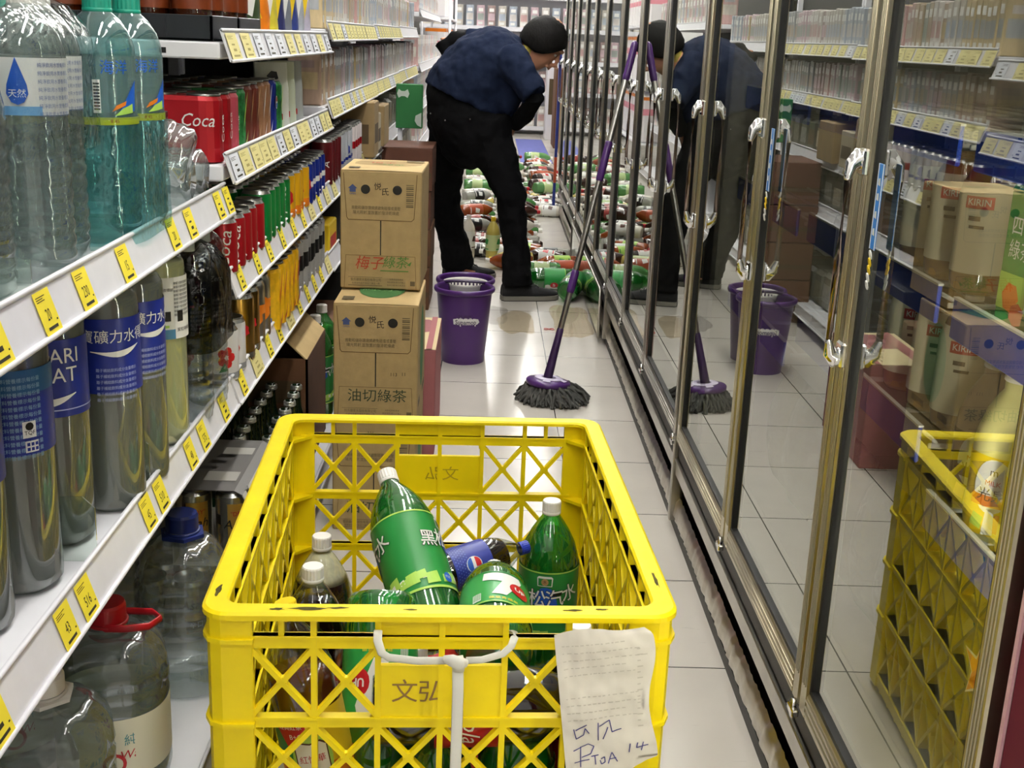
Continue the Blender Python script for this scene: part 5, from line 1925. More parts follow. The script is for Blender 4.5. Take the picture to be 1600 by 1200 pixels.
K_rpack = sleeve('drink_multipack', 'can multipack', M_dred, .15, .070, .126, pack_art('Coca', M_lwhite, .034))
K_ppack = sleeve('drink_multipack', 'can multipack', mat('pink_red_wrap', '#b24a58', .35), .15, .062, .126, pack_art('Cola', M_lwhite, .022))
K_gpack = sleeve('drink_multipack', 'can multipack', mat('speckled_green_wrap', '#2a7a3e', .4, var=.6, vscale=90), .15, .066, .130, pack_art('swash', M_llime, .026))
K_brpack = sleeve('drink_multipack', 'can multipack', mat('brown_wrap', '#6b3128', .35, var=.25, vscale=40), .15, .066, .134, pack_art('swash', M_ltan, .03))
K_tnpack = sleeve('drink_multipack', 'can multipack', mat('tan_wrap', '#9a7052', .4, var=.25, vscale=40), .15, .066, .136, pack_art('swash', M_lwhite, .026))
K_blcan = sleeve('drink_multipack', 'can multipack', M_dblue, .15, .064, .136, pack_art('dot', M_lred, .03))
for i, (K, y, lb) in enumerate(((K_rpack, 2.300, 'red cola can multipack nearest, with white lettering'), (K_rpack, 2.374, 'red cola can multipack, second from the near end'), (K_ppack, 2.445, 'pinkish red cola wrap end beside the red multipack'),
                               (K_gpack, 2.516, 'speckled green can multipack'), (K_brpack, 2.588, 'dark brown can multipack beside the green one'), (K_brpack, 2.660, 'dark brown can multipack, second of two'),
                               (K_tnpack, 2.732, 'tan can multipack nearest the brown ones'), (K_tnpack, 2.804, 'tan can multipack beside the blue pack'), (K_blcan, 2.880, 'blue can pack with a red dot'), (K_gpack, 2.955, 'green can multipack beyond the blue one'))):
    K.place((-.575, y, ZB1), (0, 0, rnd.uniform(-.02, .02)), lb, 'can multipacks')
    K.place((-.735, y, ZB1), (0, 0, rnd.uniform(-.02, .02)), lb.split(',')[0] + ', rear row', 'can multipacks')
# yellow drink packs on the lower can shelf
K_ypack = sleeve('drink_pack', 'drink pack', mat('yellow_wrap', '#e6b21c', .4, var=.2, vscale=60), .066, .062, .148, pack_art('blob', M_lred, .034, M_lpblue), 1)
for i in range(5):
    for r_, x in enumerate((-.505, -.575)):
        K_ypack.place((x, 2.745 + i * .066, ZB3), (0, 0, rnd.uniform(-.1, .1)), f'yellow drink pack, {nth(i)} along the {["front", "rear"][r_]} row beside the orange print cans', 'yellow drink packs')

# odd packs at the far end of the multipack shelf and up on the top shelf
def pouch(name, label, cat, w, d, h, m, art=None, seed=1):
    """Standing gusseted bag."""
    b = MB(m)
    rings = []
    for k in range(9):
        f = k / 8
        dd = d * (1 - f ** 2.2) + .004
        ring = []
        for i in range(24):
            a = 2 * PI * i / 24
            q = (abs(math.cos(a)) ** 4 + abs(math.sin(a)) ** 4) ** -.25
            wv = 1 + .05 * noise.noise(Vector((math.cos(a) * 2, f * 5, seed)))
            ring.append((w / 2 * q * math.cos(a) * wv, dd / 2 * q * math.sin(a) * wv, .002 + f * h))
        rings.append(ring)
    loft(b, rings, True, True); b.add(rings[-1], [tuple(range(24))], True)
    if art:
        art(b, w, d, h)
    return tag(b.build(name), label, cat)


def pouch_art(s, m, size, z=.5):
    def fn(b, w, d, h):
        b.use(m)
        if s:
            b.text(s, size, (0, -d * .52, h * z))
        else:
            b.poly([(-w * .2, h * .3), (w * .1, h * .25), (w * .25, h * .55), (-w * .1, h * .6)], (0, -d * .52, 0))
    return fn


M_wpk = mat('white_pouch', '#c9cdc6', .35, bump=.3, bscale=20)
def blackpatches(b, w, d, h):
    b.use(M_lblack); b.poly([(-.02, 0), (-.008, .012), (.006, .01), (.01, -.006), (-.01, -.012)], (0, -d * .52, h * .82)); b.use(M_lred); b.rect(-.015, .02, .03, .045, (0, -d * .52, 0))
for y, lb, m in ((3.06, 'white pouch with black patches beside the green multipack', M_wpk), (3.17, 'pale pouch leaning beyond the patched one', mat('pale_green_pouch', '#b9c2ae', .4)), (3.29, 'grey pouch near the far end of the multipack shelf', mat('grey_pouch', '#9ea3a2', .4))):
    o = pouch('snack_pouch', lb, 'pouch', .085, .06, .165, m, blackpatches, y); o.location = (-.545, y, ZB1); o.rotation_euler = (0, 0, .5)
PASTEL = ['#c4a09c', '#b8a58c', '#a9adb0', '#c9c3b8', '#9fa7a0', '#d2b7bf', '#b0b9c6', '#c8b48a', '#b49a86', '#d8d2cc', '#a08a86', '#93a39a']
PM = [mat(f'faded_pack_{n}', c, .3, var=.35, vscale=26, stretch=(1, 1, .35)) for n, c in zip(('rose', 'sand', 'grey', 'ivory', 'sage', 'pink', 'sky', 'straw', 'tan', 'cream', 'mauve', 'mint'), PASTEL)]
PN = ('rose', 'sand', 'grey', 'ivory', 'sage', 'pink', 'sky blue', 'straw', 'tan', 'cream', 'mauve', 'mint')


def pack_kind(i, w, d, h):
    b = MB(PM[i], M_lwhite, PM[(i * 5 + 3) % 12], M_film)
    b.box(-d / 2, d / 2, -w / 2, w / 2, 0, h, .003)
    # facing front print
    b.use(PM[(i * 5 + 3) % 12]); b.rect(-w * .4, w * .4, h * .30, h * .62, (d / 2 + .0006, 0, 0), (0, 1, 0), (0, 0, 1)); b.rect(-d * .4, d * .4, h * .30, h * .62, (0, -w / 2 - .0006, 0))
    b.use(M_lwhite); b.rect(-w * .3, w * .3, h * .70, h * .86, (d / 2 + .0008, 0, 0), (0, 1, 0), (0, 0, 1)); b.rect(-w * .32, w * .25, h * .1, h * .22, (d / 2 + .0008, 0, 0), (0, 1, 0), (0, 0, 1))
    b.use(PM[(i + 2) % 12]); b.rect(-d * .3, d * .3, h * .70, h * .84, (0, -w / 2 - .0008, 0))
    o = b.build('snack_pack'); tag(o, '-', 'snack pack')
    return Kind(o)


PK = [pack_kind(i, .044, .10, .165) for i in range(12)]


def pack_row(y0, y1, z, where, grp, order, hs=1.0, x=-.555, pit=.047):
    n = int((y1 - y0) / pit)
    for i in range(n):
        k = order[(i * len(order)) // n]
        if rnd.random() < .15:
            k = rnd.randrange(12)
        PK[k].place((x + rnd.uniform(-.006, .004), y0 + pit * (i + .5), z), (0, 0, rnd.uniform(-.04, .04)), f'narrow {PN[k]} pack, {nth(i)} along the {where}', grp, (1, 1, hs * rnd.uniform(.95, 1.03)))


pack_row(3.72, 5.10, 1.001, 'second shelf behind the tea cartons', 'narrow packs behind the tea cartons', [1, 8, 2, 10, 2, 6, 7, 3, 4, 2], 1.0)
pack_row(3.72, 5.10, 1.225, 'top shelf behind the tea cartons', 'narrow packs on the top shelf behind the cartons', [7, 7, 3, 9, 1, 0, 7, 5, 3], 1.05)
pack_row(5.14, 6.53, 1.003, 'second shelf beside the person', 'narrow packs beside the person', [5, 5, 0, 10, 2, 11, 3, 9], 1.0)
pack_row(5.14, 6.53, 1.230, 'top shelf beside the person', 'narrow packs on the top shelf beside the person', [6, 3, 9, 5, 2], 1.05)
pack_row(6.57, 7.98, 1.007, 'second shelf behind the person', 'narrow packs behind the person', [3, 9, 6, 5, 0], 1.0)
pack_row(6.57, 7.98, 1.235, 'top shelf behind the person', 'narrow packs on the top shelf behind the person', [9, 3, 5, 6], 1.05)
# can rows behind the tea cartons and further on
can_rows(K_mcan, 'dark red can', X4[:3], 3.735, 4, ZB2, .0695, 'behind the tea cartons', 'dark red cans')
can_rows(K_pcan, 'pale blue print can', X4[:3], 4.015, 5, ZB2, .0695, 'behind the tea cartons', 'pale cans')
can_rows(K_rwcan, 'cream and red can', X4[:2], 4.365, 4, ZB2, .0695, 'behind the tea cartons', 'cream and red cans')
M_disp = mat('display_card', '#8a7450', .8, var=.1)
def add_box(x0, x1, y0, y1, z0, z1, m, label, name='carton', cat='carton', m2=None, txt=None):
    b = MB(m); b.box(x0, x1, y0, y1, z0, z1, .004)
    if m2:
        b.use(m2); b.rect(y0 + (y1 - y0) * .12, y0 + (y1 - y0) * .88, z0 + (z1 - z0) * .25, z0 + (z1 - z0) * .6, (x1 + .0006, 0, 0), (0, 1, 0), (0, 0, 1)); b.rect(x0 + (x1 - x0) * .12, x0 + (x1 - x0) * .88, z0 + (z1 - z0) * .25, z0 + (z1 - z0) * .6, (0, y0 - .0006, 0))
    if txt:
        b.use(M_ink); b.text(txt, (z1 - z0) * .3, ((x0 + x1) / 2, y0 - .001, z0 + (z1 - z0) * .45))
    return tag(b.build(name), label, cat)


add_box(-.62, -.44, 4.68, 4.86, ZB2, ZB2 + .21, M_disp, 'tan display carton beside the cream and red cans', m2=M_cardink)
add_box(-.60, -.45, 4.90, 5.08, ZB2, ZB2 + .15, mat('pale_card', '#a99e86', .8), 'low pale carton behind the tan display carton', m2=M_cardink)
add_box(-.66, -.445, 5.18, 5.42, ZB2, ZB2 + .17, M_disp, 'tan carton on the shelf just before the person')
b = MB(mat('banner_green', '#1f6a33', .6), mat('banner_white', '#c9d3c9', .6), mat('banner_mid_green', '#2f8a45', .6))
b.box(-.46, -.33, 6.00, 6.06, .775, .985, .003)
b.use(MATS['banner_white'])
b.poly([(-.03, 0), (-.022, .022), (-.008, .012), (.008, .012), (.022, .022), (.03, 0), (.022, -.02), (.008, -.012), (-.008, -.012), (-.022, -.02)], (-.425, 5.9992, .94))
b.poly([(.04, 0), (.02, .01), (.008, .03), (.012, .055), (.04, .07)], (-.375, 5.9992, .782))
tag(b.build('sale_sign'), 'green sign with a white emblem beside the bending person', 'sign')
b = MB(M_rail); b.tube([(-.44, 6.03, .0), (-.44, 6.03, .776)], .012, 8); b.box(-.50, -.38, 5.97, 6.09, 0, .02)
o = b.build('sign_stand', bpy.data.objects['sale_sign'])
for i, (y, z, h, m, c) in enumerate(((5.46, ZB2, .2, M_water, 'clear'), (5.53, ZB2, .2, M_water, 'clear'))):
    K_ribbed.place((-.54, y, z), (0, 0, 0), f'clear bottle {nth(i)} of two on the shelf before the person', 'clear bottles before the person', (.7, .7, .66))
M_wrapg = film_mat('wrapped_pack_film', '#e3e5da', gloss=.14, rough=.08, bump=.8, bscale=22, body=.75, bodycol='#b3b2a2')
def wrapped(col, nm):
    b = MB(M_wrapg, mat('wrap_core_' + nm, col, .6, var=.3, vscale=30))
    b.box(-.085, .085, -.062, .062, 0, .17, .018)
    b.use(MATS['wrap_core_' + nm]); b.rect(-.05, .05, .04, .12, (.0856, 0, 0), (0, 1, 0)); b.rect(-.06, .06, .04, .12, (0, -.0626, 0)); b.rect(-.05, .05, -.04, .04, (0, 0, .1706), (1, 0, 0), (0, 1, 0))
    return Kind(tag(b.build('wrapped_pack'), '-', 'wrapped pack'))
WK = [(wrapped('#8f8b74', 'olive'), 'olive'), (wrapped('#a8a69c', 'grey'), 'grey'), (wrapped('#7c6a50', 'brown'), 'brown'), (wrapped('#c2bba6', 'cream'), 'cream')]
for ya, n, lev in ((5.22, 9, ((.101, 'base deck'), (.535, 'low shelf'))), (5.60, 6, ((.755, 'middle shelf'),)), (6.62, 9, ((.101, 'base deck farther on'), (.535, 'low shelf farther on'), (.755, 'middle shelf farther on'))), (4.55, 3, ((.101, 'base deck behind the cartons'),))):
    for z, wh in lev:
        for i in range(n):
            K, nm = WK[rnd.randrange(4)]
            K.place((-.585, ya + i * .145, z), rnd.uniform(-.05, .05), f'film wrapped {nm} pack, {nth(i)} along the {wh} beside the person', 'film wrapped packs', (1, 1, rnd.uniform(.85, 1.05)))
            if z > .1:
                pass
# middle and low shelves behind the tea cartons
add_box(-.66, -.487, 3.72, 3.90, .536, .640, M_lyel, 'yellow and red box on the low shelf left of the tea cartons', m2=M_lred)
add_box(-.66, -.48, 3.95, 4.4, .536, .70, M_dark, 'dark box behind the yellow and red box', m2=M_cardink)
for i, (y, m, nm) in enumerate(((4.45, M_brick, 'brick'), (4.75, M_brown, 'brown'))):
    add_box(-.70, -.49, y, y + .27, .536, .71, m, f'{nm} carton on the low shelf behind the tea cartons')
add_box(-.72, -.44, 3.72, 4.05, .10, .33, M_brown, 'brown carton on the base deck behind the tea cartons', m2=M_cardink)
add_box(-.72, -.45, 4.1, 4.5, .10, .42, M_dark, 'dark carton on the base deck behind the tea cartons')

# top shelf above the multipacks: black tray of amber bottles and tall packs
M_tray = mat('black_tray', '#202327', .35)
for i, (y0, n_) in enumerate(((2.262, 'nearest'), (2.50, 'second'))):
    b = MB(M_tray)
    for (x0, x1, ya, yb) in ((-.84, -.505, y0, y0 + .006), (-.84, -.505, y0 + .215, y0 + .221), (-.84, -.834, y0, y0 + .221), (-.511, -.505, y0, y0 + .221)):
        b.box(x0, x1, ya, yb, ZB0, ZB0 + .045, .001)
    b.box(-.84, -.505, y0, y0 + .221, ZB0, ZB0 + .004)
    for k in range(5):
        x = -.825 + k * .078
        b.box(x - .002, x + .002, y0 - .002, y0 + .001, ZB0 + .004, ZB0 + .043)
    tag(b.build('bottle_tray'), f'low black plastic tray of amber bottles, {n_} on the top shelf', 'tray')
K_amber = bottle('amber_bottle', 'bottle', '-', M_clear, mat('orange_brown_drink', '#4c1f0b', .08, coat=.4), .92, M_cap, mat('amber_label', '#6e2f10', .4, var=.25, vscale=40), None, (.05, .16), r=.036, h=.24)
for j, y0 in enumerate((2.262, 2.50)):
    for r_ in range(2):
        for i in range(4):
            K_amber.place((-.555 - i * .078, y0 + .058 + r_ * .098, ZB0 + .005), (0, 0, rnd.uniform(-.5, .5)), f'amber bottle in the {["nearest", "second"][j]} black tray, {["front", "rear"][r_]} row, {nth(i)} from the aisle', 'amber bottles in black trays')
TP = [('#3a4a2e', 'olive'), ('#dc7a18', 'orange'), ('#c9bb3a', 'yellow green'), ('#23285a', 'dark blue'), ('#70747e', 'grey'), ('#2c3a78', 'blue'), ('#a9aeb6', 'silver'), ('#b9b3c4', 'lilac')]
for i, (c, n_) in enumerate(TP):
    o = pouch('snack_pouch', f'tall {n_} pouch on the top shelf, {nth(i)} beyond the amber trays', 'pouch', .12, .07, .20, mat('pouch_' + n_.replace(' ', '_'), c, .3, bump=.2, bscale=25, var=.3, vscale=20), pouch_art('A' if i == 1 else None, M_lyel if i % 2 else M_lwhite, .04, .3), i)
    o.location = (-.57, 2.785 + i * .108, ZB0); o.rotation_euler = (0, 0, 1.1)

# ------------------------------------------------------------------ base deck of the can shelf: beer packs, bottles, open carton
def beer_art(b, Rr, z0, z1):
    for a in (.35, .35 + PI):
        b.use(M_lblack); b.wtext('Asahi', .026, Rr + .0005, (z0 + z1) / 2 + .016, a, skew=.25); b.wrect(-.02, .02, z0 + .012, z0 + .03, Rr + .0003, a)
        b.use(M_gold2); b.wrect(-.022, .022, (z0 + z1) / 2 - .016, (z0 + z1) / 2 - .002, Rr + .0004, a)
        b.use(M_lwhite); b.wtext('辛口', .014, Rr + .0008, z0 + .021, a)
        b.use(M_lred); b.wtext('スーパードライ', .006, Rr + .0005, z0 + .006, a)


K_beer = can('beer_can', 'can', mat('beer_silver', '#a8a59a', .25, metal=.9), .033, .122, beer_art)
for i in range(6):
    for r_, x in enumerate((-.468, -.538, -.608)):
        K_beer.place((x, 2.075 + i * .07, ZDK), (0, 0, rnd.uniform(-.2, .5)), f'silver beer can on the base deck, {nth(i)} along the {["front", "second", "third"][r_]} row by the jug', 'silver beer cans on the base deck')
def beer_front(b, Rr, z0, z1):
    for a in (.25, .25 + PI):
        b.use(mat('beer_gold_panel', '#c9a24e', .3, metal=.7)); b.wrect(-.020, .024, z0 + .01, z1 - .006, Rr + .0002, a)
        b.use(M_lblack); b.wtext('Asahi', .026, Rr + .0006, (z0 + z1) / 2 + .010, a + .05, skew=.25); b.wrect(-.012, .022, z0 + .030, z0 + .046, Rr + .0004, a)
        b.use(M_lwhite); b.wtext('辛口', .013, Rr + .0009, z0 + .038, a + .12)
        b.use(M_lred); b.wtext('"DRY"', .012, Rr + .0006, z1 - .026, a + .05); b.wtext('スーパードライ', .005, Rr + .0006, z0 + .018, a + .1)
        b.use(M_lblack); b.wrect(-.014, .0, z1 - .05, z1 - .03, Rr + .0003, a - 1.0)


K_beerp = can('beer_can', 'can', mat('beer_silver_bright', '#bdbab0', .22, metal=.9), .034, .146, beer_front)
bx0, bx1, by0, by1, bz0, bz1 = -.578, -.430, 2.118, 2.41, ZDK + .1235, ZDK + .1235 + .156
for i, (x, lb) in enumerate(((-.543, 'silver beer can inside the front of the beer sleeve, left one'), (-.468, 'gold fronted beer can inside the front of the beer sleeve, right one'))):
    K_beerp.place((x, by0 + .037, bz0 + .003), (0, 0, .1 + .1 * i), lb, 'beer cans in the sleeve')
b = MB(mat('sleeve_white', '#cdcac4', .45), M_lblack, M_lred, mat('sleeve_grey', '#5c5a58', .45))
poly = [(bx0, bz0), (bx1, bz0), (bx1 + .002, bz0 + .012), (bx1 + .001, bz1 - .035), (bx1 - .012, bz1 - .008), (bx1 - .028, bz1), (bx0 + .028, bz1), (bx0 + .010, bz1 - .010), (bx0, bz1 - .035)]
cxm, czm = (bx0 + bx1) / 2, (bz0 + bz1) / 2
inn = [(x + (.0015 if x < cxm else -.0015), z + (.0015 if z < czm else -.0015)) for x, z in poly]
n_ = len(poly)
vs = [(x, y, z) for y in (by0, by1) for x, z in poly] + [(x, y, z) for y in (by0, by1) for x, z in inn]
for k in range(n_):
    j = (k + 1) % n_
    top = poly[k][1] > bz1 - .012 and poly[j][1] > bz1 - .012
    b.use(MATS['sleeve_grey'] if top else MATS['sleeve_white'])
    b.add([vs[k], vs[j], vs[n_ + j], vs[n_ + k], vs[2 * n_ + k], vs[2 * n_ + j], vs[3 * n_ + j], vs[3 * n_ + k]], [(0, 3, 2, 1), (4, 5, 6, 7), (0, 1, 5, 4), (3, 7, 6, 2)], False)
b.use(mat('sleeve_pale_grey', '#98968f', .5)); b.rect(bx0 + .05, bx1 - .035, by0 + .05, by0 + .10, (0, 0, bz1 + .0008), (1, 0, 0), (0, 1, 0)); b.rect(bx0 + .055, bx1 - .033, by1 - .09, by1 - .05, (0, 0, bz1 + .0008), (1, 0, 0), (0, 1, 0))
b.use(M_lblack)
for k in range(3):
    b.poly([(-.018, -.010), (.016, -.006), (.02, .006), (-.012, .010)], (bx0 + .045 + .01 * k, by0 + .12 + k * .035, bz1 + .0010), (1, 0, 0), (0, 1, 0))
b.use(M_lred); b.text('"DRY"', .034, (bx1 + .0022, by0 + .13, bz0 + .105), (0, 1, 0), (0, 0, 1))
b.use(M_lblack); b.text('Asahi', .062, (bx1 + .0026, by0 + .14, bz0 + .050), (0, 1, 0), (0, 0, 1), skew=.25)
tag(b.build('beer_pack'), 'white and grey beer multipack sleeve with red and black lettering', 'beer pack')
K_beerbot = bottle('beer_bottle', 'bottle', '-', mat('dark_green_glass', '#0c1a0e', .05, coat=.4), None, cap=mat('crown_cap', '#b9bbb6', .3, metal=.8), lab=mat('green_label_dark', '#1d4a28', .4), art=None, lz=(.06, .12), r=.030, h=.262,
                   prof=[(0, .004), (.045, 0), (.052, .006), (.053, .02), (.053, .16), (.048, .19), (.032, .215), (.022, .24), (.018, .28), (.018, .312), (0, .312)], capr=.0145, caph=.006)
for i in range(7):
    for r_, x in enumerate((-.462, -.530, -.598)):
        K_beerbot.place((x + rnd.uniform(-.004, .004), 2.50 + i * .068, ZDK), (0, 0, rnd.uniform(0, 6)), f'dark green beer bottle on the base deck, {nth(i)} along the {["front", "second", "third"][r_]} row by the cartons', 'dark green beer bottles')
oc = thing('open_carton', 'open brown carton with a raised pale flap left of the tea cartons', 'carton', (-.56, 3.0, ZDK))
b = MB(M_brown)
for x0, x1, y0, y1 in ((-.11, .11, 0, .006), (-.11, .11, .334, .34), (-.11, -.104, 0, .34), (.104, .11, 0, .34)):
    b.box(x0, x1, y0, y1, 0, .30)
b.box(-.11, .11, 0, .34, 0, .006); b.use(M_cardink); b.rect(-.09, .09, .18, .24, (0, -.0006, 0))
b.build('carton_body', oc)
b = MB(M_cardtop); b.add([(.108, .0, .30), (.108, .34, .30), (.03, .335, .372), (.03, .005, .372), (.105, .0, .298), (.105, .34, .298), (.027, .335, .370), (.027, .005, .370)], [(0, 1, 2, 3), (7, 6, 5, 4), (0, 3, 7, 4), (1, 5, 6, 2), (3, 2, 6, 7)], False)
b.build('flap', oc, 'pale inner side of the flap')
K_green.place((-.49, 3.42, ZDK + .001), (0, 0, .4), 'green soda bottle on the base deck behind the open carton', 'green bottles on the base deck')
K_green.place((-.49, 3.56, ZDK + .001), (0, 0, .9), 'green soda bottle on the base deck farthest behind the open carton', 'green bottles on the base deck')

# ------------------------------------------------------------------ goods inside the nearest fridge
def art_milk(dark):
    def fn(b, Rr, z0, z1):
        for a in (-.75, -.75 + PI):
            b.use(M_lwhite); b.wpoly([(.024 * math.cos(i * PI / 12), .034 * math.sin(i * PI / 12)) for i in range(24)], Rr + .0003, z1 - .036, a)
            b.use(M_lblack); b.wtext('m', .014, Rr + .0007, z1 - .018, a); b.wtext('光泉', .018, Rr + .0007, z1 - .048, a)
            b.use(M_lred); b.wtext('MILK', .009, Rr + .0007, z1 - .032, a); b.use(M_lbrown if dark else M_lorange); b.wrect(-.026, .026, z0 + .038, z0 + .052, Rr + .0005, a)
            b.use(M_lwhite); b.wpoly([(-.004, .01), (.006, .012), (.008, -.018), (-.006, -.02)], Rr + .0006, z0 + .022, a); b.use(M_ltan if dark else M_lorange); b.wpoly([(.012 * math.cos(i) + .014, .014 * math.sin(i)) for i in range(6)], Rr + .0005, z0 + .018, a)
            b.use(M_llime if not dark else M_ltan); b.wpoly([(-.024, 0), (-.008, -.004), (-.006, .012), (-.02, .016)], Rr + .0005, z0 + .012, a)
    return fn


PM2 = [(0, .003), (.038, .0), (.048, .006), (.053, .03), (.051, .10), (.053, .165), (.050, .195), (.040, .235), (.028, .262), (.022, .272), (.022, .312), (0, .312)]
K_choc = bottle('milk_bottle', 'bottle', '-', mat('cocoa_milk_plastic', '#94817a', .35), None, cap=M_cap, lab=mat('label_cocoa', '#4d3a30', .4), art=art_milk(True), lz=(.012, .108), r=.044, h=.205, prof=PM2, capr=.0195, caph=.012)
K_milk = bottle('milk_bottle', 'bottle', '-', mat('yellow_milk_plastic', '#e6df9a', .35), None, cap=M_cap, lab=M_lyel, art=art_milk(False), lz=(.012, .112), r=.044, h=.215, prof=PM2, capr=.0195, caph=.012)
K_tea2 = bottle('tea_bottle', 'bottle', '-', M_clear, mat('honey_drink', '#b58a52', .2), .9, M_cap, M_cream, lambda b, Rr, z0, z1: [b.use(M_lred), b.wrect(-.019, .019, z1 - .034, z1 - .018, Rr, -.7), b.use(M_lwhite), b.wtext('KIRIN', .0125, Rr + .0005, z1 - .026, -.7, fat=.012), b.use(M_ink), b.wrect(-.012, .004, z1 - .050, z1 - .044, Rr, -.7), b.wrect(-.010, .010, z1 - .060, z1 - .056, Rr, -.7)] and None, (.03, .15), r=.038, h=.20)
fg = 'drinks behind the glass of the nearest fridge'
K_choc.place((.662, 1.462, .6515), 0.0, 'cocoa milk bottle with white cap behind the nearest glass door', fg)
K_milk.place((.645, 1.362, .6515), 0.0, 'yellow milk bottle with oval label behind the nearest glass door', fg)
K_choc.place((.77, 1.46, .6515), 0.0, 'cocoa milk bottle in the rear row behind the capped one', fg)
K_milk.place((.76, 1.36, .6515), 0.0, 'yellow milk bottle in the rear row behind the oval label', fg)
K_milk.place((.645, 1.262, .6515), 0.0, 'yellow milk bottle nearest the gold frame on the same shelf', fg)
for i, (x, y, z, lb) in enumerate(((.665, 1.58, .914, 'beige tea bottle with red characters, near end of the middle fridge shelf'), (.665, 1.68, .914, 'beige tea bottle with red characters, second on the middle fridge shelf'), (.665, 1.58, .719, 'honey tea bottle near end of the low fridge shelf'),
                                (.665, 1.68, .719, 'honey tea bottle second on the low fridge shelf'), (.665, 1.79, .719, 'honey tea bottle third on the low fridge shelf'), (.665, 1.79, .914, 'beige tea bottle third on the middle fridge shelf'))):
    K_tea2.place((x, y, z), (0, 0, .1 * i), lb, fg)
b = MB(mat('carton_green', '#2f8a3f', .35, var=.1), M_lwhite, M_lorange, mat('fruit_red', '#b5482a', .4), M_llime)
b.box(-.036, .036, -.036, .036, 0, .165, .002)
b.add([(-.036, -.036, .165), (.036, -.036, .165), (.036, .036, .165), (-.036, .036, .165), (-.036, 0, .205), (.036, 0, .205), (-.036, 0, .222), (.036, 0, .222)], [(0, 1, 5, 4), (2, 3, 4, 5), (1, 2, 5), (3, 0, 4), (4, 5, 7, 6)], False)
for ux, o in (((0, -1, 0), (-.0367, 0, 0)), ((1, 0, 0), (0, -.0367, 0))):
    b.use(M_lwhite); b.text('四季', .024, (o[0], o[1], .125), ux); b.text('綠茶', .024, (o[0], o[1], .098), ux)
    b.use(M_llime); b.rect(-.034, .034, .03, .072, o, ux); b.use(M_lorange); b.poly([(.018 * math.cos(i) - .006, .018 * math.sin(i)) for i in range(6)], (o[0] * 1.01, o[1] * 1.01, .045), ux); b.use(MATS['fruit_red']); b.poly([(.016 * math.cos(i + .5) + .012, .014 * math.sin(i + .5)) for i in range(6)], (o[0] * 1.02, o[1] * 1.02, .028), ux)
kc = Kind(tag(b.build('drink_carton'), '-', 'carton'))
for i, (x, y) in enumerate(((.640, 1.335), (.640, 1.250), (.730, 1.335), (.730, 1.250))):
    kc.place((x, y, .9115), (0, 0, .12), ['green gable top tea carton behind the nearest glass door', 'green tea carton nearer the gold frame', 'green tea carton in the rear row', 'green tea carton in the rear row nearer the gold frame'][i], fg)
# pillow bags on the fridge floor
M_bag = film_mat('clear_food_bag', '#d8d6c0', gloss=.14, rough=.08, bump=.8, bscale=28, body=.28, bodycol='#a89f74')
def bag(x, y, z, w, d, h, label, star=False, seed=0):
    b = MB(M_bag, M_lorange, M_cream, M_dark)
    rings = []
    for k in range(11):
        f = k / 10
        th = d * math.sin(PI * f) ** .55 + .004
        rings.append([(x + th / 2 * math.cos(2 * PI * i / 24) * (1 + .10 * noise.noise(Vector((i * .6, f * 4, seed)))), y + w / 2 * math.sin(2 * PI * i / 24) * (1 + .05 * noise.noise(Vector((f * 6, i * .3, seed)))), z + h * f) for i in range(24)])
    loft(b, rings, True, True); b.add(rings[-1], [tuple(range(24))], True)
    if star:
        b.use(M_cream); b.poly([((.050 if i % 2 == 0 else .022) * math.cos(PI / 2 + i * PI / 5), (.050 if i % 2 == 0 else .022) * math.sin(PI / 2 + i * PI / 5)) for i in range(10)], (x - d / 2 - .004, y, z + h * .72), (0, -1, 0))
        b.use(M_lorange); b.poly([((.044 if i % 2 == 0 else .018) * math.cos(PI / 2 + i * PI / 5), (.044 if i % 2 == 0 else .018) * math.sin(PI / 2 + i * PI / 5)) for i in range(10)], (x - d / 2 - .0046, y, z + h * .72), (0, -1, 0))
    return tag(b.build('food_bag'), label, 'bag', 'clear food bags on the fridge floor')
bag(.68, 1.30, .263, .16, .11, .32, 'clear food bag with an orange star on the fridge floor', True, 1)
bag(.69, 1.17, .263, .12, .10, .26, 'clear crinkled food bag nearest the gold frame', False, 2)
bag(.70, 1.46, .263, .14, .11, .28, 'clear crinkled food bag beyond the starred one', False, 3)
for i, y in enumerate((1.62, 1.76, 1.90, 2.04, 2.4, 2.55)):
    bag(.70, y, .263, .12, .10, .27, f'pale food bag on the fridge floor, {nth(i)} past the starred one', False, 4 + i)

# ------------------------------------------------------------------ the bending person
def cloth(mb, name, parent, voxel, smooth=4, disp=0.0, dsize=.12, label=None):
    o = mb.build(name, parent, label)
    m = o.modifiers.new('union', 'REMESH'); m.mode = 'VOXEL'; m.voxel_size = voxel; m.use_smooth_shade = True
    s = o.modifiers.new('soften', 'SMOOTH'); s.factor = .5; s.iterations = smooth
    if disp:
        tx = bpy.data.textures.get('cloth_folds') or bpy.data.textures.new('cloth_folds', 'CLOUDS')
        tx.noise_scale = dsize; tx.noise_depth = 2
        d = o.modifiers.new('folds', 'DISPLACE'); d.texture = tx; d.strength = disp; d.texture_coords = 'LOCAL'
    return o


person = thing('person', 'person in a navy top and black trousers bending over spilled bottles', 'person', (0, 5.8, 0))
PYo = 5.8


def V(x, y, z):
    return (x, y - PYo, z)


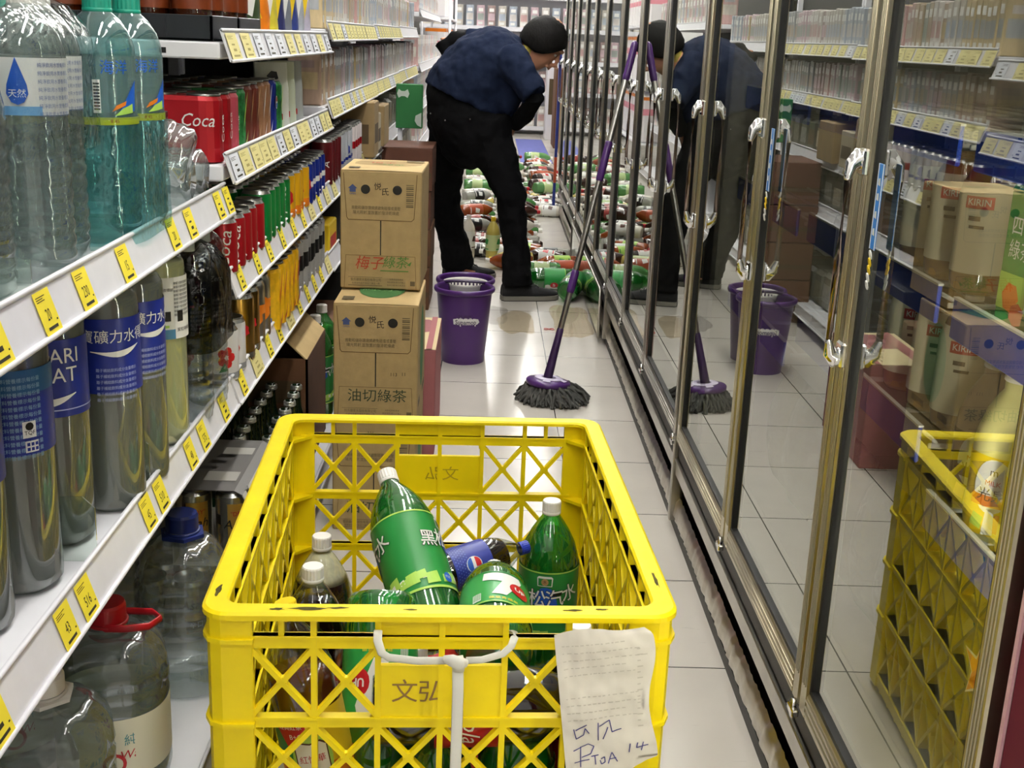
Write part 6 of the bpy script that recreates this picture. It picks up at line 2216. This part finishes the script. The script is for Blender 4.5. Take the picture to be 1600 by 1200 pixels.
def hand(b, wrist, direc, palm_n, size=1.0, side=1, curl=.5):
    """Palm with four unequal bent fingers and a thumb leaving the side of the palm."""
    d = Vector(direc).normalized(); n = Vector(palm_n).normalized(); n = (n - d * n.dot(d)).normalized()
    s = d.cross(n).normalized() * side
    w = Vector(wrist)
    L = .09 * size
    b.tube([w, w + d * .03 * size, w + d * L * .75, w + d * L], [(.026 * size, .02 * size), (.034 * size, .016 * size), (.041 * size, .014 * size), (.040 * size, .011 * size)], 14, up=tuple(n), round_ends=True)
    for k, (off, ln, r) in enumerate(((-.030, .068, .0085), (-.010, .078, .009), (.011, .073, .0088), (.030, .056, .0078))):
        p0 = w + d * (L * .93) + s * off * size
        q1 = (d + n * curl * .5).normalized(); q2 = (d + n * curl * 1.3).normalized(); q3 = (d + n * curl * 2.4).normalized()
        p1 = p0 + q1 * ln * .45 * size; p2 = p1 + q2 * ln * .32 * size; p3 = p2 + q3 * ln * .25 * size
        b.tube([p0 - d * .012, p0, p1, p2, p3], [r * size, r * size, r * .95 * size, r * .9 * size, r * .78 * size], 8, round_ends=True)
    t0 = w + d * .025 * size - s * .028 * size
    t1 = t0 + (d * .6 - s * .75 + n * .25).normalized() * .038 * size
    t2 = t1 + (d * .85 - s * .35 + n * .35).normalized() * .03 * size
    b.tube([t0, t1, t2], [.012 * size, .0105 * size, .0085 * size], 8, round_ends=True)


# head frame: looks forward-down along +X
HC = Vector(V(.238, 5.80, 1.195))
fwd = Vector((.80, -.05, -.60)).normalized(); upv = Vector((.60, 0, .80)); upv = (upv - fwd * upv.dot(fwd)).normalized(); rgt = upv.cross(-fwd).normalized()
HT = Matrix(((rgt.x, -fwd.x, upv.x, HC.x), (rgt.y, -fwd.y, upv.y, HC.y), (rgt.z, -fwd.z, upv.z, HC.z), (0, 0, 0, 1)))
# body: one continuous surface
b = MB(M_skin)
T0 = Matrix.Identity(4)
b.tube([V(-.12, 5.83, .90), V(-.06, 5.83, 1.03), V(.02, 5.82, 1.10), V(.09, 5.82, 1.13), V(.13, 5.82, 1.145)], [(.14, .15), (.125, .155), (.115, .175), (.095, .175), (.06, .10)], 20, up=(0, 1, 0), round_ends=True)
b.tube([V(.11, 5.82, 1.14), V(.17, 5.815, 1.165), V(.215, 5.81, 1.175)], [.062, .052, .055], 14, round_ends=True)
b.tube([V(.07, 5.655, 1.14), V(.15, 5.585, 1.05), V(.205, 5.57, .955), V(.165, 5.67, .885), V(.115, 5.775, .822)], [.046, .036, .033, .029, .024], 12, round_ends=True)
b.tube([V(.05, 5.985, 1.17), V(-.10, 6.04, 1.19), V(-.235, 6.05, 1.185), V(-.19, 6.02, 1.11), V(-.13, 5.99, 1.06)], [.046, .036, .032, .029, .024], 12, round_ends=True)
hand(b, V(.108, 5.785, .812), (-.30, .10, -.95), (-.9, .0, .3), 1.0, 1, .3)
hand(b, V(-.135, 5.993, 1.062), (.75, -.1, -.55), (0, -1, -.3), 1.0, -1, .3)
for (hx, hy, kx_, ky, ax, ay) in ((.0, 5.745, .112, 5.685, .155, 5.70), (-.16, 5.93, -.205, 6.03, -.145, 6.17)):
    b.tube([V(-.09 + hx * .3, 5.83 + (hy - 5.83) * .5, .86), V(hx, hy, .74), V((hx + kx_) / 2, (hy + ky) / 2, .63), V(kx_, ky, .50), V((kx_ + ax) / 2 + .005, (ky + ay) / 2, .30), V(ax - .005, ay, .10)], [.085, .080, .068, .055, .050, .034], 14, round_ends=True)
    b.tube([V(ax - .04, ay, .055), V(ax + .03, ay, .05), V(ax + .09, ay + .015, .040)], [(.024, .018), (.024, .014), (.022, .009)], 12, up=(0, 0, 1), round_ends=True)
b.T = HT
hp = [(0, 0, -.118), (0, -.006, -.100), (0, -.004, -.06), (0, .004, 0), (0, .008, .05), (0, .008, .085), (0, .006, .105)]
b.tube(hp, [(.030, .026), (.046, .050), (.062, .074), (.074, .090), (.073, .092), (.058, .074), (.030, .04)], 22, up=(0, 1, 0), round_ends=True)
b.tube([(0, -.088, .006), (0, -.100, -.018), (0, -.108, -.034), (0, -.094, -.043)], [.008, .011, .015, .010], 10, round_ends=True)
b.tube([(-.026, -.078, -.064), (0, -.088, -.064), (.026, -.078, -.064)], [(.005, .006), (.008, .010), (.005, .006)], 8, round_ends=True)
b.tube([(-.05, -.074, .026), (-.02, -.092, .030), (.02, -.092, .030), (.05, -.074, .026)], [.008, .009, .009, .008], 8, round_ends=True)
for s in (-1, 1):
    b.tube([(s * .074, .012, .016), (s * .083, .022, .006), (s * .081, .018, -.018), (s * .074, .008, -.032)], [(.006, .014), (.006, .018), (.006, .015), (.005, .008)], 8, up=(0, 1, 0), round_ends=True)
b.T = T0
cloth(b, 'body', person, .0055, 2)
for s in (-1, 1):
    b = MB(mat('eye_white', '#d9d4cc', .2), M_hair)
    b.T = HT @ Matrix.Translation((s * .031, -.0735, -.001)) @ Matrix.Diagonal((.013, .008, .0065, 1))
    b.lathe([(0, -1), (.5, -.87), (.87, -.5), (1, 0), (.87, .5), (.5, .87), (0, 1)], 14)
    b.use(M_hair); b.T = HT @ Matrix.Translation((s * .031, -.0805, -.001)) @ Matrix.Diagonal((.0055, .0025, .0055, 1))
    b.lathe([(0, -1), (.5, -.87), (.87, -.5), (1, 0), (.87, .5), (.5, .87), (0, 1)], 10)
    b.build('eye', person, 'dark eye')
# hair: a cap over the crown, sides and nape
b = MB(M_hair)
vs, fs = [], []
NU, NV = 36, 16
for j in range(NV + 1):
    ph = (j / NV) * PI * .68
    for i in range(NU):
        a = 2 * PI * i / NU
        front = max(0, -(-math.cos(a)))      # 1 at the face side
        lim = ph * (1 - .45 * max(0, math.cos(a)) ** 1.5)
        q = Vector((math.sin(a) * math.sin(lim), -math.cos(a) * math.sin(lim), math.cos(lim)))
        k = 1 + .05 * noise.noise(q * 6) + .02 * noise.noise(q * 22)
        vs.append((q.x * .084 * k, .010 + q.y * .102 * k, .011 + q.z * .111 * k))
fs = [(j * NU + i, j * NU + (i + 1) % NU, (j + 1) * NU + (i + 1) % NU, (j + 1) * NU + i) for j in range(NV) for i in range(NU)]
b.T = HT; b.add(vs, [tuple(reversed(f)) for f in fs], True)
o = b.build('hair', person)
sm = o.modifiers.new('thick', 'SOLIDIFY'); sm.thickness = .009; sm.offset = -1
# clothes
b = MB(M_blkcloth)
b.tube([V(-.115, 5.83, .965), V(-.105, 5.83, .86), V(-.085, 5.83, .77)], [(.195, .175), (.195, .195), (.165, .185)], 22, up=(0, 1, 0), round_ends=True)
b.tube([V(-.02, 5.735, .86), V(.005, 5.735, .75), V(.06, 5.71, .63), V(.112, 5.685, .51), V(.125, 5.69, .40), V(.145, 5.70, .26), V(.158, 5.70, .14), V(.158, 5.70, .075)], [(.120, .105), (.108, .10), (.088, .09), (.074, .080), (.068, .074), (.064, .072), (.072, .074), (.078, .076)], 20, up=(0, 1, 0))
b.tube([V(-.19, 5.92, .86), V(-.19, 5.94, .72), V(-.205, 5.99, .58), V(-.212, 6.03, .46), V(-.19, 6.07, .32), V(-.165, 6.12, .20), V(-.145, 6.165, .10), V(-.14, 6.17, .065)], [(.118, .105), (.100, .10), (.085, .09), (.075, .08), (.072, .076), (.074, .074), (.082, .078), (.088, .08)], 20, up=(0, 1, 0))
tr = cloth(b, 'trousers', person, .010, 3, .030, .085)
for x, y, z in ((-.275, 5.69, .87), (-.205, 5.635, .845), (-.09, 5.628, .855)):
    bb = MB(M_pole); bb.at((x, y - PYo - .006, z)); bb.lathe([(0, -.004), (.004, 0), (0, .004)], 10); bb.build('rivet', tr, 'tiny steel rivet')
b = MB(M_navy)
b.tube([V(-.115, 5.825, .925), V(-.085, 5.825, 1.00), V(-.035, 5.825, 1.075), V(.035, 5.82, 1.12), V(.105, 5.815, 1.14), V(.150, 5.815, 1.155)], [(.212, .195), (.205, .205), (.185, .21), (.165, .215), (.130, .195), (.075, .11)], 24, up=(0, 1, 0), round_ends=False)
b.tube([V(.06, 5.80, 1.10), V(.085, 5.79, .99), V(.075, 5.78, .90)], [(.11, .15), (.10, .15), (.05, .12)], 18, up=(0, 1, 0), round_ends=True)
b.tube([V(.075, 5.665, 1.14), V(.145, 5.595, 1.06), V(.20, 5.55, .975)], [(.088, .08), (.074, .07), (.062, .06)], 16, up=(0, 1, 0))
b.tube([V(.04, 5.97, 1.17), V(-.055, 6.025, 1.19), V(-.13, 6.045, 1.195)], [(.085, .075), (.070, .066), (.060, .058)], 16, up=(0, 1, 0))
cloth(b, 'jacket', person, .009, 3, .030, .085)
for nm, pts, rr in (('near', [V(.155, 5.59, 1.05), V(.200, 5.57, .965), V(.165, 5.67, .885), V(.118, 5.768, .828)], [.050, .049, .043, .036]), ('far', [V(-.09, 6.035, 1.19), V(-.20, 6.05, 1.195), V(-.232, 6.05, 1.178), V(-.19, 6.02, 1.115), V(-.14, 5.995, 1.068)], [.048, .050, .049, .043, .036])):
    b = MB(M_blkcloth); b.tube(pts, rr, 16); cloth(b, 'sleeve', person, .009, 4, .008, .07, 'black sleeve')
b = MB(M_collar)
b.tube([(Vector(V(.165, 5.815, 1.168)) + rgt * .066 * math.cos(a) + (Vector((.35, 0, .94)) * .060 - Vector((.9, 0, -.3)) * .012) * math.sin(a)) for a in [2 * PI * i / 20 for i in range(20)]], [(.014, .022)] * 20, 10, closed=True, up=(.93, 0, .35))
b.build('collar', person, 'yellow collar')


def shoe(ax, ay, yaw):
    b = MB(M_shoe)
    T = Matrix.Translation(V(ax, ay, 0)) @ Matrix.Rotation(yaw, 4, 'Z')
    b.T = T
    secs = [(-.082, .030, .075), (-.07, .037, .098), (-.03, .040, .105), (.02, .042, .092), (.08, .047, .068), (.13, .046, .056), (.175, .036, .047), (.198, .016, .036)]
    rings = []
    for x, w, h in secs:
        rings.append([(x, w * math.cos(a) * (1 if math.sin(a) < .3 else .92), .026 + (h - .026) * max(0, math.sin(a)) + .002 * min(0, math.sin(a))) for a in [2 * PI * i / 20 for i in range(20)]])
    loft(b, rings, True, True); b.add(rings[-1], [tuple(range(20))], True)
    sh = b.build('shoe', person)
    b = MB(M_sole, M_lblack); b.T = T
    out = [(-.086, -.02), (-.075, -.038), (-.03, -.042), (.03, -.044), (.09, -.050), (.14, -.048), (.185, -.036), (.204, -.012), (.204, .012), (.185, .036), (.14, .048), (.09, .050), (.03, .044), (-.03, .042), (-.075, .038), (-.086, .02)]
    b.prism(out, .004, .024, True); b.use(M_lblack); b.prism([(x * .99, y * .98) for x, y in out], .0, .004)
    b.build('sole', sh, 'grey rubber sole')
    b = MB(M_lblack); b.T = T
    for k in range(5):
        b.tube([(.035 + k * .015, -.028, .092 - k * .007), (.035 + k * .015, 0, .100 - k * .0075), (.035 + k * .015, .028, .092 - k * .007)], .003, 6)
    b.build('laces', sh)


shoe(.165, 5.705, R(13))
shoe(-.135, 6.18, R(20))

# ------------------------------------------------------------------ spilled bottles
sp = 'spilled bottles on the aisle floor'
K_seven.place((.475, 5.99, .054), frombase((-.98, -.10, .02), 2.6), 'green bottle lying along the aisle beside the toe of the black shoe', sp)
K_green.place((.398, 5.665, .056), frombase((.28, .95, .08), 2.2), 'clear green bottle lying with its base towards the mop handle', sp)
M_sbrown = mat('dark_tea_bottle', '#2a1109', .08, coat=.5)
M_samber = mat('amber_tea_bottle', '#8a3f14', .08, coat=.5, var=.15)
M_sclear = mat('cloudy_clear_bottle', '#b9b8ae', .1, coat=.5, trans=.3)
M_syel = mat('pale_yellow_bottle', '#c3b157', .1, coat=.5)
M_sgreen = mat('spilled_green_bottle', '#5f9f58', .06, coat=.6, trans=.35)
def lines(m, n_=2):
    def fn(b, Rr, z0, z1):
        b.use(m)
        for a in (0, 2.1, 4.2):
            b.wpoly([(-.018, -.012), (.014, -.016), (.020, .012), (-.008, .018)], Rr + .0004, (z0 + z1) / 2 + .006, a); b.wrect(-.02, .02, z0 + .006, z0 + .012, Rr + .0003, a)
    return fn
SK = [(bottle('spilled_bottle', 'bottle', '-', M_sbrown, cap=M_cap, lab=M_lwhite, art=lines(M_lred), lz=(.06, .15), r=.042, h=.25, n=18), 'dark tea bottle with white label'),
      (bottle('spilled_bottle', 'bottle', '-', M_samber, cap=M_cap, lab=mat('label_rust', '#a5482a', .4), art=lines(M_lwhite), lz=(.05, .15), r=.042, h=.25, n=18), 'amber tea bottle with rust label'),
      (bottle('spilled_bottle', 'bottle', '-', M_sgreen, cap=M_cap, lab=mat('label_pale_lime', '#b7cc90', .4), art=lines(M_lwhite), lz=(.06, .14), r=.046, h=.27, n=18), 'green bottle with lime label'),
      (bottle('spilled_bottle', 'bottle', '-', M_sclear, cap=M_cap, lab=M_lblack, art=lines(M_lwhite), lz=(.07, .15), r=.040, h=.24, n=18), 'cloudy bottle with black label'),
      (bottle('spilled_bottle', 'bottle', '-', M_sbrown, cap=M_capred, lab=mat('label_dull_red', '#8e3530', .4), art=lines(M_lwhite), lz=(.07, .15), r=.044, h=.26, n=18), 'cola bottle with red label'),
      (bottle('spilled_bottle', 'bottle', '-', M_syel, cap=M_capyel, lab=mat('label_light_green', '#c7d49a', .4), art=lines(M_lgreen), lz=(.06, .15), r=.040, h=.24, n=18), 'pale yellow tea bottle with green label'),
      (bottle('spilled_bottle', 'bottle', '-', mat('white_drink_bottle', '#d9d3c6', .2), cap=M_cap, lab=M_lwhite, art=lines(M_lbrown), lz=(.06, .16), r=.040, h=.24, n=18), 'white drink bottle'),
      (bottle('spilled_bottle', 'bottle', '-', M_samber, cap=M_cap, lab=M_llime, art=lines(M_lgreend), lz=(.06, .15), r=.044, h=.26, n=18), 'amber bottle with lime label')]
rs = random.Random(21)
near = [(1, .40, 6.36, 'beside the two green bottles'), (1, .14, 6.47, 'behind the front shoe'), (7, .40, 6.49, 'second row behind the green bottles'), (0, .33, 6.62, 'third row behind the green bottles'), (2, .28, 6.25, 'just behind the toe of the black shoe'), (5, .14, 6.60, 'third row behind the front shoe'), (3, .36, 6.74, 'fourth row behind the green bottles'), (0, .10, 6.73, 'fourth row behind the front shoe')]
for k, x, y, wh in near:
    SK[k][0].place((x + .12, y, .046), frombase((-1, rs.uniform(-.3, .3), 0), rs.uniform(0, 6)), f'{SK[k][1]} lying {wh}', sp)
row = 0
y = 6.86
while y < 11.7:
    x = -.20 if y > 6.8 else .0
    xe = .47 if y < 8.55 else .60
    i = 0
    while x < xe - .12:
        k = rs.choice((0, 0, 0, 0, 1, 1, 2, 3, 3, 3, 4, 5, 6, 6, 6, 7))
        K, nm = SK[k]
        L = (.25, .25, .27, .24, .26, .24, .24, .26)[k] + .008
        ang = rs.gauss(0, .22)
        flip = rs.random() < .5
        cx = x + L / 2 + rs.uniform(0, .008)
        if cx + L / 2 > xe + .03:
            break
        d = Vector((math.cos(ang), math.sin(ang), 0)) * (1 if flip else -1)
        rr = (.042, .042, .046, .040, .044, .040, .040, .044)[k]
        base = Vector((cx, y + rs.uniform(-.012, .012), rr + .002)) - d * L / 2
        wh = f'{nth(i)} from the shelf side in spill row {row + 1}'
        K.place(tuple(base), frombase(d, rs.uniform(0, 6)), f'{nm}, {nth(i)} from the left in the {nth(row)} spill row', sp)
        if rs.random() < .38:
            k2 = rs.choice((0, 2, 3, 4, 6, 1)); K2, nm2 = SK[k2]
            d2 = Vector((math.cos(ang + .4), math.sin(ang + .4), rs.uniform(-.05, .05))); L2 = .25
            K2.place(tuple(Vector((cx, y + .05, .128)) - d2 * L2 / 2), frombase(d2, rs.uniform(0, 6)), f'{nm2} atop the {nth(i)} bottle of the {nth(row)} spill row', sp)
        x = cx + L / 2
        i += 1
    y += .106
    row += 1
for x, yy, k, lb in ((-.10, 6.84, 6, 'white drink bottle standing at the near edge of the spill between the legs'), (.04, 6.80, 5, 'pale yellow bottle standing at the near edge of the spill'), ):
    SK[k][0].place((x, yy - .06, .001), (0, 0, 1), lb, sp)

# puddle of spilled tea
M_pud = film_mat('spilled_tea', '#fefbf5', gloss=.05, rough=.03)
for i, (cx, cy_, rx, ry, lb) in enumerate(((.155, 5.22, .085, .20, 'amber puddle of spilled tea in front of the black shoe'), (.40, 5.30, .085, .34, 'amber puddle of spilled tea beside the fridge plinth'), (.05, 5.35, .06, .16, 'clear wet patch on the tiles before the black shoe'))):
    b = MB(M_pud if i < 2 else film_mat('wet_patch', '#fcfcfc', gloss=.05, rough=.02))
    n = 44
    out = []
    for k in range(n):
        a = 2 * PI * k / n
        f = 1 + .30 * noise.noise(Vector((math.cos(a) * 1.6, math.sin(a) * 1.6, i * 7.3)))
        q = (abs(math.cos(a)) ** 3 + abs(math.sin(a)) ** 3) ** (-1 / 3)
        out.append((cx + rx * q * f * math.cos(a), cy_ + ry * q * f * math.sin(a)))
    b.prism(out, .0004, .0016)
    o = b.build('puddle'); tag(o, lb, 'puddle'); o['kind'] = 'stuff'
b = MB(M_lred)
b.tube([(.290 + .022 * math.sin(t) , 5.10 + .012 * math.sin(2 * t), .003) for t in [2 * PI * k / 24 for k in range(24)]], .0016, 6, closed=True)
tag(b.build('rubber_band'), 'thin red rubber band loop lying on the tiles near the mop', 'rubber band')

# ------------------------------------------------------------------ far end of the aisle
for i, (x0, x1) in enumerate(((-.02, .30), (.33, .66))):
    b = MB(mat('blue_floor_mat', '#6a71b8', .6, var=.15, vscale=20)); b.box(x0, x1, 12.4, 15.3, .001, .008, .002)
    tag(b.build('floor_mat'), f'blue floor mat at the far end, {"left" if i == 0 else "right"} of the white line', 'mat')
t = thing('shelf_unit', 'white shelf across the far end wall holding pale packs', 'shelf')
b = MB(M_white); b.box(-.95, 1.35, 16.55, 16.6, 0, 2.2); b.build('back_panel', t)
for lv, z in enumerate((.10, .55, .95, 1.35, 1.75)):
    b = MB(M_white); b.box(-.95, 1.35, 16.2, 16.55, z - .03, z, .004); sh = b.build('shelf', t)
    b = MB(M_rail); b.box(-.95, 1.35, 16.185, 16.2, z - .045, z + .01); b.build('price_rail', sh)
    n = 16
    for i in range(n):
        k = rs.choice((0, 5, 5, 9, 9, 3, 10, 6))
        PK[k].place((-.86 + i * .14, 16.30, z + .001), PI / 2 * 3, f'{PN[k]} pack on the far wall, {nth(i)} from left on the {nth(lv)} level up', 'packs on the far wall shelf', (1.3, 2.3, 1.6))
zz = {0: .451 + .033, 1: .754, 2: 1.010, 3: 1.364}
for lv in range(4):
    n = 20
    for i in range(n):
        k = rs.choice((3, 5, 9, 9, 0, 6, 3))
        PK[k].place((-.56, 8.46 + i * .148, zz[lv] + .001), 0, f'pale {PN[k]} pack far down the aisle, {nth(i)} along the {nth(lv)} shelf up', 'packs far down the aisle', (1.2, 2.6, 1.25))
t = thing('display_rack', 'white wire display rack of tissue bundles far down the aisle', 'rack')
for x in (-.66, -.40):
    for yv in (11.62, 13.5):
        b = MB(M_white); b.tube([(x, yv, 0), (x, yv, 1.75)], .012, 8); b.build('post', t)
for z in (.30, .85, 1.38):
    b = MB(M_white); b.box(-.67, -.39, 11.61, 13.51, z - .02, z, .003); b.build('shelf', t)
b = MB(mat('tissue_white', '#e4e0e2', .5), mat('tissue_pink', '#d98b98', .5), M_lorange)
b.box(-.10, .10, -.105, .105, 0, .44, .02); b.use(MATS['tissue_pink']); b.rect(-.1, .1, .26, .32, (0.1006, 0, 0), (0, 1, 0)); b.rect(-.098, .098, .26, .32, (0, -.1056, 0)); b.use(M_lorange); b.rect(-.1, .1, .40, .43, (.1006, 0, 0), (0, 1, 0)); b.rect(-.098, .098, .40, .43, (0, -.1056, 0))
tag(b.build('tissue_bundle'), '-', 'tissue pack')
K_tis = Kind(bpy.data.objects['tissue_bundle'])
for lv, z in enumerate((.301, .851, 1.381)):
    for i in range(8):
        K_tis.place((-.53, 11.75 + i * .232, z), 0, f'white tissue bundle with pink band, {nth(i)} along the {nth(lv)} level of the display rack', 'tissue bundles on the display rack', (1, 1, 1) if lv < 2 else (1, 1, .75))
for i, (x0, x1, y0, y1, h, m, nm) in enumerate(((.78, 1.15, 13.2, 13.7, .55, M_disp, 'tan'), (.75, 1.1, 14.2, 14.8, .9, M_brown, 'brown'), (.70, .95, 15.4, 15.8, 1.25, mat('far_white_box', '#d5d2d4', .6), 'tall white'))):
    add_box(x0, x1, y0, y1, .001, h, m, f'{nm} carton standing at the far right end of the aisle', m2=M_cardink)
